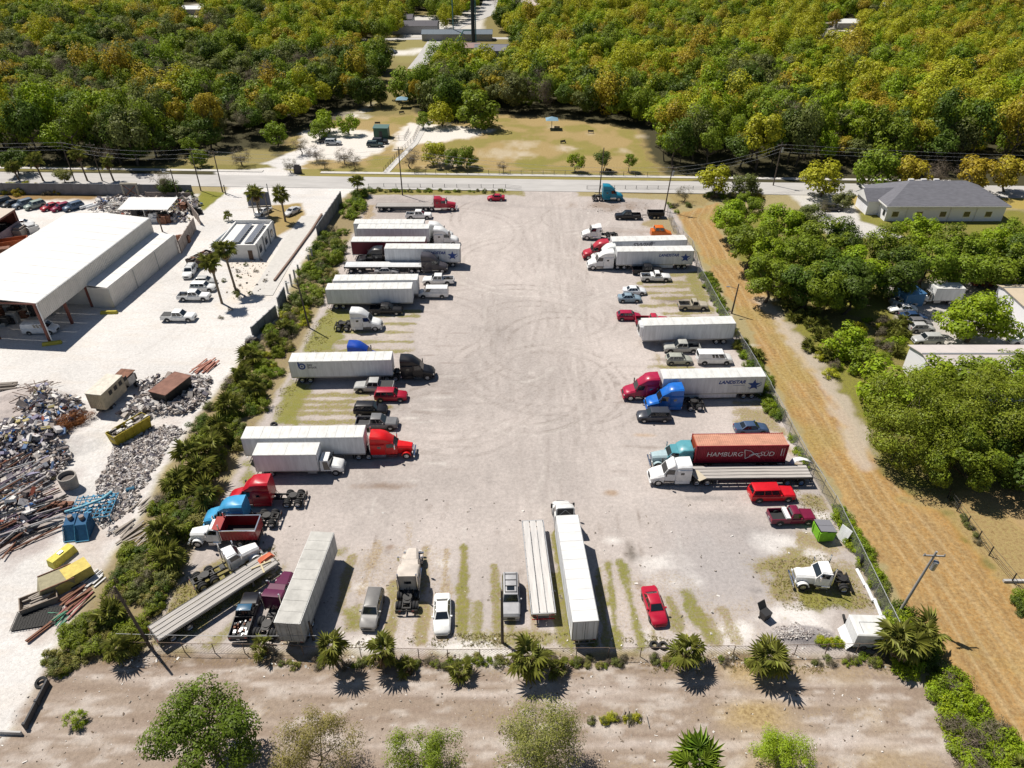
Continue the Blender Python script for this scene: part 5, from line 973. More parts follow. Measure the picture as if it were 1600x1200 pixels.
for a, b in (((-62.8, 138), (-61.2, 149)),): siding(root, a, b, 0, 2.6, mat('blue_white_panel', (.5, .56, .62), .6), 1.2, 'screen_panel', .08)
# walls near the yard
def panel_wall(label, a, b, z, m, step=3.0, name='concrete_wall', th=.16, vary=0., gap=.03):
    root = link(name, None); tag(root, label, 'wall'); a = Vector(a); b = Vector(b); L = (b - a).length; n = max(1, round(L / step)); u = (b - a) / L; ang = math.atan2(u.y, u.x)
    me = cached(('pw', round(L / n, 2), z, m.name), lambda: MB().box(gap, L / n - gap, -th / 2, th / 2, -.3, z).box(-.12, .12, -.14, .14, -.3, z + .08).mesh('wall_panel', m))
    for k in range(n): c = a + u * (L * k / n); link('wall_panel', me, root, (c.x, c.y, rnd.uniform(-vary, vary)), (0, 0, ang))
    return root
MGW = mat('grey_wall', (.22, .225, .24), .85, 0, .2, 0, .6, .25); MBW = mat('brown_fence_board', (.30, .25, .22), .85, 0, .2, 0, 1, .3)
panel_wall('long grey wall between the scrap yard and the road', (-150, 175.6), (-80, 173.6), 2.8, MGW, 4.5)
panel_wall('weathered board wall on the grass corner by the road', (-79.2, 166.5), (-71.5, 154.8), 2.4, MBW, 2.4)
panel_wall('low grey wall running through the scrap behind the canopy', g(230, 310), g(300, 311), 1.6, MBW, 3)
panel_wall('tall weathered board wall between hall and office', (-70.0, 139.3), (-71.6, 152.2), 2.8, MBW, 2.4)
panel_wall('dark grey wall along the top of the shrub belt', g(534, 318), g(497, 374), 3.0, MGW, 2.6)
panel_wall('dark grey wall panel with vines by the palms', g(438, 488), g(448, 470), 3.0, MGW, 2.2)
panel_wall('dark grey wall section rising out of the shrubs', g(397, 530), g(434, 495), 2.4, MGW, 2.2)
panel_wall('black low wall at the south west corner of the yard', g(42, 1138), g(78, 1068), .8, mat('black_wall', (.06, .06, .065), .8), 3)
o = panel_wall('concrete barrier at the bottom left edge', g(-20, 1146), g(36, 1148), .5, M_CONC, 3)
for k, (px, py) in enumerate(((450, 458), (456, 447), (462, 440), (468, 432), (484, 416), (489, 406))):
    obj('concrete_post', MB().box(-.14, .14, -.14, .14, -.2, 2.6), M_CONC, 'upright grey concrete post among the shrubs', 'concrete post', 'posts left of the old wall', loc=(*g(px, py), 0))
o = link('timber_edging', None); tag(o, 'long brown timber edging beside the pale lane', 'edging')
pts = [g(503, 336), g(488, 360), g(470, 385), g(452, 410), g(429, 440)]
for a, b in zip(pts[:-1], pts[1:]): obj('beam', wall_seg(a, b, 0, .45, .35), mat('brown_beam', (.2, .13, .1), .8), parent=o)
# canopy and gate structure
root = link('canopy_shelter', None); tag(root, 'white flat canopy roof over scrap next to the hall', 'canopy'); x0, x1 = g(190, 320, 3.4)[0], g(268, 320, 3.4)[0]; y0, y1 = g(230, 326, 3.4)[1], g(230, 310, 3.4)[1]
for k in range(5): a = x0 + (x1 - x0) * k / 5; obj('roof_sheet', MB().hull8([(a + .01, y0, 3.1), (a + (x1 - x0) / 5 - .01, y0, 3.1), (a + (x1 - x0) / 5 - .01, y1, 3.6), (a + .01, y1, 3.6)], [(a + .01, y0, 3.18), (a + (x1 - x0) / 5 - .01, y0, 3.18), (a + (x1 - x0) / 5 - .01, y1, 3.68), (a + .01, y1, 3.68)]), M_METALW, parent=root)
for x in (x0 + .3, (x0 + x1) / 2, x1 - .3):
    for y, z in ((y0 + .3, 3.1), (y1 - .3, 3.55)): obj('post', MB().box(x - .08, x + .08, y - .08, y + .08, 0, z), M_STEEL, parent=root)
root = link('steel_gantry', None, None, (*g(207, 308), 0)); tag(root, 'beige steel portal frame standing against the grey wall', 'portal frame')
obj('post', MB().box(-2.0, -1.6, -.2, .2, 0, 3.2), matte((.5, .45, .36)), parent=root); obj('post', MB().box(1.6, 2.0, -.2, .2, 0, 3.2), matte((.5, .45, .36)), parent=root); obj('cross_beam', MB().box(-2.1, 2.1, -.2, .2, 3.2, 3.6), matte((.5, .45, .36)), parent=root); obj('brace', MB().tube((-1.6, 0, .3), (1.6, 0, 3.0), .1).tube((1.6, 0, .3), (-1.6, 0, 3.0), .1), M_RUST, parent=root)
# billboard
root = link('billboard', None, None, (*g(409, 337), 0), (0, 0, .1)); tag(root, 'grey billboard seen from behind beside a palm', 'billboard')
for x in (-1.6, 0, 1.6): obj('post', MB().box(x - .1, x + .1, -.1, .1, 0, 5.4), M_WOOD, parent=root)
obj('sign_board', MB().box(-2.6, 2.6, .12, .24, 2.4, 5.6), mat('board_grey', (.14, .16, .22), .7), parent=root); obj('ledge', MB().box(-2.6, 2.6, -.6, .1, 2.2, 2.3), M_WOOD, parent=root)
# grey roofed house on the right
root = link('grey_roofed_house', None); tag(root, 'white house with a large grey hip roof on the right', 'house'); hx0, hx1, hy0, hy1 = 85.8, 114.2, 156.4, 170.5
MSH = mat('grey_shingles', (.155, .155, .175), .85, 0, .2, 0, 1.2, .22, (.6, 2, 1)); MWS = mat('white_siding', (.80, .80, .84), .7)
obj('walls', MB().box(hx0 + .6, hx1 - .6, hy0 + .6, hy1 - .6, 0, 3.75), MWS, parent=root)
e = .0; rA, rB = (hx0 + 8, (hy0 + hy1) / 2 + 1, 6.9), (hx1 - 7.5, (hy0 + hy1) / 2 + 1, 6.9)
for nm, vs in (('roof_slope', [(hx0, hy0, 3.7), (hx1, hy0, 3.7), rB, rA]), ('roof_slope', [(hx1, hy1, 3.7), (hx0, hy1, 3.7), rA, rB]), ('roof_hip', [(hx0, hy1, 3.7), (hx0, hy0, 3.7), rA]), ('roof_hip', [(hx1, hy0, 3.7), (hx1, hy1, 3.7), rB])):
    n = len(vs); obj(nm, MB().add(vs + [(x, y, z + .16) for x, y, z in vs], [tuple(range(n - 1, -1, -1)), tuple(range(n, 2 * n))] + [(k, (k + 1) % n, n + (k + 1) % n, n + k) for k in range(n)]), MSH, parent=root)
obj('fascia', MB().box(hx0 - .05, hx1 + .05, hy0 - .1, hy0 - .0, 3.5, 3.78).box(hx0 - .12, hx0 - .02, hy0, hy1, 3.5, 3.78), MW, parent=root)
g0 = hy0 + 4.5; obj('porch', MB().box(hx0 - 2.2, hx0 + .6, g0, g0 + 6, 0, 3.4), MWS, parent=root)
obj('porch_roof', MB().hull8([(hx0 - 2.8, g0 - .5, 3.4), (hx0 + 4, g0 - .5, 3.4), (hx0 + 4, g0 + 6.5, 3.4), (hx0 - 2.8, g0 + 6.5, 3.4)], [(hx0 - 2.8, g0 + 2.9, 5.4), (hx0 + 4.5, g0 + 2.9, 5.6), (hx0 + 4.5, g0 + 3.1, 5.6), (hx0 - 2.8, g0 + 3.1, 5.4)]), MSH, parent=root)
obj('porch_gable', MB().add([(hx0 - 2.85, g0 - .2, 3.35), (hx0 - 2.85, g0 + 6.2, 3.35), (hx0 - 2.85, g0 + 3, 5.2), (hx0 - 2.7, g0 - .2, 3.35), (hx0 - 2.7, g0 + 6.2, 3.35), (hx0 - 2.7, g0 + 3, 5.2)], [(0, 2, 1), (3, 4, 5), (0, 1, 4, 3), (1, 2, 5, 4), (2, 0, 3, 5)]), MW, parent=root)
for x in (88.5, 94, 99.5, 105, 110): w_ = obj('window', MB().box(x - .8, x + .8, hy0 + .54, hy0 + .6, 1, 2.4), M_LAMP, parent=root); obj('pane', MB().box(x - .7, x + .7, hy0 + .52, hy0 + .54, 1.1, 2.3), M_GLASS, parent=w_)
for y in (158, 162): w_ = obj('window', MB().box(hx0 + .54, hx0 + .6, y - .6, y + .6, 1, 2.4), M_LAMP, parent=root); obj('pane', MB().box(hx0 + .52, hx0 + .54, y - .5, y + .5, 1.1, 2.3), M_GLASS, parent=w_)
for x in (91, 101, 107): obj('downpipe', MB().box(x - .06, x + .06, hy0 + .45, hy0 + .55, 0, 3.6), MW, parent=root)
for x in (94, 97, 100): obj('roof_vent', MB().box(x, x + 1.2, 165.5, 166.1, 6.5, 6.95), MW, parent=root)
# long roofed building and tan roofed building
def gable(label, x0, x1, y0, y1, ze, zr, yr, mr, mw, cat='building', name='warehouse_building'):
    root = link(name, None); tag(root, label, cat); obj('walls', MB().box(x0 + .3, x1 - .3, y0 + .3, y1 - .3, 0, ze - .1), mw, parent=root)
    n = max(3, int((x1 - x0) / 3))
    for k in range(n):
        a, b = x0 + (x1 - x0) * k / n + .01, x0 + (x1 - x0) * (k + 1) / n - .01
        for q in ([(a, y0, ze), (b, y0, ze), (b, yr, zr), (a, yr, zr)], [(a, yr + .001, zr), (b, yr + .001, zr), (b, y1, ze), (a, y1, ze)]): obj('roof_sheet', MB().hull8([(x, y, z - .1) for x, y, z in q], q), mr, parent=root)
    obj('gable_end', MB().hull8([(x0 + .28, y0 + .3, ze - .2), (x0 + .34, y0 + .3, ze - .2), (x0 + .34, y1 - .3, ze - .2), (x0 + .28, y1 - .3, ze - .2)], [(x0 + .28, yr - .1, zr - .15), (x0 + .34, yr - .1, zr - .15), (x0 + .34, yr + .1, zr - .15), (x0 + .28, yr + .1, zr - .15)]), mw, parent=root)
    obj('ridge_cap', MB().box(x0, x1, yr - .15, yr + .15, zr, zr + .06), M_STEEL, parent=root); return root
gable('long pale roofed building half under the right hand tree', 62.4, 100, 86.0, 95.4, 4.4, 5.4, 91.2, mat('pale_roof_metal', (.52, .47, .45), .6, 0, .3, 0, .5, .08), MWS)
gable('tan roofed white building at the right edge', 88.6, 110, 106.5, 117, 4.0, 4.4, 115, mat('tan_roof_metal', (.50, .42, .31), .7, 0, .3, 0, .6, .1), MWS)
root = link('blue_canopy', None, None, (*g(1416, 472), 0), (0, 0, .2)); tag(root, 'blue pop-up canopy in the shade of the trees', 'canopy'); MBC = mat('blue_fabric', (.06, .18, .36), .8)
obj('roof_cloth', MB().add([(-2, -2, 2.6), (2, -2, 2.6), (2, 2, 2.6), (-2, 2, 2.6), (0, 0, 4.0)], [(0, 1, 4), (1, 2, 4), (2, 3, 4), (3, 0, 4), (3, 2, 1, 0)]), MBC, parent=root); obj('side_cloth', MB().box(-1.9, 1.9, -1.95, -1.9, 0, 2.6).box(-1.95, -1.9, -1.9, 1.9, 0, 2.6), MBC, parent=root)
for x in (-1.9, 1.9):
    for y in (-1.9, 1.9): obj('pole', MB().tube((x, y, 0), (x, y, 2.6), .05), M_STEEL, parent=root)
# far roofs
MFW = mat('far_house_wall', (.34, .33, .33), .8)
for (px, py, wd, dp, hh, mr, lb) in ((303, 22, 26, 9, 4, (.7, .7, .7), 'long white roofed building deep in the left wood'), (648, 50, 26, 16, 5, (.07, .065, .075), 'dark roofed house beside the far parking area'), (625, 42, 16, 14, 6, (.08, .07, .08), 'dark roofed house behind its larger neighbour'), (783, 90, 24, 14, 5, (.15, .15, .18), 'grey roofed white house right of the mast'), (715, 62, 36, 9, 4, (.12, .15, .18), 'low blue grey building behind the mast'), (735, 84, 10, 8, 4, (.30, .2, .18), 'small pinkish house at the foot of the mast'),
    (822, 18, 30, 22, 6, (.5, .42, .38), 'tan hip roofed house at the top edge'), (1322, 44, 14, 10, 4, (.62, .62, .6), 'white roofed house in the right wood, nearer one'), (1382, 20, 24, 12, 5, (.62, .64, .68), 'white roofed house in the right wood, farther one'), (412, 22, 16, 10, 4, (.55, .56, .58), 'pale roofed house in the upper left wood'), (1290, 62, 10, 7, 3, (.55, .5, .42), 'small pale roofed cabin in the right wood')):
    x, y = g(px, py); gable(lb, x - wd / 2, x + wd / 2, y - dp / 2, y + dp / 2, hh * .8, hh * .8 + 1.6, y, mat('far_roof_%d' % px, mr, .8), MFW, 'house', 'small_house')
# masts
bx, by = g(740, 76); root = link('radio_mast', None, None, (bx, by, 0)); tag(root, 'dark radio mast rising past the top of the view', 'mast'); obj('pole', MB().tube((0, 0, 0), (0, 0, 75), .95, .7, 12), mat('mast_dark', (.02, .03, .035), .6), parent=root); obj('cable_tray', MB().box(1.0, 1.5, -.3, .3, 0, 74), mat('mast_teal', (.06, .2, .22), .6), parent=root)
root = link('radio_mast', None, None, (*g(709, 62), 0)); tag(root, 'thin teal mast left of the dark mast', 'mast'); obj('pole', MB().tube((0, 0, 0), (0, 0, 60), .28, .2, 8), mat('mast_teal', (.06, .2, .22), .6), parent=root)
root = link('pipe_support', None, None, (*g(722, 76), 0)); tag(root, 'teal pipe frame leaning beside the dark mast', 'frame'); obj('pipe_frame', MB().tube((-4, 0, 0), (1, 0, 8), .25).tube((1, 0, 8), (5, 0, 8), .25), mat('mast_teal', (.06, .2, .22), .6), parent=root)
# park shed, shades, fences, benches
root = link('park_shed', None, None, (*g(597, 214), 0), (0, 0, -.05)); tag(root, 'dark green shed with a flat roof in the park', 'shed'); obj('walls', MB().box(-2.2, 2.2, -1.5, 1.5, 0, 3.0), mat('dark_green', (.015, .07, .04), .6), parent=root); obj('roof', MB().hull8([(-2.4, -1.7, 3.0), (2.4, -1.7, 3.0), (2.4, 1.7, 3.3), (-2.4, 1.7, 3.3)], [(-2.4, -1.7, 3.1), (2.4, -1.7, 3.1), (2.4, 1.7, 3.4), (-2.4, 1.7, 3.4)]), mat('teal_roof', (.05, .12, .11), .6), parent=root); obj('door', MB().box(-.5, .5, -1.55, -1.5, 0, 2.1), M_DARK, parent=root)
for px, py, lb in ((862, 201, 'blue sunshade on a post in the dog park field'), (629, 168, 'blue sunshade in the shade of the round park tree')):
    root = link('sunshade', None, None, (*g(px, py), 0)); tag(root, lb, 'sunshade', 'blue park sunshades'); obj('post', MB().tube((0, 0, 0), (0, 0, 3.2), .09), M_DARK, parent=root); obj('shade_roof', MB().add([(-2, -2, 2.9), (2, -2, 2.9), (2, 2, 2.9), (-2, 2, 2.9), (0, 0, 3.8)], [(0, 1, 4), (1, 2, 4), (2, 3, 4), (3, 0, 4), (3, 2, 1, 0)]), mat('shade_blue', (.16, .28, .36), .8), parent=root)
def bench(label, px, py, r_):
    root = link('park_bench', None, None, (*g(px, py), 0), (0, 0, r_)); tag(root, label, 'bench', 'park benches'); obj('seat', MB().box(-.9, .9, -.25, .25, .42, .48), M_DARK, parent=root); obj('backrest', MB().box(-.9, .9, .25, .3, .5, .9), M_DARK, parent=root)
    for x in (-.8, .8): obj('leg', MB().box(x - .04, x + .04, -.2, .25, 0, .42), M_DARK, parent=root)
for px, py, lb in ((950, 269, 'dark bench under the small dark tree by the road'), (628, 178, 'dark bench on the lawn below the round tree'), (923, 208, 'pale bench on a sandy spot in the field'), (870, 202, 'bench under the blue sunshade in the field'), (590, 195, 'bench beside the park shed'), (880, 224, 'small bench alone in the dog park field')): bench(lb, px, py, rnd.uniform(-.6, .6))
def rail_fence(label, pts, h=1.3, step=3.0, m=M_FRAME, rails=3, name='rail_fence'):
    root = link(name, None); tag(root, label, 'fence'); r_ = MB()
    pm = cached(('rp', h, m.name), lambda: MB().box(-.05, .05, -.05, .05, -.2, h).mesh('post', m))
    for a, b in zip(pts[:-1], pts[1:]):
        a = Vector(a); b = Vector(b); L = (b - a).length; n = max(1, round(L / step))
        for k in range(n): c = a.lerp(b, k / n); link('post', pm, root, (c.x, c.y, 0))
        for q in range(rails): z = h * (q + .9) / rails; r_.tube((*a, z), (*b, z), .025, n=5)
    link('rails', r_.mesh('rails', m), root); return root
rail_fence('black rail fence between dog park and road', [g(648, 272.5), g(780, 273), g(900, 274), g(1030, 277)]); rail_fence('dark rail fence along the park path', [g(600, 270), g(620, 245), g(646, 220), g(655, 200), g(668, 188)], 1.4, 2.5); rail_fence('short rail pen beside the green park shed', [g(615, 219), g(632, 219), g(640, 205)], 1.4, 2)
rail_fence('low dark rail fence along the verge in front of the lot', [g(576, 293), g(600, 292.5), g(790, 294), g(815, 297)], 1.0, 3); rail_fence('low dark fence on the verge east of the lot entrance', [g(917, 296), g(960, 295.5), g(1045, 296), g(1120, 297)], 1.0, 3)
rail_fence('thin dark fence with wire beside the mown path', [g(1480, 778), g(1510, 820), g(1545, 868), g(1580, 910), g(1640, 985)], 1.5, 3.0)
obj('concrete_curb', MB().box(0, 9, -.15, .15, 0, .3), M_CONC, 'short white concrete curb at the right edge', 'curb', loc=(*g(1567, 909), 0))
obj('stone_sign', MB().box(-1.0, 1.0, -.3, .3, 0, 2.0).box(-.7, .7, -.25, .25, 2.0, 2.4), mat('dark_stone', (.08, .07, .07), .8), 'dark stone park sign at the junction corner', 'sign', loc=(*g(466, 271), 0))
# ---------------------------------------------------------------- chain link fences
def chain_mesh(Lp, h, s=.2, mm=None):
    m = MB(); w_ = .011; k = -h
    while k < Lp:
        for sg in (1, -1):
            x0, x1, z0, z1 = (k, k + h, 0, h) if sg > 0 else (k, k + h, h, 0)
            if x0 < 0: z0 = z0 + sg * (-x0); x0 = 0
            if x1 > Lp: z1 = z1 - sg * (x1 - Lp); x1 = Lp
            if x1 > x0: m.add([(x0, 0, z0 + .05 - w_), (x1, 0, z1 + .05 - w_), (x1, .004, z1 + .05 + w_), (x0, .004, z0 + .05 + w_)], [(0, 1, 2, 3)])
        k += s
    return m.mesh('wire_mesh', mm or M_STEEL)
def chain_fence(label, pts, h=2.3, step=3.0, lean=0., s=.2, mm=None):
    root = link('chain_link_fence', None); tag(root, label, 'fence'); wm = chain_mesh(step, h, s, mm)
    pm = MB().tube((0, 0, -.2), (0, 0, h + .08), .045, n=8).mesh('post', mm or M_STEEL); rm = MB().tube((0, 0, h + .05), (step, 0, h + .05), .025 if mm else .04, n=6).mesh('top_rail', mm or M_STEEL)
    for a, b in zip(pts[:-1], pts[1:]):
        a = Vector(a); b = Vector(b); L = (b - a).length; n = max(1, round(L / step)); u = (b - a) / L; ang = math.atan2(u.y, u.x)
        for k in range(n):
            c = a + u * (L * k / n); sx = L / n / step; ln = rnd.uniform(-.03, .03) + lean
            link('wire_mesh', wm, root, (c.x, c.y, 0), (ln, 0, ang), (sx, 1, 1)); link('top_rail', rm, root, (c.x, c.y, 0), (ln, 0, ang), (sx, 1, 1)); link('post', pm, root, (c.x, c.y, 0), (ln, 0, ang))
    return root
chain_fence('tall chain link fence along the mown path, upper stretch', [g(1042, 336), g(1052, 362), g(1080, 392), g(1090, 430), g(1122, 490)])
chain_fence('chain link fence with shrubs through it, middle stretch', [g(1122, 490), g(1160, 552), g(1200, 618), g(1222, 660)])
chain_fence('leaning chain link fence with pale top rail, lower stretch', [g(1222, 660), g(1255, 722), g(1300, 795), g(1336, 868), g(1382, 966), g(1400, 1004)], 2.2, 3.0)
chain_fence('rusty chain link fence along the south side', [g(196, 1018), g(430, 1022), g(700, 1030), g(1000, 1026), g(1385, 1020)], 1.5, 3.0, 0, .34, mat('rusty_wire', (.17, .12, .09), .8))
# ---------------------------------------------------------------- poles and lines
def pole(label, px, py, h, arm=True, xf=False, lean=(0, 0), m=M_POLE, light=False, z0=0):
    x, y = g(px, py); root = link('utility_pole', None, None, (x, y, 0), (lean[0], lean[1], 0)); tag(root, label, 'utility pole'); obj('shaft', MB().tube((0, 0, -.3), (0, 0, h), .17, .11, 10), m, parent=root, smooth=40)
    if arm: obj('cross_arm', MB().box(-1.1, 1.1, -.06, .06, h - .7, h - .55), m, parent=root)
    if arm:
        for q in (-1, 0, 1): obj('insulator', MB().tube((q, 0, h - .55), (q, 0, h - .35), .06), M_STEEL, parent=root)
    if xf: obj('transformer', MB().tube((.35, -.25, h - 2.3), (.35, -.25, h - 1.2), .28, n=14), M_STEEL, parent=root, smooth=40)
    if light: obj('light_arm', MB().tube((0, 0, h - 1), (-1.6, 0, h - .6), .04).box(-2.1, -1.5, -.12, .12, h - .66, h - .54), M_STEEL, parent=root)
    return (x + math.sin(lean[1]) * h, y - math.sin(lean[0]) * h, h - .35)
P1 = pole('utility pole by the scrap yard palms, left one', 117, 283, 10.5); P2 = pole('utility pole by the scrap yard palms, right one', 160, 283, 10); P3 = pole('utility pole at the grass corner, left one', 314, 298, 11); P4 = pole('utility pole at the grass corner, right one', 348, 300, 10.5)
P5 = pole('tall pole on the verge above the flatbed', 629, 305, 12, True); P6 = pole('wooden pole behind the teal tractor', 936, 306, 12, False, lean=(0, .03)); P7 = pole('leaning utility pole with transformer by the entrance fence', 1038, 330, 11, True, True, (0, .06)); P8 = pole('utility pole at the wood edge right of the junction', 1208, 290, 11, True, True)
P9 = pole('short lamp pole in the middle of the scrap', 282, 322, 9, False, light=True); pole('rusty lamp pole by the canopy', 254, 362, 4.5, False); pole('thin pole among shrubs near the corrugated trailer', 483, 512, 9.5, False, lean=(.0, -.06), light=True)
pole('pole standing on the path side of the chain fence', 1143, 490, 6, False, lean=(0, .04), xf=False, light=True); pole('big grey pole with transformers at the south east corner', 1402, 962, 10.2, True, True, (.02, .06), mat('grey_pole', (.30, .29, .28), .8)); pole('leaning brown pole at the south west fence corner', 234, 1010, 9.0, False, lean=(-.03, -.10)); pole('slim wooden pole beside the silver suv', 785, 1004, 8.2, False, lean=(0, .0))
pole('thin post left of the grass corner', 353, 304, 2.5, False); pole('street lamp post by the billboard', 424, 325, 6, False, m=M_STEEL, light=True); pole('lamp post right of the wooden fence', 490, 1000, 3, False)
def wires(label, a, b, n=3, sag=1.6, dx=1.0, r_=.022, dz=0):
    m = MB()
    for q in range(n):
        o = (q - (n - 1) / 2) * dx; pts = []
        for k in range(13): t = k / 12; pts.append((a[0] + (b[0] - a[0]) * t, a[1] + (b[1] - a[1]) * t + o, a[2] + (b[2] - a[2]) * t - sag * 4 * t * (1 - t) - q * dz))
        for s_, e_ in zip(pts[:-1], pts[1:]): m.tube(s_, e_, r_, n=4, cap=False)
    obj('power_line', m, mat('cable', (.35, .36, .38), .6), label, 'power line')
wires('overhead lines running left from the scrap yard poles', (-230, P1[1] + 5, 11), P1, 3, 1.4, .3, dz=1.0); wires('overhead lines between the scrap yard poles', P1, P3, 3, 1.2, .3, dz=1.1); wires('overhead lines from the corner pole to the lot pole', P3, P5, 3, 1.5, .3, dz=1.1); wires('overhead lines over the lot entrance', P5, P7, 3, 1.6, .3, dz=1.0); wires('overhead lines from the entrance to the wood edge', P7, P8, 3, 1.0, .3, dz=1.0); wires('overhead lines along the wood on the right', P8, (230, 172, 11), 3, 2.0, .3, dz=1.0)
wires('low cable along the south fence', (g(190, 1008)[0], g(190, 1008)[1], 1.9), (g(500, 1015)[0], g(500, 1015)[1], 2.3), 1, .2)
# ---------------------------------------------------------------- things on and around the lot
def dumpster(label, loc, hd, c, L=2.2, W=1.7, H=1.5, lid=True, name='dumpster', fill=None):
    root = link(name, None, None, (*loc, .02), (0, 0, hd)); tag(root, label, 'dumpster'); m = matte(c)
    h, w_ = L / 2, W / 2; b = MB()
    for q in ([(-h, -w_), (h, -w_), (h, -w_ + .06), (-h, -w_ + .06)], [(-h, w_ - .06), (h, w_ - .06), (h, w_), (-h, w_)], [(-h, -w_ + .06), (-h + .06, -w_ + .06), (-h + .06, w_ - .06), (-h, w_ - .06)], [(h - .06, -w_ + .06), (h, -w_ + .06), (h, w_ - .06), (h - .06, w_ - .06)]): b.hull8([(x * .93, y * .9, .12) for x, y in q], [(x, y, H) for x, y in q])
    b.box(-h * .9, h * .9, -w_ * .88, w_ * .88, .1, .2); obj('container', b, m, parent=root)
    rb = MB()
    for k in range(max(2, int(L / 1.0))):
        x = -h + .3 + k * (L - .6) / max(1, int(L / 1.0) - 1)
        for y in (-1, 1): rb.hull8([(x - .06, y * w_ * .9 - .02, .15), (x + .06, y * w_ * .9 - .02, .15), (x + .06, y * w_ * .9 + .08 * y, .15), (x - .06, y * w_ * .9 + .08 * y, .15)], [(x - .06, y * w_ - .02, H), (x + .06, y * w_ - .02, H), (x + .06, y * (w_ + .08), H), (x - .06, y * (w_ + .08), H)])
    obj('ribs', rb, m, parent=root)
    if lid:
        for s_ in (-1, 1): obj('lid', MB().hull8([(s_ * h / 2 - h / 2 + .02, -w_, H), (s_ * h / 2 + h / 2 - .02, -w_, H), (s_ * h / 2 + h / 2 - .02, w_, H + .3), (s_ * h / 2 - h / 2 + .02, w_, H + .3)], [(s_ * h / 2 - h / 2 + .02, -w_, H + .05), (s_ * h / 2 + h / 2 - .02, -w_, H + .05), (s_ * h / 2 + h / 2 - .02, w_, H + .36), (s_ * h / 2 - h / 2 + .02, w_, H + .36)]), mat('grey_lid', (.2, .2, .22), .6), parent=root)
    if fill:
        f = MB(); r3 = random.Random(len(label))
        for k in range(int(30 * L * W / 6)): x, y, s = r3.uniform(-h + .3, h - .3), r3.uniform(-w_ + .3, w_ - .3), r3.uniform(.12, .4); f.box(x - s, x + s, y - s * .5, y + s * .5, H - .7, H - .35 + r3.uniform(0, .5), r3.randint(0, 2))
        tag(obj('scrap_load', f, fill, parent=root), kind='stuff')
    return root
M_LITW = matte((.6, .57, .52)); M_LITD = matte((.08, .07, .065))
dumpster('lime green dumpster with grey lids by the chain link fence', g(1284, 838), R(95), (.22, .52, .03), 2.0, 2.0, 1.6)
root = link('storage_trailer', None, None, (*g(1350, 1000), .02), (0, 0, R(-2))); tag(root, 'white enclosed storage trailer in the south east corner', 'trailer'); x, y = root.location[:2]
obj('body', MB().box(-1.7, 1.9, -1.2, 1.3, .45, 2.3), M_TRWHITE, parent=root); obj('roof', MB().hull8([(-1.72, -1.22, 2.3), (1.92, -1.22, 2.3), (1.92, 1.32, 2.3), (-1.72, 1.32, 2.3)], [(-1.6, -1.1, 2.38), (1.8, -1.1, 2.38), (1.8, 1.2, 2.38), (-1.6, 1.2, 2.38)]), M_ROOF, parent=root)
obj('roof_seam', MB().box(-1.0, 1.7, .35, .4, 2.38, 2.40).box(-1.05, -1.0, -.9, .4, 2.38, 2.40), M_STEEL, parent=root); obj('side_flap', MB().hull8([(-2.3, -1.3, .05), (-1.75, -1.3, .9), (-1.75, 1.2, .9), (-2.3, 1.2, .05)], [(-2.34, -1.3, .1), (-1.79, -1.3, .95), (-1.79, 1.2, .95), (-2.34, 1.2, .1)]), M_TRWHITE, parent=root)
for xx in (-.6, .5):
    for yy in (-1, 1): wheel(root, xx, yy * 1.15, .34)
def tire(label, loc, z=0, rot=(0, 0, 0), r=.5, group=None):
    o = obj('old_tyre', cached(('tyre', r), lambda: (lambda m: (m.loft([[(rr * math.cos(2 * math.pi * k / 16), rr * math.sin(2 * math.pi * k / 16), zz) for k in range(16)] for rr, zz in ((r * .55, .02), (r * .9, 0), (r, .06), (r, .2), (r * .9, .26), (r * .55, .24), (r * .5, .13), (r * .55, .02))], 0, False), m.mesh('old_tyre', M_TYRE, 40))[1])(MB())), None, label, 'tyre', group, loc=(*loc, z), rot=rot)
tire('old tyre with pale rim lying left of its twin by the fence', g(1022, 1009)); tire('old tyre lying right of its twin by the fence', g(1036, 1010)); tire('old tyre hung on the lower chain link fence', g(1341, 882), 1.0, (R(80), 0, R(60)), .55); tire('dark tyre leaning at the storage trailer corner', g(1316, 970), .3, (R(70), 0, R(80))); tire('old tyre lying by the weeds above the plain white trailer', g(428, 664)); tire('big dark tyre at the end of the shrub belt', g(66, 1068), .1, (R(20), 0, 0), .6)
for k, (px, py) in enumerate(((1098, 437), (1100, 449), (1103, 446))): tire('old tyre in the small heap by the upper fence', g(px, py), .1 * k, (R(10 * k), 0, 0), .45, 'tyres in the heap by the upper fence')
obj('white_board', MB().hull8([(-.6, -.05, .1), (.6, -.05, .1), (.6, .0, .1), (-.6, .0, .1)], [(-.7, .5, 1.9), (.7, .5, 1.9), (.7, .56, 1.9), (-.7, .56, 1.9)]), M_TRWHITE, 'white board leaning on the fence by the green dumpster', 'board', loc=(*g(1313, 845), 0), rot=(0, 0, R(-60)))
o = link('white_fairing', None, None, (*g(1259, 733), 0), (0, 0, .6)); tag(o, 'curved white truck fairing lying by the fence behind the flatbed', 'fairing')
obj('shell', MB().loft([[(x, y - .05, z), (x, y + .6, z + .1), (x, y + .6, z + .16), (x, y - .05, z + .06)] for x, y, z in ((-1.5, 1.2, .3), (-.8, 1.2, .9), (0, .7, 1.1), (.6, -.1, 1.0), (.9, -1.0, .6), (1.0, -1.8, .2))]), M_TRWHITE, parent=o, smooth=50)
o = link('pipe_row', None, None); tag(o, 'long white pipes lying along the fence above the storage trailer', 'pipe')
a, b = Vector(g(1338, 892)), Vector(g(1376, 965))
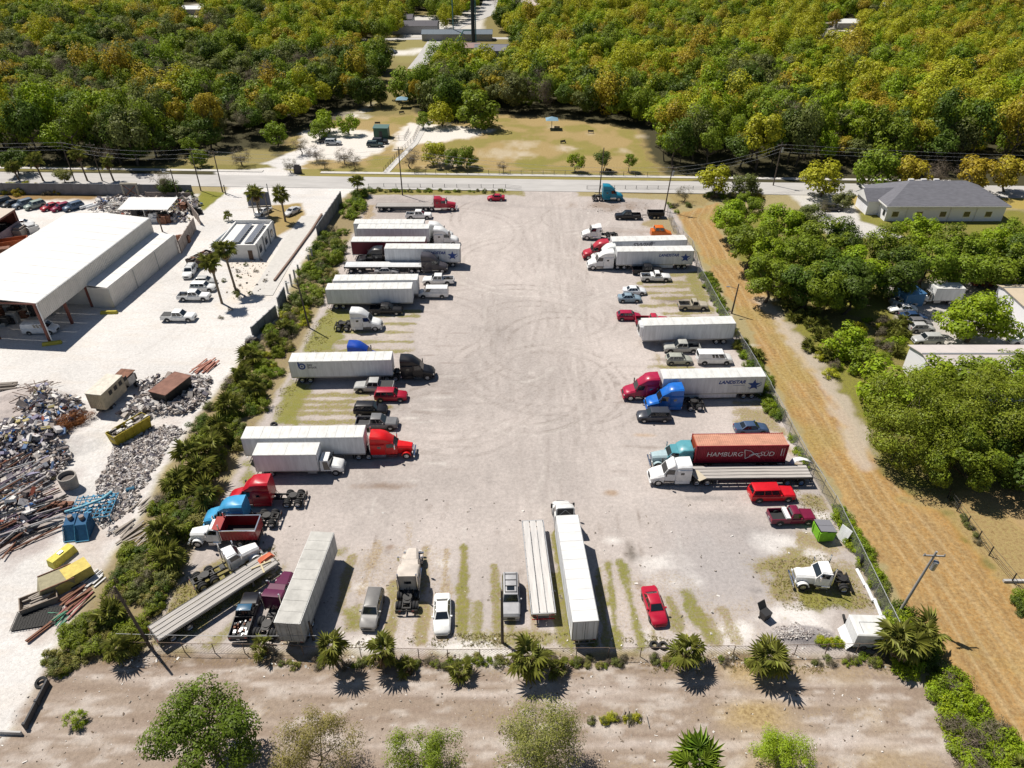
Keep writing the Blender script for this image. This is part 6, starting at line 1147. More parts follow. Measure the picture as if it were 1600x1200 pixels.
for k in range(3): t0, t1 = k * .33, k * .33 + .36; p, q = a.lerp(b, t0), a.lerp(b, min(t1, 1)); obj('pipe', MB().tube((p.x + .1 * k, p.y, .25), (q.x, q.y, .25), .2, n=12), M_TRWHITE, parent=o, smooth=40)
o = link('black_bin', None, None, (*g(1194, 966), 0), (0, 0, .5)); tag(o, 'small black wheeled bin on the gravel near the palm', 'bin'); obj('body', MB().hull8([(-.4, -.35, .1), (.4, -.35, .1), (.4, .35, .1), (-.4, .35, .1)], [(-.5, -.45, 1.1), (.5, -.45, 1.1), (.5, .45, 1.1), (-.5, .45, 1.1)]), M_DARK, parent=o); obj('lid', MB().hull8([(-.5, .42, 1.1), (.5, .42, 1.1), (.5, .5, 1.1), (-.5, .5, 1.1)], [(-.5, .9, 1.75), (.5, .9, 1.75), (.5, .97, 1.75), (-.5, .97, 1.75)]), M_DARK, parent=o)
for s_ in (-1, 1): obj('wheel', MB().tube((s_ * .45, .3, .12), (s_ * .52, .3, .12), .12), M_TYRE, parent=o)
for px, py, lb in ((1365, 720, ''),): pass
# ---------------------------------------------------------------- scrap yard
def old_truck():
    a = Vector(g(158, 648)); b = Vector(g(212, 596)); u = (b - a); c = (a + b) / 2; root = link('tan_box_truck', None, None, (c.x, c.y, .02), (0, 0, math.atan2(u.y, u.x))); tag(root, 'tan old box truck with a stripped cab in the scrap yard', 'truck'); h = u.length / 2; MT = matte((.50, .42, .30))
    obj('box_body', MB().box(-h, h - 3.6, -1.25, 1.25, 1.0, 3.6), MT, parent=root); obj('roof', MB().box(-h - .05, h - 3.55, -1.3, 1.3, 3.6, 3.7), matte((.6, .56, .48)), parent=root)
    for k in range(4): obj('window', MB().box(-h + 1.5 + k * 1.2, -h + 2.2 + k * 1.2, -1.29, -1.25, 2.5, 3.2), M_DARK, parent=root)
    rb = MB()
    for k in range(8): y = -1.1 + k * .31; rb.box(-h - .06, -h, y - .03, y + .03, 1.05, 3.5)
    obj('rear_ribs', rb, MT, parent=root); obj('frame', MB().box(-h, h, -.5, .5, .6, .95), M_FRAME, parent=root); obj('cab', MB().box(h - 2.6, h - 1.0, -1.1, 1.1, 1.0, 2.4), M_STEEL, parent=root); obj('cab_roof', MB().box(h - 2.7, h - .6, -1.15, 1.15, 2.6, 2.7), M_RUST, parent=root)
    obj('engine', MB().box(h - 1.0, h, -.5, .5, .9, 1.7).tube((h - .6, .6, .9), (h - .6, .6, 2.6), .08), M_DARK, parent=root)
    for x in (-h + 1.5, h - 1.2):
        for y in (-1, 1): wheel(root, x, y * 1.05, .5, .4)
old_truck()
o = link('rusty_container', None, None, (*g(272, 618), 0), (0, 0, R(70))); tag(o, 'rusty brown container box standing among rubble', 'container'); obj('box_body', MB().hull8([(-2.6, -1.2, 0), (2.6, -1.2, 0), (2.6, 1.2, 0), (-2.6, 1.2, 0)], [(-2.7, -1.5, 2.2), (2.7, -1.5, 2.2), (2.7, 1.5, 2.2), (-2.7, 1.5, 2.2)]), M_FRAME, parent=o); obj('lid', MB().box(-2.8, 2.8, -1.6, 1.6, 2.2, 2.32), mat('rust_brown_lid', (.23, .12, .09), .8, 0, .2, 0, .8, .35), parent=o)
LIT = [M_LITW, M_LITD, M_WOOD]
dumpster('yellow open dumpster heaped with scrap', g(206, 680), R(58), (.42, .33, .03), 5.6, 2.0, 1.9, False, fill=LIT)
dumpster('dark wooden sided bin of scrap beside the parked cars', g(316, 412), R(62), (.08, .06, .05), 5.5, 2.6, 1.8, False, fill=[M_RUST, M_LITD, M_WOOD])
for lb, px, py, r_, c, L_, W_, H_ in (('bright yellow steel tank on the sand below the blue racks', 99, 873, 66, (.62, .55, .10), 3.0, 1.2, 1.0), ):
    o = link('yellow_tank', None, None, (*g(px, py), 0), (0, 0, R(r_))); tag(o, lb, 'tank'); obj('body', MB().hull8([(-L_ / 2, -W_ / 2, 0), (L_ / 2, -W_ / 2, 0), (L_ / 2, W_ / 2, 0), (-L_ / 2, W_ / 2, 0)], [(-L_ / 2 + .1, -W_ / 2 + .1, H_), (L_ / 2 - .1, -W_ / 2 + .1, H_), (L_ / 2 - .1, W_ / 2 - .1, H_), (-L_ / 2 + .1, W_ / 2 - .1, H_)]), matte(c), parent=o); obj('cap', MB().box(-.3, .3, -.2, .2, H_, H_ + .12), M_STEEL, parent=o)
o = link('yellow_hopper', None, None, (*g(121, 905), 0), (0, 0, R(48))); tag(o, 'yellow machine hopper next to the olive hopper', 'hopper'); obj('body', MB().box(-1.0, 1.6, -1, 1, .3, 1.6).hull8([(-2.4, -.8, 0), (-1.0, -1, 0), (-1.0, 1, 0), (-2.4, .8, 0)], [(-2.2, -.7, 1.1), (-1.0, -1, 1.5), (-1.0, 1, 1.5), (-2.2, .7, 1.1)]), matte((.58, .46, .12)), parent=o); obj('opening', MB().box(-1.9, -1.05, -.6, .6, 1.3, 1.45), M_GLASS, parent=o); obj('skid', MB().box(-1.0, 1.5, -.9, .9, 0, .3), M_DARK, parent=o)
o = link('olive_hopper', None, None, (*g(91, 918), 0), (0, 0, R(35))); tag(o, 'olive grey hopper with sloping sides on the sand', 'hopper'); obj('body', MB().hull8([(-2.0, -.7, 0), (1.6, -.9, 0), (1.6, .9, 0), (-2.0, .7, 0)], [(-1.4, -1.2, 1.5), (1.9, -1.2, 1.5), (1.9, 1.2, 1.5), (-1.4, 1.2, 1.5)]), matte((.30, .27, .17)), parent=o); obj('rim', MB().box(-1.4, 1.9, -1.25, -1.15, 1.5, 1.6).box(-1.4, 1.9, 1.15, 1.25, 1.5, 1.6), M_RUST, parent=o)
o = link('steel_skip', None, None, (*g(64, 942), 0), (0, 0, R(32))); tag(o, 'open steel skip of wood scraps beside the olive hopper', 'skip'); obj('walls', MB().box(-1.8, 1.8, -1, -.9, 0, .9).box(-1.8, 1.8, .9, 1, 0, .9).box(-1.8, -1.7, -.9, .9, 0, .9).box(1.7, 1.8, -.9, .9, 0, .9), matte((.25, .2, .16)), parent=o)
for k in range(9): obj('timber', MB().box(-.9, .9, -.08, .08, 0, .14), M_WOOD, parent=o, loc=(rnd.uniform(-.6, .6), -.7 + k * .17, .5 + rnd.uniform(0, .3)), rot=(0, rnd.uniform(-.1, .1), rnd.uniform(-.4, .4)))
o = link('rebar_mesh_stack', None, None, (*g(58, 968), 0), (0, 0, R(12))); tag(o, 'stack of dark wire mesh sheets on the sand', 'wire mesh'); m_ = MB()
for k in range(16): m_.box(-2.2, 2.2, -1.2 + k * .16, -1.17 + k * .16, .25, .3); m_.box(-2.2 + k * .29, -2.17 + k * .29, -1.2, 1.25, .22, .27)
m_.box(-2.1, 2.1, -1.1, 1.1, 0, .2); obj('mesh_sheet', m_, M_FRAME, parent=o)
root = link('concrete_pipe', None, None, (*g(112, 764), 0), (0, .05, 0)); tag(root, 'upright concrete pipe section in the scrap yard', 'concrete pipe'); pf = [(.95, 0), (1.1, 2.3), (.96, 2.3), (.9, .3)]
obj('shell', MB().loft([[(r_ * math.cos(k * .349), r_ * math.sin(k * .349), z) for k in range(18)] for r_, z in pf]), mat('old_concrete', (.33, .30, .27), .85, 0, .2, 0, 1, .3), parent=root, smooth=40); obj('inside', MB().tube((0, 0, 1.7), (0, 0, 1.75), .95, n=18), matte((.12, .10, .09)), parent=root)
# blue rack frames
root = link('blue_steel_frame', None, None, (*g(150, 800), 0), (0, 0, R(8))); tag(root, 'light blue welded steel rack frame lying on rubble', 'steel frame'); MBL = matte((.07, .26, .42)); m_ = MB(); r3 = random.Random(4)
for k in range(7): m_.tube((-2.4, -2 + k * .66, .8 + .1 * (k % 3)), (2.4, -2 + k * .66, 1.0), .07, n=6)
for k in range(9): m_.tube((-2.4 + k * .6, -2, .9), (-2.4 + k * .6, 2, 1.1), .06, n=6); m_.tube((-2.4 + k * .6, -2 + 4 * (k % 2), 0), (-2.4 + k * .6, -2 + 4 * (k % 2), 1.1), .06, n=6)
obj('lattice', m_, MBL, parent=root)
for k in range(22): x, y, s = r3.uniform(-2.3, 2.3), r3.uniform(-1.9, 1.9), r3.uniform(.1, .3); obj('bracket', MB().box(-s, s, -s * .6, s * .6, 0, .1), MBL, parent=root, loc=(x, y, 1.1), rot=(0, 0, r3.uniform(0, 3)))
obj('hose', MB().tube((-2.8, -1, 1.4), (-1.0, -.6, 1.6), .16).tube((-1.0, -.6, 1.6), (1.0, .6, 1.5), .16).tube((1, .6, 1.5), (1.6, 2.0, 1.3), .2), matte((.2, .45, .55)), parent=root)
for k, (px, py, lb) in enumerate(((117, 833, 'dark blue steel tank, left one of the pair'), (135, 833, 'dark blue steel tank, right one of the pair'))):
    o = link('blue_tank', None, None, (*g(px, py), .1), (0, 0, R(10))); tag(o, lb, 'tank', 'dark blue scrap tanks'); obj('body', MB().hull8([(-.7, -1.4, 0), (.7, -1.4, 0), (.7, 1.4, 0), (-.7, 1.4, 0)], [(-.6, -.4, 1.7), (.6, -.4, 1.7), (.6, 1.2, 2.0), (-.6, 1.2, 2.0)]), matte((.015, .09, .20)), parent=o); obj('collar', MB().tube((0, .5, 1.8), (0, .5, 2.3), .3, n=12), matte((.25, .2, .18)), parent=o); obj('edge_frame', MB().tube((-.75, -1.45, .05), (.75, -1.45, .05), .06).tube((-.75, -1.45, 0), (-.65, -.4, 1.75), .05).tube((.75, -1.45, 0), (.65, -.4, 1.75), .05), MBL, parent=o)
o = obj('blue_drum', MB().tube((0, 0, .35), (.9, .4, .35), .35, n=14), matte((.03, .12, .2)), 'small blue drum lying on the rubble', 'drum', loc=(*g(199, 770), 0), smooth=40)
obj('rusty_engine', (lambda m: [m.box(r3.uniform(-1.2, 1.2) - .2, r3.uniform(-1.2, 1.2) + .4, -r3.uniform(.1, .8), r3.uniform(.1, .8), r3.uniform(0, .8), r3.uniform(.8, 1.5)) for _ in range(10)] and m)(MB().box(-1, 1, -.6, .6, 0, .8)), M_RUST, 'rusty engine parts left of the blue racks', 'engine parts', loc=(*g(97, 797), 0))
def bundle(name, label, px, py, ang, L, n, sp, m, hh=.5, jit=.35, cat='pipe pile', r_=(.05, .12), pname='pipe', box=False):
    root = link(name, None, None, (*g(px, py), 0), (0, 0, R(ang))); tag(root, label, cat); r3 = random.Random(px * 7 + py)
    mm = [m] if not isinstance(m, (list, tuple)) else m
    ms = [cached(('bd', q.name, box, i), lambda: (MB().box(-.5, .5, -1, 1, -1, 1) if box else MB().tube((-.5, 0, 0), (.5, 0, 0), 1, n=7)).mesh(pname, q)) for i, q in enumerate(mm)]
    for k in range(n):
        l_ = L * r3.uniform(.55, 1.1); rr = r3.uniform(*r_); z = .12 + hh * r3.random() * (1 - abs(k / n - .5))
        link(pname, r3.choice(ms), root, (r3.uniform(-.2, .2) * L * .6, (k / n - .5) * sp + r3.uniform(-.2, .2), z), (0, r3.uniform(-.06, .06), r3.gauss(0, jit)), (l_, rr, rr if not box else rr * .5))
    return root
SC = [M_STEEL, M_DARK, M_RUST, matte((.45, .42, .42)), matte((.2, .15, .2))]
bundle('steel_pipe_pile', 'big pile of long grey pipes and bars at the left edge', 14, 790, 46, 10, 110, 14, SC, 2.2, .26, 'pipe pile', (.05, .14)); bundle('steel_pipe_pile', 'loose pipes spilling from the pile towards the sand', 45, 815, 45, 8, 30, 8, SC, .9, .22); bundle('steel_pipe_pile', 'bars poking out of the rubbish above the pipe pile', 20, 735, 62, 5, 26, 9, SC, 1.9, .6)
bundle('plank_pile', 'reddish planks stacked by the shrubs near the palms', 322, 574, 68, 4.2, 12, 2.6, mat('red_board', (.33, .14, .1), .8), .4, .12, 'plank pile', (.08, .14), 'plank', True); bundle('plank_pile', 'grey planks scattered beside the shrub belt', 215, 838, 60, 3.4, 16, 6.5, M_WOOD, .3, .25, 'plank pile', (.07, .12), 'plank', True); bundle('plank_pile', 'long planks edging the rubble field', 243, 775, 58, 6, 9, 3, M_WOOD, .2, .1, 'plank pile', (.07, .12), 'plank', True)
bundle('steel_beam_pile', 'red brown beams lying near the skip', 118, 938, 60, 3.4, 9, 2.6, [M_RUST, matte((.28, .1, .09))], .5, .15, 'beam pile', (.07, .14), 'beam', True); bundle('steel_beam_pile', 'long red beam and bars pointing at the camera', 80, 975, 62, 6, 3, .5, [M_RUST, matte((.28, .1, .09))], .2, .05, 'beam pile', (.07, .12), 'beam', True)
bundle('lumber_stack', 'stack of pale poles at the left edge of the yard', 8, 606, 8, 4, 10, 1.6, M_WOOD, .7, .03, 'lumber', (.12, .18), 'log'); bundle('scrap_rods', 'tangle of white rods beside the canopy', 180, 325, 20, 4, 40, 7, [M_STEEL, M_LITW], 1.3, .9, 'scrap', (.04, .09), 'rod'); bundle('brush_pile', 'tangled heap of brown branches above the rubbish', 52, 632, 10, 5, 70, 8, [matte((.16, .11, .09)), matte((.26, .2, .17))], 2.4, 1.0, 'branch pile', (.03, .07), 'branch')
bundle('green_ladder_frame', 'green metal frame lying below the shrubs', 98, 965, 55, 2.5, 8, 1.4, matte((.12, .33, .22)), .3, .6, 'metal frame', (.04, .07), 'bar'); bundle('pallet_wood', 'white slatted pallet next to the shrubs', 147, 905, 65, 2.2, 9, 1.8, matte((.6, .6, .6)), .15, .02, 'pallet', (.07, .1), 'slat', True); bundle('wooden_poles', 'leaning white poles in front of the fence road', 1005 - 18, 1121, 80, 1.5, 5, 3, M_WOOD, .3, .2, 'stakes', (.04, .06), 'stake')
obj('tarp_roll', MB().tube((-1.6, 0, .3), (1.6, 0, .3), .32, n=14), M_TRWHITE, 'white rolled tank beside the scrap cars, left one', 'tank', loc=(*g(136, 325), .2), rot=(0, 0, R(55)), smooth=40); obj('tarp_roll', MB().tube((-1.6, 0, .3), (1.6, 0, .3), .32, n=14), M_TRWHITE, 'white rolled tank beside the scrap cars, right one', 'tank', loc=(*g(146, 325), .2), rot=(0, 0, R(55)), smooth=40)
for k in range(11):
    a = k * .6; obj('boulder', MB().loft([[(.7 * q * math.cos(t * .785) * (1 + .2 * math.sin(k + t)), .5 * q * math.sin(t * .785), z) for t in range(8)] for q, z in ((1, 0), (.95, .3), (.5, .6))]), M_LITD if k % 3 else M_CONC, 'dark boulder in the heap beside the shrubs', 'boulder', 'boulders in the heap by the shrub belt', loc=(*g(388 + (k % 4) * 4, 532 + k % 3 * 3), .3 * (k // 6)), rot=(0, 0, a), smooth=40)
for (px, py, c, lb) in ((216, 338, 0, 'black scrap machine under the canopy edge, left one'), (243, 340, 0, 'black scrap machine under the canopy edge, middle one'), (262, 342, 0, 'black scrap machine under the canopy edge, right one'), (257, 348, 1, 'brown bin in front of the black scrap machines'), (240, 345, 2, 'white tank in front of the black scrap machines'), (308, 334, 0, 'dark scrap cart at the end of the board wall'), (287, 378, 1, 'rusty machinery behind the tall board wall'), (222, 330, 3, 'blue tarpaulin bundle under the canopy'), (285, 328, 1, 'brown scrap heap right of the canopy')):
    m_ = MB(); r3 = random.Random(px)
    for k in range(7): a, b, s = r3.uniform(-1, 1), r3.uniform(-.7, .7), r3.uniform(.3, .7); m_.box(a - s, a + s, b - s * .7, b + s * .7, 0, r3.uniform(.6, 1.9))
    obj('scrap_machine', m_, [M_DARK, M_RUST, M_TRWHITE, matte((.03, .16, .4))][c], lb, 'scrap', loc=(*g(px, py), 0))
# thousands of shards: nobody could count them
def shards(label, polys, n, smin, smax, name='rubble', z=0, cols=None, flat=.4, seed=1):
    r_ = np.random.RandomState(seed); P_ = []
    for pl, wgt in polys:
        pl = [g(*q) for q in pl]; a = np.array(pl); lo, hi = a.min(0), a.max(0); want = int(n * wgt); got = 0
        while got < want:
            q = r_.uniform(lo, hi, (want * 2, 2)); q = q[sdist(q[:, 0], q[:, 1], pl) + (fbm(q[:, 0] * .3, q[:, 1] * .3, 7) - .5) * 6 < 0][:want - got]; P_.append(q); got += len(q)
            if len(q) == 0: break
    Q_ = np.concatenate(P_); k = len(Q_); s = smin * (smax / smin) ** (r_.rand(k, 1) ** 1.8)
    dims = s * np.stack([r_.uniform(.5, 1.6, k), r_.uniform(.25, .9, k), r_.uniform(.1, flat, k)], 1)
    base = np.array([(x, y, zz) for x in (-1, 1) for y in (-1, 1) for zz in (-1, 1)], float) * .5
    V = base[None] * dims[:, None]; a, b, c = r_.uniform(0, 6.28, k), r_.normal(0, .5, k), r_.normal(0, .4, k)
    def rot(V, i, j, t): Vi = V[..., i].copy(); Vj = V[..., j].copy(); ct, st_ = np.cos(t)[:, None], np.sin(t)[:, None]; V[..., i] = Vi * ct - Vj * st_; V[..., j] = Vi * st_ + Vj * ct
    rot(V, 0, 2, b); rot(V, 1, 2, c); rot(V, 0, 1, a)
    V[..., 0] += Q_[:, :1]; V[..., 1] += Q_[:, 1:]; V[..., 2] += zat(Q_[:, 0], Q_[:, 1])[:, None] + s * .12 + r_.rand(k, 1) * z
    Fb = np.array([(0, 1, 3, 2), (4, 6, 7, 5), (0, 4, 5, 1), (2, 3, 7, 6), (0, 2, 6, 4), (1, 5, 7, 3)]); Fq = (Fb[None] + (np.arange(k) * 8)[:, None, None]).reshape(-1, 4)
    mi = np.repeat(r_.randint(0, len(cols), k), 6); me = npmesh(name, V.reshape(-1, 3), Fq, cols, mi); me.shade_flat(); o = link(name, me); tag(o, label, name, None, 'stuff'); return o
RB = [matte((.66, .63, .60)), matte((.40, .37, .35)), matte((.18, .15, .14)), matte((.50, .45, .41)), matte((.10, .09, .11)), matte((.30, .25, .22)), matte((.56, .53, .52))]
RBC = RB * 4 + [RB[4]] * 2 + [matte((.05, .13, .32)), matte((.28, .08, .05)), matte((.38, .32, .14)), matte((.30, .28, .38)), matte((.72, .72, .74)), matte((.10, .16, .28))]
shards('mixed rubbish and broken metal heaped on the left', [([(-30, 690), (60, 672), (100, 690), (108, 720), (80, 760), (20, 770), (-30, 770)], .5), ([(60, 615), (110, 620), (118, 660), (95, 690), (50, 670)], .25), ([(-30, 770), (60, 760), (80, 790), (0, 850)], .06)], 7000, .10, 1.15, 'rubbish', 1.0, RBC, .5, 2)
shards('field of pale broken rubble beside the shrub belt', [([(185, 690), (215, 680), (260, 660), (285, 665), (262, 720), (235, 770), (205, 830), (170, 840), (150, 800), (170, 730)], 1.)], 7500, .08, .5, 'rubble', .1, RB, .5, 3)
shards('broken concrete around the rusty container', [([(215, 600), (255, 590), (320, 590), (330, 615), (300, 660), (250, 655), (215, 640)], 1.)], 2000, .1, .9, 'rubble', .5, RB, .6, 4)
shards('scrap scattered behind the hall by the road wall', [([(150, 312), (200, 308), (300, 312), (310, 330), (290, 350), (240, 345), (150, 332)], 1.)], 1500, .15, 1.2, 'scrap_litter', .8, RBC, .6, 5)
shards('stones and litter along the south fence', [([(190, 1020), (1380, 1028), (1380, 1044), (190, 1040)], .6), ([(60, 1040), (1400, 1060), (1440, 1200), (-50, 1200)], .4)], 3200, .05, .25, 'litter', 0, [matte((.7, .67, .63)), matte((.3, .24, .19)), M_WOOD, matte((.14, .10, .07))], .4, 6)
shards('small stones and bits on the gravel lot', [([(420, 780), (1240, 780), (1360, 1000), (300, 1010)], .45), ([(905, 318), (1050, 318), (1045, 335), (920, 335)], .25), ([(230, 960), (700, 985), (1300, 1005), (1300, 1018), (230, 1018)], .3)], 1300, .05, .28, 'stones', 0, [matte((.7, .67, .63)), matte((.3, .26, .22)), matte((.14, .12, .10))], .4, 8)
shards('grey gravel heap near the storage trailer', [([(1205, 985), (1250, 972), (1300, 985), (1300, 1002), (1215, 1002)], 1.)], 1500, .05, .2, 'gravel', 0, RB[:4], .6, 9)
shards('small rocks on the office garden sand', [([(345, 400), (420, 405), (440, 430), (400, 470), (360, 470), (360, 430)], 1.)], 170, .1, .4, 'rocks', 0, [matte((.3, .22, .15)), matte((.5, .4, .3)), M_LITD], .8, 10)
# ---------------------------------------------------------------- vegetation
def leafmat(name, c1, c2, c3=None, tr=.3, seedv=0.):
    "leaf colour varies from leaf to leaf, from branch to branch and from tree to tree"
    m = bpy.data.materials.new(name); m.use_nodes = True; t = m.node_tree; nn = t.nodes.new; L = t.links.new; t.nodes.remove(t.nodes['Principled BSDF'])
    out = t.nodes['Material Output']; gi = nn('ShaderNodeNewGeometry'); oi = nn('ShaderNodeObjectInfo'); tc = nn('ShaderNodeTexCoord'); no = nn('ShaderNodeTexNoise'); no.inputs['Scale'].default_value = .8; no.inputs['Detail'].default_value = 3; L(tc.outputs['Object'], no.inputs[0])
    def mx(f, a, b):
        n = nn('ShaderNodeMix'); n.data_type = 'RGBA'; L(f, n.inputs[0])
        for i, v in ((6, a), (7, b)):
            if hasattr(v, 'is_linked'): L(v, n.inputs[i])
            else: n.inputs[i].default_value = (*v, 1)
        return n.outputs[2]
    mr = nn('ShaderNodeMapRange'); L(no.outputs[0], mr.inputs[0]); mr.inputs[1].default_value = .38; mr.inputs[2].default_value = .62
    col = mx(mr.outputs[0], c1, c2)
    if c3: col = mx(oi.outputs['Random'], col, mx(gi.outputs['Random Per Island'], c3, c2))
    hs = nn('ShaderNodeHueSaturation'); L(col, hs.inputs['Color']); a = nn('ShaderNodeMapRange'); L(gi.outputs['Random Per Island'], a.inputs[0]); a.inputs[3].default_value = .5; a.inputs[4].default_value = 1.24; L(a.outputs[0], hs.inputs['Value'])
    b = nn('ShaderNodeMapRange'); L(oi.outputs['Random'], b.inputs[0]); b.inputs[3].default_value = .485; b.inputs[4].default_value = .515; L(b.outputs[0], hs.inputs['Hue'])
    d = nn('ShaderNodeBsdfDiffuse'); L(hs.outputs[0], d.inputs[0]); tl = nn('ShaderNodeBsdfTranslucent'); L(hs.outputs[0], tl.inputs[0]); ms = nn('ShaderNodeMixShader'); ms.inputs[0].default_value = tr; L(d.outputs[0], ms.inputs[1]); L(tl.outputs[0], ms.inputs[2])
    gl = nn('ShaderNodeBsdfGlossy'); gl.inputs['Roughness'].default_value = .5; ms2 = nn('ShaderNodeMixShader'); ms2.inputs[0].default_value = .015; L(ms.outputs[0], ms2.inputs[1]); L(gl.outputs[0], ms2.inputs[2]); L(ms2.outputs[0], out.inputs[0]); return m
LM = dict(yellow=leafmat('leaf_yellow_green', (.32, .36, .022), (.46, .47, .026), (.48, .42, .028)), mid=leafmat('leaf_mid_green', (.13, .205, .018), (.22, .30, .022), (.29, .34, .025)), dark=leafmat('leaf_dark_green', (.06, .105, .018), (.11, .165, .022), (.15, .21, .022)),
    orange=leafmat('leaf_ochre', (.38, .31, .025), (.46, .38, .028), (.42, .27, .04)), grey=leafmat('twig_grey', (.15, .125, .095), (.22, .18, .13), (.17, .155, .06)), sage=leafmat('leaf_sage', (.14, .16, .055), (.19, .21, .06), (.20, .22, .045)),
    bright=leafmat('leaf_bright', (.18, .29, .014), (.30, .41, .018), (.38, .44, .02)), palm=leafmat('leaf_palm', (.16, .19, .035), (.24, .26, .05), (.34, .31, .09), .25), sparse=leafmat('leaf_sparse', (.24, .22, .06), (.30, .28, .07), (.20, .23, .045)), dead=leafmat('dead_frond', (.26, .18, .10), (.34, .26, .16), None, .1))
LM['big'] = leafmat('leaf_glossy', (.085, .14, .016), (.145, .21, .02), (.19, .25, .025), .3)
LM['olive'] = leafmat('leaf_olive', (.15, .215, .02), (.25, .31, .026), (.31, .32, .03), .35)
M_BARK = mat('bark', (.11, .09, .07), .95, 0, .1, 0, 4, .4); M_PBARK = mat('palm_bark', (.20, .16, .12), .95, 0, .1, 0, 5, .4)
def crown_mesh(name, m, seed, n, size, R_=1., flat=.8, nl=16, aspect=.62, lobe=(.26, .42), shell=.75, droop=0):
    r_ = np.random.RandomState(seed); C_ = []
    while len(C_) < nl:
        p = r_.uniform(-1, 1, 3)
        if .25 < np.linalg.norm(p) < .78 and p[2] > -.55: C_.append(p)
    C_ = np.array(C_); rad = r_.uniform(*lobe, nl); w_ = rad ** 2; li = r_.choice(nl, n, p=w_ / w_.sum())
    d = r_.normal(0, 1, (n, 3)); d /= np.linalg.norm(d, axis=1)[:, None]
    q = shell + (1 - shell) * r_.rand(n) ** .5 + r_.normal(0, .05, n) ; q = np.where(r_.rand(n) < .22, q * r_.uniform(.3, 1, n), q)
    p = C_[li] + d * (rad[li] * q)[:, None]; p[:, 2] *= flat
    nrm = d * .9 + p * .35 + r_.normal(0, .34, (n, 3)) + np.array([0, 0, .7]); nrm /= np.linalg.norm(nrm, axis=1)[:, None]
    t = np.cross(nrm, r_.normal(0, 1, (n, 3))); t /= np.linalg.norm(t, axis=1)[:, None] + 1e-9; b = np.cross(nrm, t)
    s = size * r_.uniform(.6, 1.35, n); P_ = p * R_; t = t * s[:, None] * .5; b = b * (s * aspect)[:, None] * .5
    V = np.stack([P_ - t, P_ - b * .9 + t * .1, P_ + t, P_ + b], 1).reshape(-1, 3)
    return npmesh(name, V, np.arange(n * 4).reshape(-1, 4), m)
def trunk_mesh(name, seed, h, r0, spread, nb=6, m=None, top=.8):
    r_ = random.Random(seed); k = MB(); x = y = 0; pts = [(0, 0, -.3)]
    for i in range(3): x += r_.uniform(-.08, .08) * h; y += r_.uniform(-.08, .08) * h; pts.append((x, y, h * (i + 1) / 3 * .62))
    for i in range(3): k.tube(pts[i], pts[i + 1], r0 * (1 - i * .22), r0 * (1 - (i + 1) * .22), 7)
    for i in range(nb):
        a = i * 6.28 / nb + r_.uniform(-.4, .4); s = Vector(pts[2 if i % 2 else 3]); e = s + Vector((math.cos(a) * spread * r_.uniform(.5, .9), math.sin(a) * spread * r_.uniform(.5, .9), h * r_.uniform(.12, .38))); mid = s.lerp(e, .5) + Vector((0, 0, -.04 * h))
        k.tube(s, mid, r0 * .42, r0 * .3, 5); k.tube(mid, e, r0 * .3, r0 * .1, 5)
        for j in range(2): k.tube(mid, mid + Vector((r_.uniform(-1, 1), r_.uniform(-1, 1), r_.uniform(.2, .9))) * spread * .45, r0 * .18, r0 * .05, 4)
    return k.mesh(name, m or M_BARK)
PROTO = {}
def proto(kind, var, big=False):
    key = (kind, var, big)
    if key in PROTO: return PROTO[key]
    sd = hash_(kind) + var * 31 + (500 if big else 0); m = LM[kind]
    if kind == 'grey': c = crown_mesh('crown', m, sd, 1500, .9, 4.6, .85, 14, .09, (.3, .45), .3)
    elif var == 2: c = crown_mesh('crown', m, sd, 2600, .5, 4.8, 1.05, 13, .6, (.28, .46), .72)
    elif var == 1 and not big: c = crown_mesh('crown', m, sd, 2000, .5, 4.9, .72, 34, .65, (.13, .28), .7)
    elif big: c = crown_mesh('crown', m, sd, 8000, .36, 4.8, .82, 34, .55, (.15, .30), .65)
    else: c = crown_mesh('crown', m, sd, 2600, .52, 4.8, .82, 24, .7, (.18, .36), .8)
    PROTO[key] = (c, trunk_mesh('trunk', sd, 7.5, .28, 4.0)); return PROTO[key]
def hash_(s): return sum(ord(c) * (i + 3) for i, c in enumerate(s)) % 997
def tree(x, y, kind, sc, label, group=None, var=0, big=False, h=1., name='tree', cat='tree', zs=None, crown_z=6.6):
    c, t = proto(kind, var, big); z0 = 0
    root = link(name, None, None, (x, y, 0), (0, 0, rnd.uniform(0, 6.28)), (sc, sc, sc * h)); tag(root, label, cat, group)
    link('trunk', t, root); link('crown', c, root, (0, 0, crown_z)); return root
KN = dict(olive='olive', sparse='thin olive', yellow='yellow green', mid='leafy green', dark='dark green', orange='ochre', grey='bare grey', sage='dull green', bright='bright green')
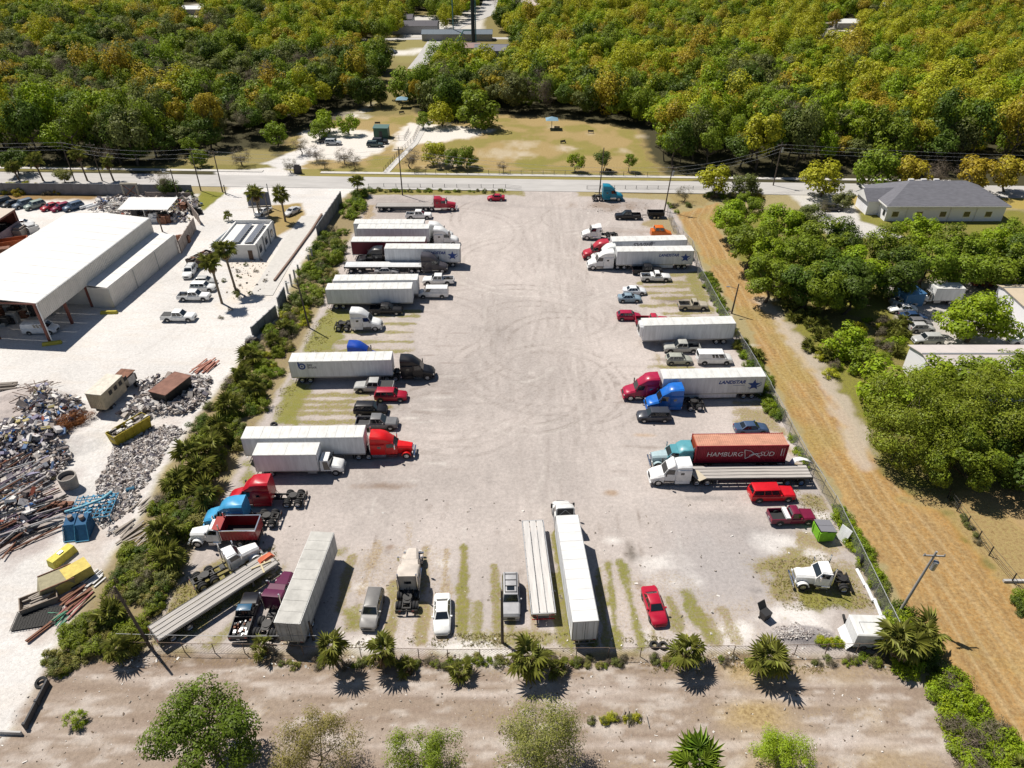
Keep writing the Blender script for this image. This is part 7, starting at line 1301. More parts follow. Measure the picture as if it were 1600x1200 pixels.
# ---- the woods: the nearest trees as things, the far ones as one mass
road_y = lambda x: 181.6 - .041 * x
clear = [Pw((600, 128), (612, 120), (612, 100), (612, 64), (690, 58), (705, 45), (745, 28), (756, 0), (785, 0), (778, 25), (765, 35), (770, 60), (690, 68), (672, 100), (655, 114), (640, 125), (625, 150), (600, 165), (585, 180), (560, 182), (575, 160)),
    Pw((440, 276), (400, 262), (440, 228), (460, 212), (545, 174), (600, 165), (640, 172), (690, 192), (790, 180), (880, 186), (965, 196), (1006, 206), (1015, 240), (1042, 285), (430, 285)), Pw((632, 24), (662, 26), (690, 40), (690, 62), (632, 56)), Pw((702, 42), (760, 42), (800, 66), (800, 86), (762, 88), (705, 72)),
    Pw((276, 2), (328, 6), (318, 26), (284, 26)), Pw((1300, 38), (1338, 32), (1346, 56), (1310, 64)), Pw((798, 4), (846, 4), (848, 18), (798, 18)), Pw((1370, 10), (1400, 10), (1402, 22), (1370, 22)), Pw((398, 12), (424, 12), (426, 24), (400, 24)), Pw((568, 78), (612, 77), (612, 90), (568, 90)), Pw((330, 238), (428, 226), (448, 250), (420, 268), (330, 262)), Pw((1278, 54), (1300, 54), (1302, 68), (1276, 68))]
pts = []; r4 = random.Random(11)
yy = 196.0
while yy < 760:
    st_ = 6.2 if yy < 330 else 7.2; half = yy * .80 + 70; n = int(2 * half / st_)
    for i in range(n):
        x = -half + (i + r4.uniform(.1, .9)) * st_; y = yy + r4.uniform(-.5, .5) * st_; 
        edge = road_y(x) + (11 if x < 0 else 12)
        if y < edge: continue
        pts.append((x, y))
    yy += st_ * .92
pa = np.array(pts); keep = np.ones(len(pa), bool)
for c in clear:
    keep &= sdist(pa[:, 0], pa[:, 1], c) > 1.5
    cpx = [proj(x, y, 0) for x, y in c]
    for hh in (4.5, 9.0):
        qx, qy = proj(pa[:, 0], pa[:, 1], hh); keep &= sdist(qx, qy, cpx) > -1.0
pa = pa[keep]
def kindat(x, y):
    v = float(fbm(np.array([x * .022]), np.array([y * .022]), 33, 3)[0]); u = r4.random(); rt = x > 40
    if rt: tb = (('yellow', .46), ('bright', .14), ('orange', .08), ('mid', .14), ('dark', .06), ('sage', .08), ('grey', .04))
    else: tb = (('yellow', .30), ('bright', .08), ('orange', .08), ('mid', .17), ('dark', .13), ('sage', .14), ('grey', .10))
    u = (u * .6 + np.clip((v - .3) * 2.5, 0, .999) * .4); a = 0
    for k, w_ in tb:
        a += w_
        if u < a: return k
    return 'mid'
order = np.argsort(pa[:, 1] - np.abs(pa[:, 0]) * .12); front = order[:290]; rest = order[290:]
ORD = ['first', 'second', 'third', 'fourth', 'fifth', 'sixth', 'seventh', 'eighth', 'ninth', 'tenth', 'eleventh', 'twelfth', 'thirteenth', 'fourteenth', 'fifteenth', 'sixteenth', 'seventeenth', 'eighteenth', 'nineteenth', 'twentieth']
EC = {}
front = sorted(front, key=lambda i: pa[i][0])
for i in front:
    x, y = pa[i]; k = kindat(x, y)
    if y - road_y(x) < 26 and r4.random() < .6: k = r4.choice(['dark', 'mid', 'dark', 'sage', 'mid'])
    side = 'left' if x < -60 else ('right' if x > 60 else 'middle'); nm = 'wood left of the park' if x < -40 else ('wood right of the park' if x > 45 else 'wood behind the park')
    lb = f'{KN[k]} tree in the {nm}, ' + ('at its edge by the road' if y - road_y(x) < 24 else 'set back from the road') if x < -40 or x > 45 else f'{KN[k]} tree in the {nm}'; edge_ = 'edge' in lb; gl_ = lb.replace(' tree in', ' trees in')
    if edge_: q_ = EC.get(lb, 0); EC[lb] = q_ + 1; lb = f'{ORD[min(q_, 19)]} {KN[k]} tree from the left, roadside edge, {nm}'
    tree(x, y, k, r4.choice((r4.uniform(.6, .9), r4.uniform(.85, 1.2), r4.uniform(1.1, 1.4))), lb, gl_, r4.randint(0, 2), h=r4.uniform(.85, 1.5))
# far wood: geometry-node instances of those same crowns
def scatter(name, label, P3, index, size, turn, srcs):
    vm = bpy.data.meshes.new(name); vm.from_pydata([tuple(p) for p in P3], [], [])
    at = vm.attributes.new('kind_index', 'INT', 'POINT'); at.data.foreach_set('value', np.asarray(index, np.int32))
    at = vm.attributes.new('size', 'FLOAT_VECTOR', 'POINT'); at.data.foreach_set('vector', np.asarray(size, np.float32).ravel())
    at = vm.attributes.new('turn', 'FLOAT_VECTOR', 'POINT'); at.data.foreach_set('vector', np.array([[0, 0, t] for t in turn], np.float32).ravel())
    ob_ = link(name, vm); tag(ob_, label, name.replace('_', ' '), None, 'stuff')
    ng = bpy.data.node_groups.new('scatter', 'GeometryNodeTree'); ng.interface.new_socket('Geometry', in_out='INPUT', socket_type='NodeSocketGeometry'); ng.interface.new_socket('Geometry', in_out='OUTPUT', socket_type='NodeSocketGeometry')
    gi_ = ng.nodes.new('NodeGroupInput'); go_ = ng.nodes.new('NodeGroupOutput'); ip = ng.nodes.new('GeometryNodeInstanceOnPoints'); jn = ng.nodes.new('GeometryNodeJoinGeometry')
    ng.links.new(gi_.outputs[0], ip.inputs['Points']); ng.links.new(ip.outputs[0], go_.inputs[0]); ip.inputs['Pick Instance'].default_value = True
    for o in reversed(srcs):
        oi = ng.nodes.new('GeometryNodeObjectInfo'); oi.inputs['Object'].default_value = o; oi.inputs['As Instance'].default_value = True; oi.transform_space = 'ORIGINAL'; ng.links.new(oi.outputs['Geometry'], jn.inputs[0])
    ng.links.new(jn.outputs[0], ip.inputs['Instance'])
    def nattr(nm, ty): n = ng.nodes.new('GeometryNodeInputNamedAttribute'); n.data_type = ty; n.inputs['Name'].default_value = nm; return n.outputs['Attribute']
    ng.links.new(nattr('kind_index', 'INT'), ip.inputs['Instance Index']); ng.links.new(nattr('size', 'FLOAT_VECTOR'), ip.inputs['Scale'])
    er = ng.nodes.new('FunctionNodeEulerToRotation'); ng.links.new(nattr('turn', 'FLOAT_VECTOR'), er.inputs[0]); ng.links.new(er.outputs[0], ip.inputs['Rotation'])
    md = ob_.modifiers.new('scatter', 'NODES'); md.node_group = ng; return ob_
kinds = ['yellow', 'bright', 'orange', 'mid', 'dark', 'sage', 'grey']; ptsr = pa[rest]; ki = np.array([kinds.index(kindat(x, y)) for x, y in ptsr])
crown_obj = {}
for o in bpy.data.objects:
    if o.type == 'MESH' and o.name.startswith('crown') and o.data.name not in crown_obj: crown_obj[o.data.name] = o
srcs = []
for k in kinds:
    for v in (0, 1, 2):
        me = proto(k, v)[0]
        if me.name not in crown_obj: q = pa[front[5 + v]]; t_ = tree(q[0] + 3, q[1] + 3, k, .9, f'{KN[k]} tree in the wood behind the park', None, v); crown_obj[me.name] = t_.children[0] if t_.children and t_.children[0].name.startswith('crown') else [o for o in bpy.data.objects if o.data == me][0]
        srcs.append(crown_obj[me.name])
sz = [[s, s, s * r4.uniform(.8, 1.5)] for s in (r4.choice((r4.uniform(.6, .95), r4.uniform(.85, 1.25), r4.uniform(1.1, 1.55))) for _ in ki)]
scatter('wood', 'mixed green, yellow and grey wood reaching to the horizon', [(x, y, 5.0 + 1.6 * s[0] + r4.uniform(-1, 1.5)) for (x, y), s in zip(ptsr, sz)], ki * 3 + np.array([r4.randint(0, 2) for _ in ki]), sz, [r4.uniform(0, 6.28) for _ in ki], srcs)
# ---- single trees, by where their crowns show: (px, py of crown centre, kind, crown radius m, crown height, label)
def fine_tree(label, px, py, hz, R_, n, size, kind, seed, aspect=.45, flat=.85, shell=.6, nl=34, lobe=(.16, .3), trunk=.2, top=None):
    x, y = g(px, py, hz); root = link('tree', None, None, (x, y, 0)); tag(root, label, 'tree')
    link('trunk', trunk_mesh('trunk', seed, hz * 1.25, trunk, R_ * .85, 9), root); link('crown', crown_mesh('crown', LM[kind], seed, n, size, R_, flat, nl, aspect, lobe, shell), root, (0, 0, hz)); return root
def at_crown(px, py, kind, r_, hz, label, group=None, big=False, var=0, h=1.):
    if r_ > 6.4 and py > 500: return fine_tree(label, px, py, hz, r_, 24000, .33, kind, int(px), .5, .8, .6, 70, (.12, .23), .3)
    x, y = g(px, py, hz); s = r_ / (4.6 if kind == 'grey' else 4.0); c, t = proto(kind, var, big)
    root = link('tree', None, None, (x, y, 0), (0, 0, rnd.uniform(0, 6.28))); tag(root, label, 'tree', group)
    link('trunk', t, root, (0, 0, 0), (0, 0, 0), (s, s, hz / 6.6)); link('crown', c, root, (0, 0, hz), (0, 0, 0), (s, s, s * h)); return root
GT = 'trees between the mown path and the grey roofed house'
for i, (px, py, k, r_) in enumerate(((1285, 448, 'mid', 4.8), (1330, 448, 'dark', 4.8), (1195, 395, 'bright', 4.6), (1148, 340, 'bright', 4.8), (1172, 382, 'mid', 5.2), (1222, 345, 'bright', 5), (1243, 400, 'mid', 5.2), (1205, 430, 'mid', 4.8), (1290, 378, 'mid', 5.2), (1262, 440, 'dark', 5), (1325, 376, 'dark', 5), (1345, 418, 'bright', 5.2), (1392, 386, 'mid', 4.8), (1402, 425, 'dark', 5.2), (1438, 362, 'bright', 4.6), (1452, 410, 'mid', 5.2), (1494, 382, 'mid', 4.4), (1505, 408, 'mid', 5.6), (1545, 384, 'bright', 4.8), (1560, 412, 'mid', 5.6), (1590, 374, 'mid', 4.8), (1612, 410, 'dark', 6), (1310, 428, 'dark', 5.4), (1170, 322, 'mid', 3.6), (1260, 340, 'sage', 4))):
    at_crown(px, py, k, r_, 5.6, f'{KN[k]} tree in the dense group beside the mown path', GT + ' ' + k, True, i % 2)
for px, py, k, r_, hz, lb in ((1290, 278, 'yellow', 5, 4.8, 'spreading yellow green tree by the side street'), (1372, 262, 'mid', 5.5, 5, 'broad green tree behind the ridge of the grey roof'), (1425, 270, 'orange', 4.6, 4.6, 'ochre tree behind the grey roof, left one'), (1472, 268, 'grey', 4.6, 4.6, 'bare tree behind the grey roof, middle one'), (1530, 272, 'orange', 5, 5, 'ochre tree behind the grey roof, right one'), (1582, 270, 'orange', 4.6, 5, 'ochre tree on the lawn at the right edge'), (1320, 310, 'sage', 2.4, 2.6, 'small tree by the parking of the grey roofed house'), (1290, 322, 'grey', 2.4, 2.4, 'small bare tree in the parking of the grey roofed house'),
    (1120, 280, 'yellow', 4, 4.2, 'yellow green tree where the mown path meets the road'), (1165, 285, 'sage', 3.6, 3.6, 'dull green tree right of the path mouth'), (1070, 300, 'grey', 2.5, 2.5, 'bare bush by the entrance fence'),
    (1525, 497, 'bright', 6.0, 4.6, 'bushy yellow green tree in the yard of cars'), (1318, 530, 'bright', 3.4, 2.6, 'light green feathery tree beside the palmettos'), (1355, 560, 'mid', 2.5, 2.4, 'small green tree behind the feathery one'), (1440, 650, 'olive', 9.0, 6.8, 'huge spreading green tree right of the mown path, left half of the pair'), (1560, 640, 'olive', 9.2, 7.2, 'huge spreading green tree at the right edge, right half of the pair'), (1500, 705, 'mid', 6.5, 4.6, 'lower green tree under the huge spreading pair'), (1400, 600, 'bright', 4.6, 4.4, 'light green tree behind the huge pair'), (1610, 715, 'dark', 6, 5, 'dark green tree at the right edge under the huge pair'), (1595, 575, 'mid', 3.2, 4, 'small green tree in front of the long pale roof'), (1452, 588, 'bright', 3.6, 4.6, 'light tree before the gable of the long pale roof'), (1512, 592, 'mid', 3.8, 5, 'green tree in front of the middle of the long pale roof'), (1560, 590, 'bright', 3.4, 5, 'light green tree in front of the right part of the long pale roof'),
    (510, 188, 'bright', 4.0, 4.0, 'yellow green park tree beside the parking, left one'), (543, 192, 'bright', 3.4, 3.6, 'yellow green park tree beside the parking, right one'), (496, 203, 'mid', 3.0, 3.0, 'green park tree in front of the left parking tree'), (632, 130, 'mid', 6.2, 5.6, 'round dense green tree alone in the park'), (577, 140, 'dark', 5.4, 5.6, 'dark flat topped tree over the park path'), (594, 152, 'dark', 2.6, 3.2, 'small dark tree beside the flat topped one'),
    (676, 238, 'yellow', 3.6, 3.6, 'olive tree by the road in front of the sandy field'), (708, 246, 'mid', 2.8, 3.0, 'green tree by the road, left of its wider twin'), (730, 246, 'mid', 3.4, 3.0, 'wide green tree by the road'), (640, 243, 'grey', 3.6, 3.6, 'bare tree by the road left of the olive tree'), (468, 224, 'grey', 3.2, 3.4, 'bare tree at the park drive'), (492, 236, 'grey', 3, 3.0, 'bare tree on the corner bed, left one'), (537, 240, 'grey', 3.2, 3.0, 'bare tree on the corner bed, middle one'), (552, 250, 'grey', 2.8, 2.6, 'bare tree on the corner bed, right one'), (452, 255, 'grey', 2.4, 2.6, 'small bare tree beside the stone sign'), (505, 250, 'grey', 2.4, 2.4, 'thin bare tree behind the stone sign'), (786, 257, 'grey', 1.8, 2.2, 'tiny bare tree on the field edge'),
    (900, 251, 'bright', 2.4, 3.2, 'small round tree by the road, left of three'), (944, 247, 'dark', 2.4, 3.6, 'small dark round tree by the road, middle of three'), (984, 250, 'mid', 1.9, 3.2, 'small round tree by the road, right of three'), (660, 186, 'mid', 2.6, 3, 'small tree at the edge of the sandy patch'), (742, 172, 'mid', 7, 5.5, 'great rounded tree at the field corner'), (705, 150, 'bright', 6, 6, 'light green tree behind the great rounded one'), (690, 178, 'yellow', 4.2, 4, 'yellow green tree left of the great rounded one'), (720, 118, 'mid', 6, 6, 'green tree farther behind the great rounded one'), (775, 130, 'orange', 5.6, 6, 'ochre tree above the great rounded one'),
    (210, 233, 'dark', 3.6, 3.4, 'round dark tree by the left roadside'), (165, 238, 'grey', 3.6, 4, 'bare tree by the left roadside'), (375, 242, 'grey', 3.4, 3, 'bare tree on the roadside lawn'), (250, 280, 'grey', 3.0, 4.6, 'bare tree by the grey wall'), (262, 292, 'dark', 2.6, 2.4, 'dense dark shrub tree against the grey wall'), (98, 272, 'sparse', 2.2, 2.4, 'thin yellowish tree before the left wall'), (310, 245, 'mid', 2.4, 2.6, 'small green tree between the utility poles'), (20, 250, 'dark', 3.6, 4, 'dark tree at the left edge behind the road'), (430, 208, 'mid', 3.6, 4, 'green tree at the mouth of the park drive')):
    at_crown(px, py, k, r_, hz, lb, None, r_ > 5 and py > 300, 0)
# ---- foreground trees
fine_tree('broad leafy green tree at the bottom left of the view', 322, 1140, 5.6, 5.6, 15000, .27, 'big', 71, .5, .8, .62, 44, (.15, .27), .22)
fine_tree('thin olive tree with bare twig tips at the bottom edge', 497, 1168, 4.2, 3.9, 12000, .20, 'sparse', 72, .3, 1.0, .25, 34, (.2, .34), .1); fine_tree('feathery green shrub tree at the bottom edge, left of centre', 663, 1180, 3.6, 3.7, 14000, .21, 'mid', 73, .3, .9, .25, 34, (.2, .32), .1)
fine_tree('large sparse olive tree at the bottom edge, centre', 846, 1160, 4.0, 4.7, 16000, .20, 'sparse', 74, .32, .85, .25, 40, (.2, .32), .12); fine_tree('bushy lime green shrub at the bottom edge, right of centre', 1222, 1178, 2.6, 3.1, 11000, .21, 'bright', 75, .25, .9, .3, 30, (.2, .3), .08)
fine_tree('small weedy shrub on the dirt at the bottom left', 116, 1124, .6, 1.3, 900, .3, 'bright', 76, .2, .7, .2, 10, (.2, .34), .03)
# ---- palms
def frond_mesh(seed, L=1.5, n=13, m=None, droop=.5, name='frond'):
    "a fan leaf: a curved stalk and blades that spread and droop at the tips"
    r_ = random.Random(seed); k = MB(); s = L * .46
    k.add([(0, -.02, 0), (s, -.015, .04), (s, .015, .04), (0, .02, 0)], [(0, 1, 2, 3)])
    for i in range(n):
        a = (i / (n - 1) - .5) * 4.2; bl = L * .62 * (1 - .25 * abs(i / (n - 1) - .5) * 2) * r_.uniform(.85, 1.1); w_ = L * .06; dr = droop * r_.uniform(.6, 1.3)
        c, s_ = math.cos(a), math.sin(a); z0 = .05 + .04 * math.cos(a * 2)
        p0 = Vector((s, 0, z0)); pm = p0 + Vector((c, s_, .06)) * bl * .55; pe = p0 + Vector((c, s_, 0)) * bl + Vector((0, 0, -dr * bl * .6)); nx_ = Vector((-s_, c, 0)) * w_
        k.add([p0, pm - nx_ * .9, pe, pm + nx_ * .9], [(0, 1, 2), (0, 2, 3)])
    return k.mesh(name, m or LM['palm'])
def palm(label, px, py, h, L=1.5, n=22, group=None, lean=(0, 0), skirt=True, r_=.2, tall=False, m=None, xy=None, low=-.5, name='palm_tree', cat='palm', z=0):
    x, y = xy or g(px, py); root = link(name, None, None, (x, y, z), (lean[0], lean[1], rnd.uniform(0, 6.28) if not (lean[0] or lean[1]) else 0)); tag(root, label, cat, group)
    k = MB(); 
    for i in range(4): k.tube((0, 0, -.2 + (h + .2) * i / 4), (0, 0, -.2 + (h + .2) * (i + 1) / 4), r_ * (1.15 if i == 0 else 1), r_ * (1 if i < 3 else 1.25), 9, 0, i == 3)
    obj('trunk', k, M_PBARK, parent=root, smooth=50)
    fr = [cached(('fr', round(L, 2), q, m.name if m else ''), lambda: frond_mesh(q, L, 13, m)) for q in range(3)]
    for i in range(n):
        az = i * 2.39996 + rnd.uniform(-.3, .3); t = i / n; el = 1.2 - (1.2 - low) * t ** .8 + rnd.uniform(-.25, .25)
        link('frond', fr[i % 3], root, (.08 * math.cos(az), .08 * math.sin(az), h + .1 - .25 * t), (rnd.uniform(-.75, .75), -el, az), (rnd.uniform(.6, 1.3),) * 3)
    for i in range(6): az = i * 1.05 + rnd.uniform(-.3, .3); link('frond', fr[i % 3], root, (0, 0, h), (rnd.uniform(-.8, .8), -rnd.uniform(.25, 1.15), az), (rnd.uniform(.5, .72),) * 3)
    if skirt:
        dm = cached(('dead', round(L, 2)), lambda: frond_mesh(9, L * .85, 7, LM['dead'], .9, 'dead_frond'))
        for i in range(9): az = i * .7 + .2; link('dead_frond', dm, root, (.1 * math.cos(az), .1 * math.sin(az), h - .25), (0, 1.25 + rnd.uniform(-.15, .2), az))
    return root
for px, py, h, L_, lb, ln in ((347, 474, 8.2, 2.0, 'tall fan palm in the yard, left one of the close pair', (0, -.02)), (369, 455, 8.6, 2.0, 'tall fan palm in the yard, right one of the close pair', (0, -.05)), (406, 338, 5.6, 2.1, 'fan palm in front of the billboard', (0, .0)), (446, 346, 6.4, 2.0, 'fan palm on the office lawn between two parked cars', (0, .0)), (31, 283, 4.0, 1.8, 'palm by the left road wall, leftmost', (.0, -.15)), (68, 283, 5.6, 2.1, 'palm by the left road wall, second from left', (0, -.08)), (137, 283, 7.2, 2.0, 'tall palm between the two wall utility poles', (0, -.05)), (178, 283, 5.0, 1.9, 'palm by the left road wall right of the poles', (0, -.08))): palm(lb, px, py, h, L_, 26, None, ln, True, .22, True, low=-.7)
for px, py, h, L_, n, lb in ((413, 1022, 1.1, 1.3, 16, 'small fan palm by the purple tractor'), (527, 1040, 2.6, 1.9, 24, 'fan palm on the south fence right of the slanted trailer'), (600, 1045, 2.4, 1.8, 22, 'fan palm on the south fence below the silver suv'), (640, 1050, .8, 1.2, 14, 'low fan palm right of the silver suv palm'), (722, 1058, .9, 1.4, 18, 'low fan palm between the white sedan and the big palm'), (828, 1048, 2.4, 2.2, 28, 'large fan palm in front of the short aluminium flatbed'), (1074, 1046, 2.2, 1.9, 26, 'fan palm on the south fence beside the red sedan'), (1190, 1046, 2.0, 2.2, 30, 'dense fan palm on the south fence near the gravel heap'), (190, 1025, 1.5, 1.9, 22, 'fan palm at the south west fence corner'), (1400, 1035, 2.4, 2.3, 30, 'big fan palm beside the storage trailer, front one'), (1425, 1018, 2.8, 2.2, 28, 'big fan palm beside the storage trailer, rear one'), (1385, 1015, 1.8, 1.9, 22, 'fan palm leaning over the storage trailer'), (870, 1050, .6, 1.2, 12, 'tiny palm at the foot of the large fan palm')): palm(lb, px, py, h * rnd.uniform(1.0, 1.25), L_ * .98, int(n * rnd.uniform(.5, .75)), None, (rnd.uniform(-.14, .14), rnd.uniform(-.14, .14)), True, .17, low=-.6)
palm('bright broad leaved palm at the bottom edge', 1086, 1215, 2.2, 2.2, 20, None, (0, 0), False, .12, m=leafmat('leaf_lime', (.14, .22, .02), (.2, .3, .03), None, .3), low=-.2)
palm('small palm top at the bottom right corner', 1592, 1215, 1.0, 1.6, 14, None, (0, 0), False, .12, low=-.2); palm('fan palm at the top of the shrub belt by the verge', 560, 304, 3.4, 2.0, 22, None, (0, 0), False, .15); palm('small palm at the corner of the office lawn', 358, 345, 1.2, 1.2, 12, None, (0, 0), False, .1)
GP = 'palms in the shrub belt west of the lot'
for i, (px, py, h, L_) in enumerate(((318, 760, 2.6, 2.2), (300, 730, 2.2, 2.1), (335, 720, 2.4, 2.1), (345, 690, 2.0, 2.0), (330, 790, 2.0, 2.0), (262, 850, 2.2, 2.1), (270, 885, 1.6, 1.8), (380, 600, 1.8, 1.9), (395, 570, 1.8, 1.9), (360, 650, 1.8, 1.9), (400, 620, 1.6, 1.8), (430, 545, 1.2, 1.6), (282, 770, 1.6, 1.9), (445, 520, 1.0, 1.6), (178, 975, 1.2, 1.7))): palm('fan palm standing in the shrub belt west of the lot', px, py, h, L_, 20, GP, (0, 0), i % 2 == 0, .18)
GQ = 'palmettos beside the mown path'
for i, (px, py) in enumerate(((1222, 465), (1232, 482), (1248, 478), (1255, 497), (1270, 492), (1265, 512), (1282, 508), (1290, 525), (1278, 530), (1240, 500), (1212, 455), (1300, 540), (1262, 545), (1290, 560), (1385, 520), (1398, 512), (1408, 525), (1420, 512), (1395, 530), (1410, 505), (1400, 555), (1145, 312), (1140, 440 + 80), (1160, 545), (1215, 420), (1180, 560), (1205, 395))): palm('low palmetto clump near the mown path' if px < 1380 else 'low palmetto clump in front of the parked cars', px, py, .35, 1.5, 15, GQ if px < 1380 else 'palmettos in front of the parked cars', (0, 0), False, .12, low=.0, name='palmetto', cat='palmetto')
# ---- shrubs
def shrub_proto(kind, v):
    key = ('shrub', kind, v)
    if key not in PROTO:
        if kind == 'grey': PROTO[key] = crown_mesh('foliage', LM[kind], 900 + v, 700, .55, 1.5, .75, 10, .08, (.35, .5), .2)
        else: PROTO[key] = crown_mesh('foliage', LM[kind], 900 + v * 7 + hash_(kind), 1700, .18, 1.5, .72, 17, .5, (.2, .38), .6)
    return PROTO[key]
def shrub(x, y, kind, s, label, group, v=None, zz=.55):
    v = rnd.randint(0, 2) if v is None else v; root = link('shrub', shrub_proto(kind, v), None, (x, y, s * 1.0 * zz + float(zat(np.array([x]), np.array([y]))[0])), (0, 0, rnd.uniform(0, 6.28)), (s, s, s * rnd.uniform(.8, 1.2))); tag(root, label, 'shrub', group); return root
UG = []
def belt(poly, n, kinds, s0, s1, label, seed, zz=.55):
    r_ = np.random.RandomState(seed); pl = [g(*q) for q in poly]; a = np.array(pl); k = 0; rr = random.Random(seed); ni = max(3, round(n * .34))
    while k < n:
        x, y = r_.uniform(a.min(0), a.max(0))
        if sdist(np.array([x]), np.array([y]), pl)[0] < -.2:
            kd = rr.choice(kinds); s_ = rr.uniform(s0, s1); k += 1
            if k <= ni: shrub(x, y, kd, s_, f'{KN[kd]} shrub {label}', f'{KN[kd]} shrubs {label}', None, zz)
            else:
                UG.append((x, y, kd, s_ * .95, zz))
                if seed in (2, 3, 4, 5, 6) and rr.random() < .45: UG.append((x + rr.uniform(-1.2, 1.2), y + rr.uniform(-1.2, 1.2), rr.choice(kinds), s_ * .6, .5))
belt([(575, 292), (585, 300), (560, 345), (545, 350), (540, 320)], 13, ['mid', 'bright', 'mid', 'dark'], 1.0, 1.6, 'at the top of the west belt', 1)
belt([(505, 372), (550, 345), (530, 420), (490, 490), (450, 470), (478, 410)], 44, ['mid', 'olive', 'mid', 'grey', 'dark', 'sage', 'sparse'], .8, 1.6, 'west of the maroon and white trailers', 2)
belt([(430, 490), (490, 480), (470, 530), (432, 600), (370, 640), (350, 610), (392, 545)], 62, ['mid', 'sage', 'olive', 'mid', 'yellow', 'grey', 'sparse'], .6, 1.25, 'in the belt beside the white bobtail tractor', 3)
belt([(355, 600), (432, 600), (385, 690), (345, 770), (272, 745), (305, 665)], 66, ['olive', 'sage', 'dark', 'mid', 'sparse', 'olive'], .6, 1.25, 'in the belt between rubble and trailers', 4)
belt([(272, 745), (335, 780), (290, 890), (232, 985), (150, 960), (215, 830)], 84, ['sage', 'olive', 'dark', 'sparse', 'sage', 'olive', 'grey'], .5, 1.15, 'in the belt beside the dump truck', 5)
belt([(150, 950), (232, 985), (205, 1030), (95, 1050), (75, 1035), (110, 985)], 46, ['sage', 'olive', 'mid', 'olive', 'sparse'], .5, 1.15, 'at the south end of the west belt', 6)
belt([(575, 297), (790, 298), (790, 302), (575, 301)], 34, ['mid', 'sage'], .4, .62, 'in the hedge on the verge', 7, .6)
belt([(1088, 405), (1105, 420), (1142, 500), (1170, 550), (1160, 560), (1125, 500), (1095, 430)], 30, ['bright', 'mid', 'mid', 'dark'], .6, 1.0, 'on the upper fence by the mown path', 8)
belt([(1165, 550), (1200, 590), (1222, 660), (1210, 660), (1175, 600), (1150, 545)], 32, ['mid', 'bright', 'dark'], .7, 1.15, 'on the fence beside the lettered trailer', 9)
belt([(1228, 665), (1245, 690), (1272, 740), (1262, 745), (1232, 690)], 7, ['bright', 'mid'], .4, .7, 'outside the fence beside the container', 10)
belt([(1295, 785), (1318, 800), (1372, 890), (1410, 960), (1395, 985), (1350, 900), (1310, 825)], 40, ['bright', 'mid', 'sage', 'bright'], .5, .95, 'outside the lower chain link fence', 11)
belt([(1395, 950), (1440, 985), (1470, 1040), (1420, 1060), (1385, 1000)], 22, ['mid', 'dark', 'bright'], .8, 1.3, 'behind the storage trailer palms', 12)
belt([(1450, 1030), (1500, 1060), (1600, 1200), (1600, 1230), (1520, 1230), (1470, 1120)], 60, ['bright', 'bright', 'mid', 'bright', 'grey'], .8, 1.3, 'in the hedge at the bottom right', 13)
belt([(430, 1025), (1380, 1024), (1380, 1044), (430, 1046)], 130, ['sage', 'mid', 'olive', 'grey', 'grey', 'sparse'], .22, .52, 'along the south fence', 14)
belt([(1278, 1000), (1355, 1003), (1355, 1012), (1278, 1010)], 11, ['bright', 'yellow'], .4, .6, 'in the row beside the storage trailer', 15)
belt([(0, 290), (80, 294), (140, 302), (0, 308)], 24, ['orange', 'yellow', 'grey'], .6, 1.2, 'in the dry thicket behind the scrap cars', 16)
belt([(240, 300), (300, 304), (300, 320), (250, 322)], 12, ['mid', 'sage', 'grey'], .5, 1.0, 'in the scrap behind the canopy', 17)
belt([(905, 1120), (1000, 1118), (1020, 1132), (900, 1130)], 12, ['sparse' if False else 'yellow', 'grey', 'sage'], .3, .5, 'at the stakes below the dirt road', 18)
belt([(1040, 318), (1060, 315), (1085, 325), (1050, 335)], 7, ['grey', 'sage', 'mid'], .5, .9, 'at the fence corner near the entrance', 19)
belt([(1100, 300), (1200, 300), (1150, 325), (1110, 322)], 18, ['mid', 'sage', 'grey'], .6, 1.2, 'where the mown path starts', 20)
belt([(1370, 480), (1400, 520), (1420, 560), (1340, 590), (1300, 600), (1270, 560), (1310, 545)], 34, ['bright', 'yellow', 'mid', 'grey'], .5, 1.2, 'on the wild ground right of the mown path', 21)
belt([(1585, 930), (1600, 930), (1610, 965), (1585, 960)], 5, ['mid', 'dark'], .6, 1.0, 'at the right edge beside the mown path', 22)
belt([(365, 430), (378, 430), (378, 470), (362, 478)], 9, ['grey', 'sage'], .25, .45, 'around the yard palms', 23)
belt([(1480, 770), (1500, 790), (1540, 860), (1570, 900), (1545, 880), (1500, 820)], 10, ['sage', 'grey'], .3, .5, 'under the thin wire fence', 24)
sk = sorted({u[2] for u in UG}); so = []
for k in sk:
    for v in range(3):
        me = shrub_proto(k, v); ex = [o for o in bpy.data.objects if o.data == me]; so.append(ex[0] if ex else shrub(*g(1180 + 4 * v, 310), k, .8, f'{KN[k]} shrub where the mown path starts', f'{KN[k]} shrubs where the mown path starts', v))
sz = [[u[3], u[3], u[3] * r4.uniform(.75, 1.1)] for u in UG]
scatter('undergrowth', 'tangled green undergrowth filling the shrub belts and fence lines', [(u[0], u[1], u[3] * u[4] + float(zat(np.array([u[0]]), np.array([u[1]]))[0])) for u in UG], [sk.index(u[2]) * 3 + r4.randint(0, 2) for u in UG], sz, [r4.uniform(0, 6.28) for _ in UG], so)
o = tag(link('dead_brush', crown_mesh('dead_brush', leafmat('dead_brown', (.20, .075, .02), (.30, .13, .04), None, .2), 55, 3500, .4, 2.4, .6, 14, .12, (.3, .45), .3), None, (*g(118, 668), 1.1), (0, 0, R(55)), (1.5, .8, 1)), 'heap of dead orange brown palm fronds by the tan truck', 'brush heap')
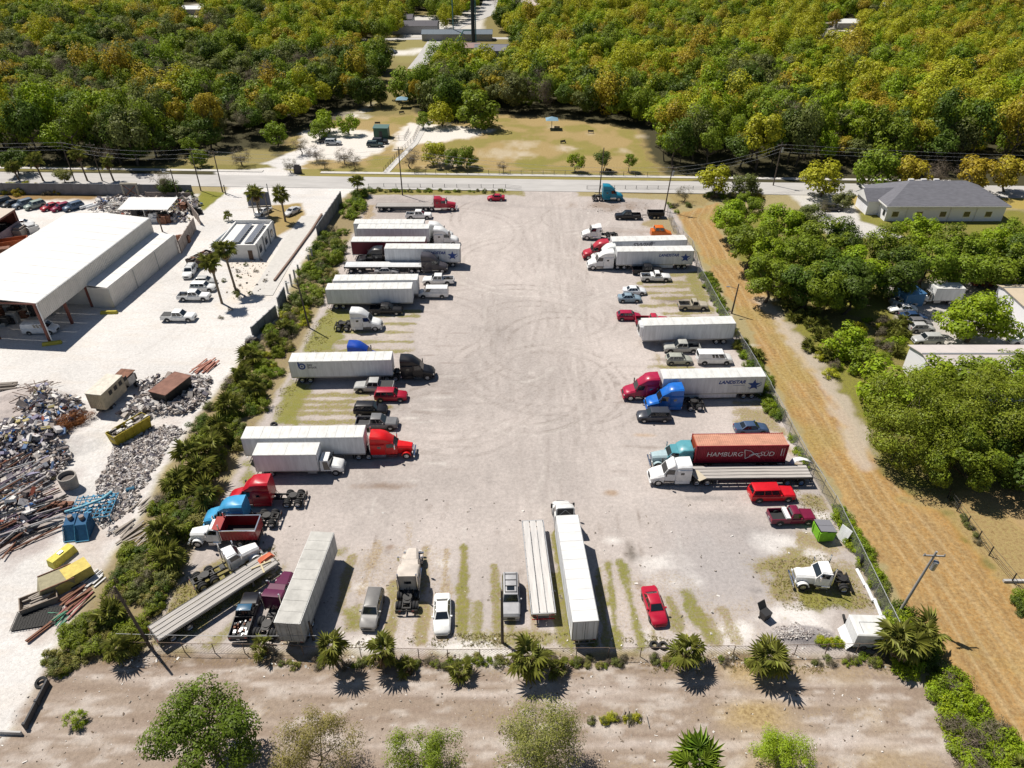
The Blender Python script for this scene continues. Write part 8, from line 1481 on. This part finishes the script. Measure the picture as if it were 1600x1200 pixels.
for k, (px, py) in enumerate(((372, 425), (385, 415), (400, 425), (350, 440), (415, 440), (372, 460), (360, 485), (392, 460), (345, 498))): tag(link('shrub', shrub_proto('sage' if k % 2 else 'grey', k % 3), None, (*g(px, py), .3), (0, 0, k), (.4, .4, .4)), 'small dry shrub on the office garden sand', 'shrub', 'small dry shrubs on the office garden sand')
# ---- grass tufts
def tufts(name, label, polys, n, h, m, seed):
    r_ = np.random.RandomState(seed); P_ = []
    for pl, w_ in polys:
        pl = [g(*q) for q in pl]; a = np.array(pl); q = r_.uniform(a.min(0), a.max(0), (int(n * w_ * 2.4), 2)); q = q[sdist(q[:, 0], q[:, 1], pl) < 0]; q = q[fbm(q[:, 0] * .4, q[:, 1] * .4, seed) > .44]; P_.append(q[:int(n * w_)])
    q = np.concatenate(P_); k = len(q); nb = 5; q = np.repeat(q, nb, 0) + r_.normal(0, .06, (k * nb, 2)); k *= nb; z = zat(q[:, 0], q[:, 1]); a = r_.uniform(0, 6.28, k); hh = h * r_.uniform(.4, 1.3, k); w_ = .035
    dx, dy = np.cos(a), np.sin(a); b0 = np.stack([q[:, 0] - dy * w_, q[:, 1] + dx * w_, z], 1); b1 = np.stack([q[:, 0] + dy * w_, q[:, 1] - dx * w_, z], 1); tp = np.stack([q[:, 0] + dx * hh * .6, q[:, 1] + dy * hh * .6, z + hh], 1)
    V = np.stack([b0, b1, tp], 1).reshape(-1, 3); tag(link(name, npmesh(name, V, np.arange(k * 3).reshape(-1, 3), m)), label, 'grass', None, 'stuff')
tufts('weeds', 'green and yellow weeds around the parked trucks', [([(285, 905), (430, 850), (440, 900), (355, 950), (235, 1010)], .25), ([(1180, 880), (1290, 865), (1375, 950), (1220, 955)], .2), ([(700, 990), (1000, 990), (1100, 1010), (500, 1012)], .2), ([(440, 600), (480, 520), (520, 470), (520, 520), (470, 600), (400, 720)], .2), ([(1225, 760), (1290, 775), (1330, 850), (1270, 830)], .08), ([(1010, 1040), (1400, 1040), (1420, 1052), (1000, 1052)], .07)], 5000, .10, leafmat('weed', (.26, .27, .05), (.38, .34, .09), (.42, .34, .14), .5), 42)
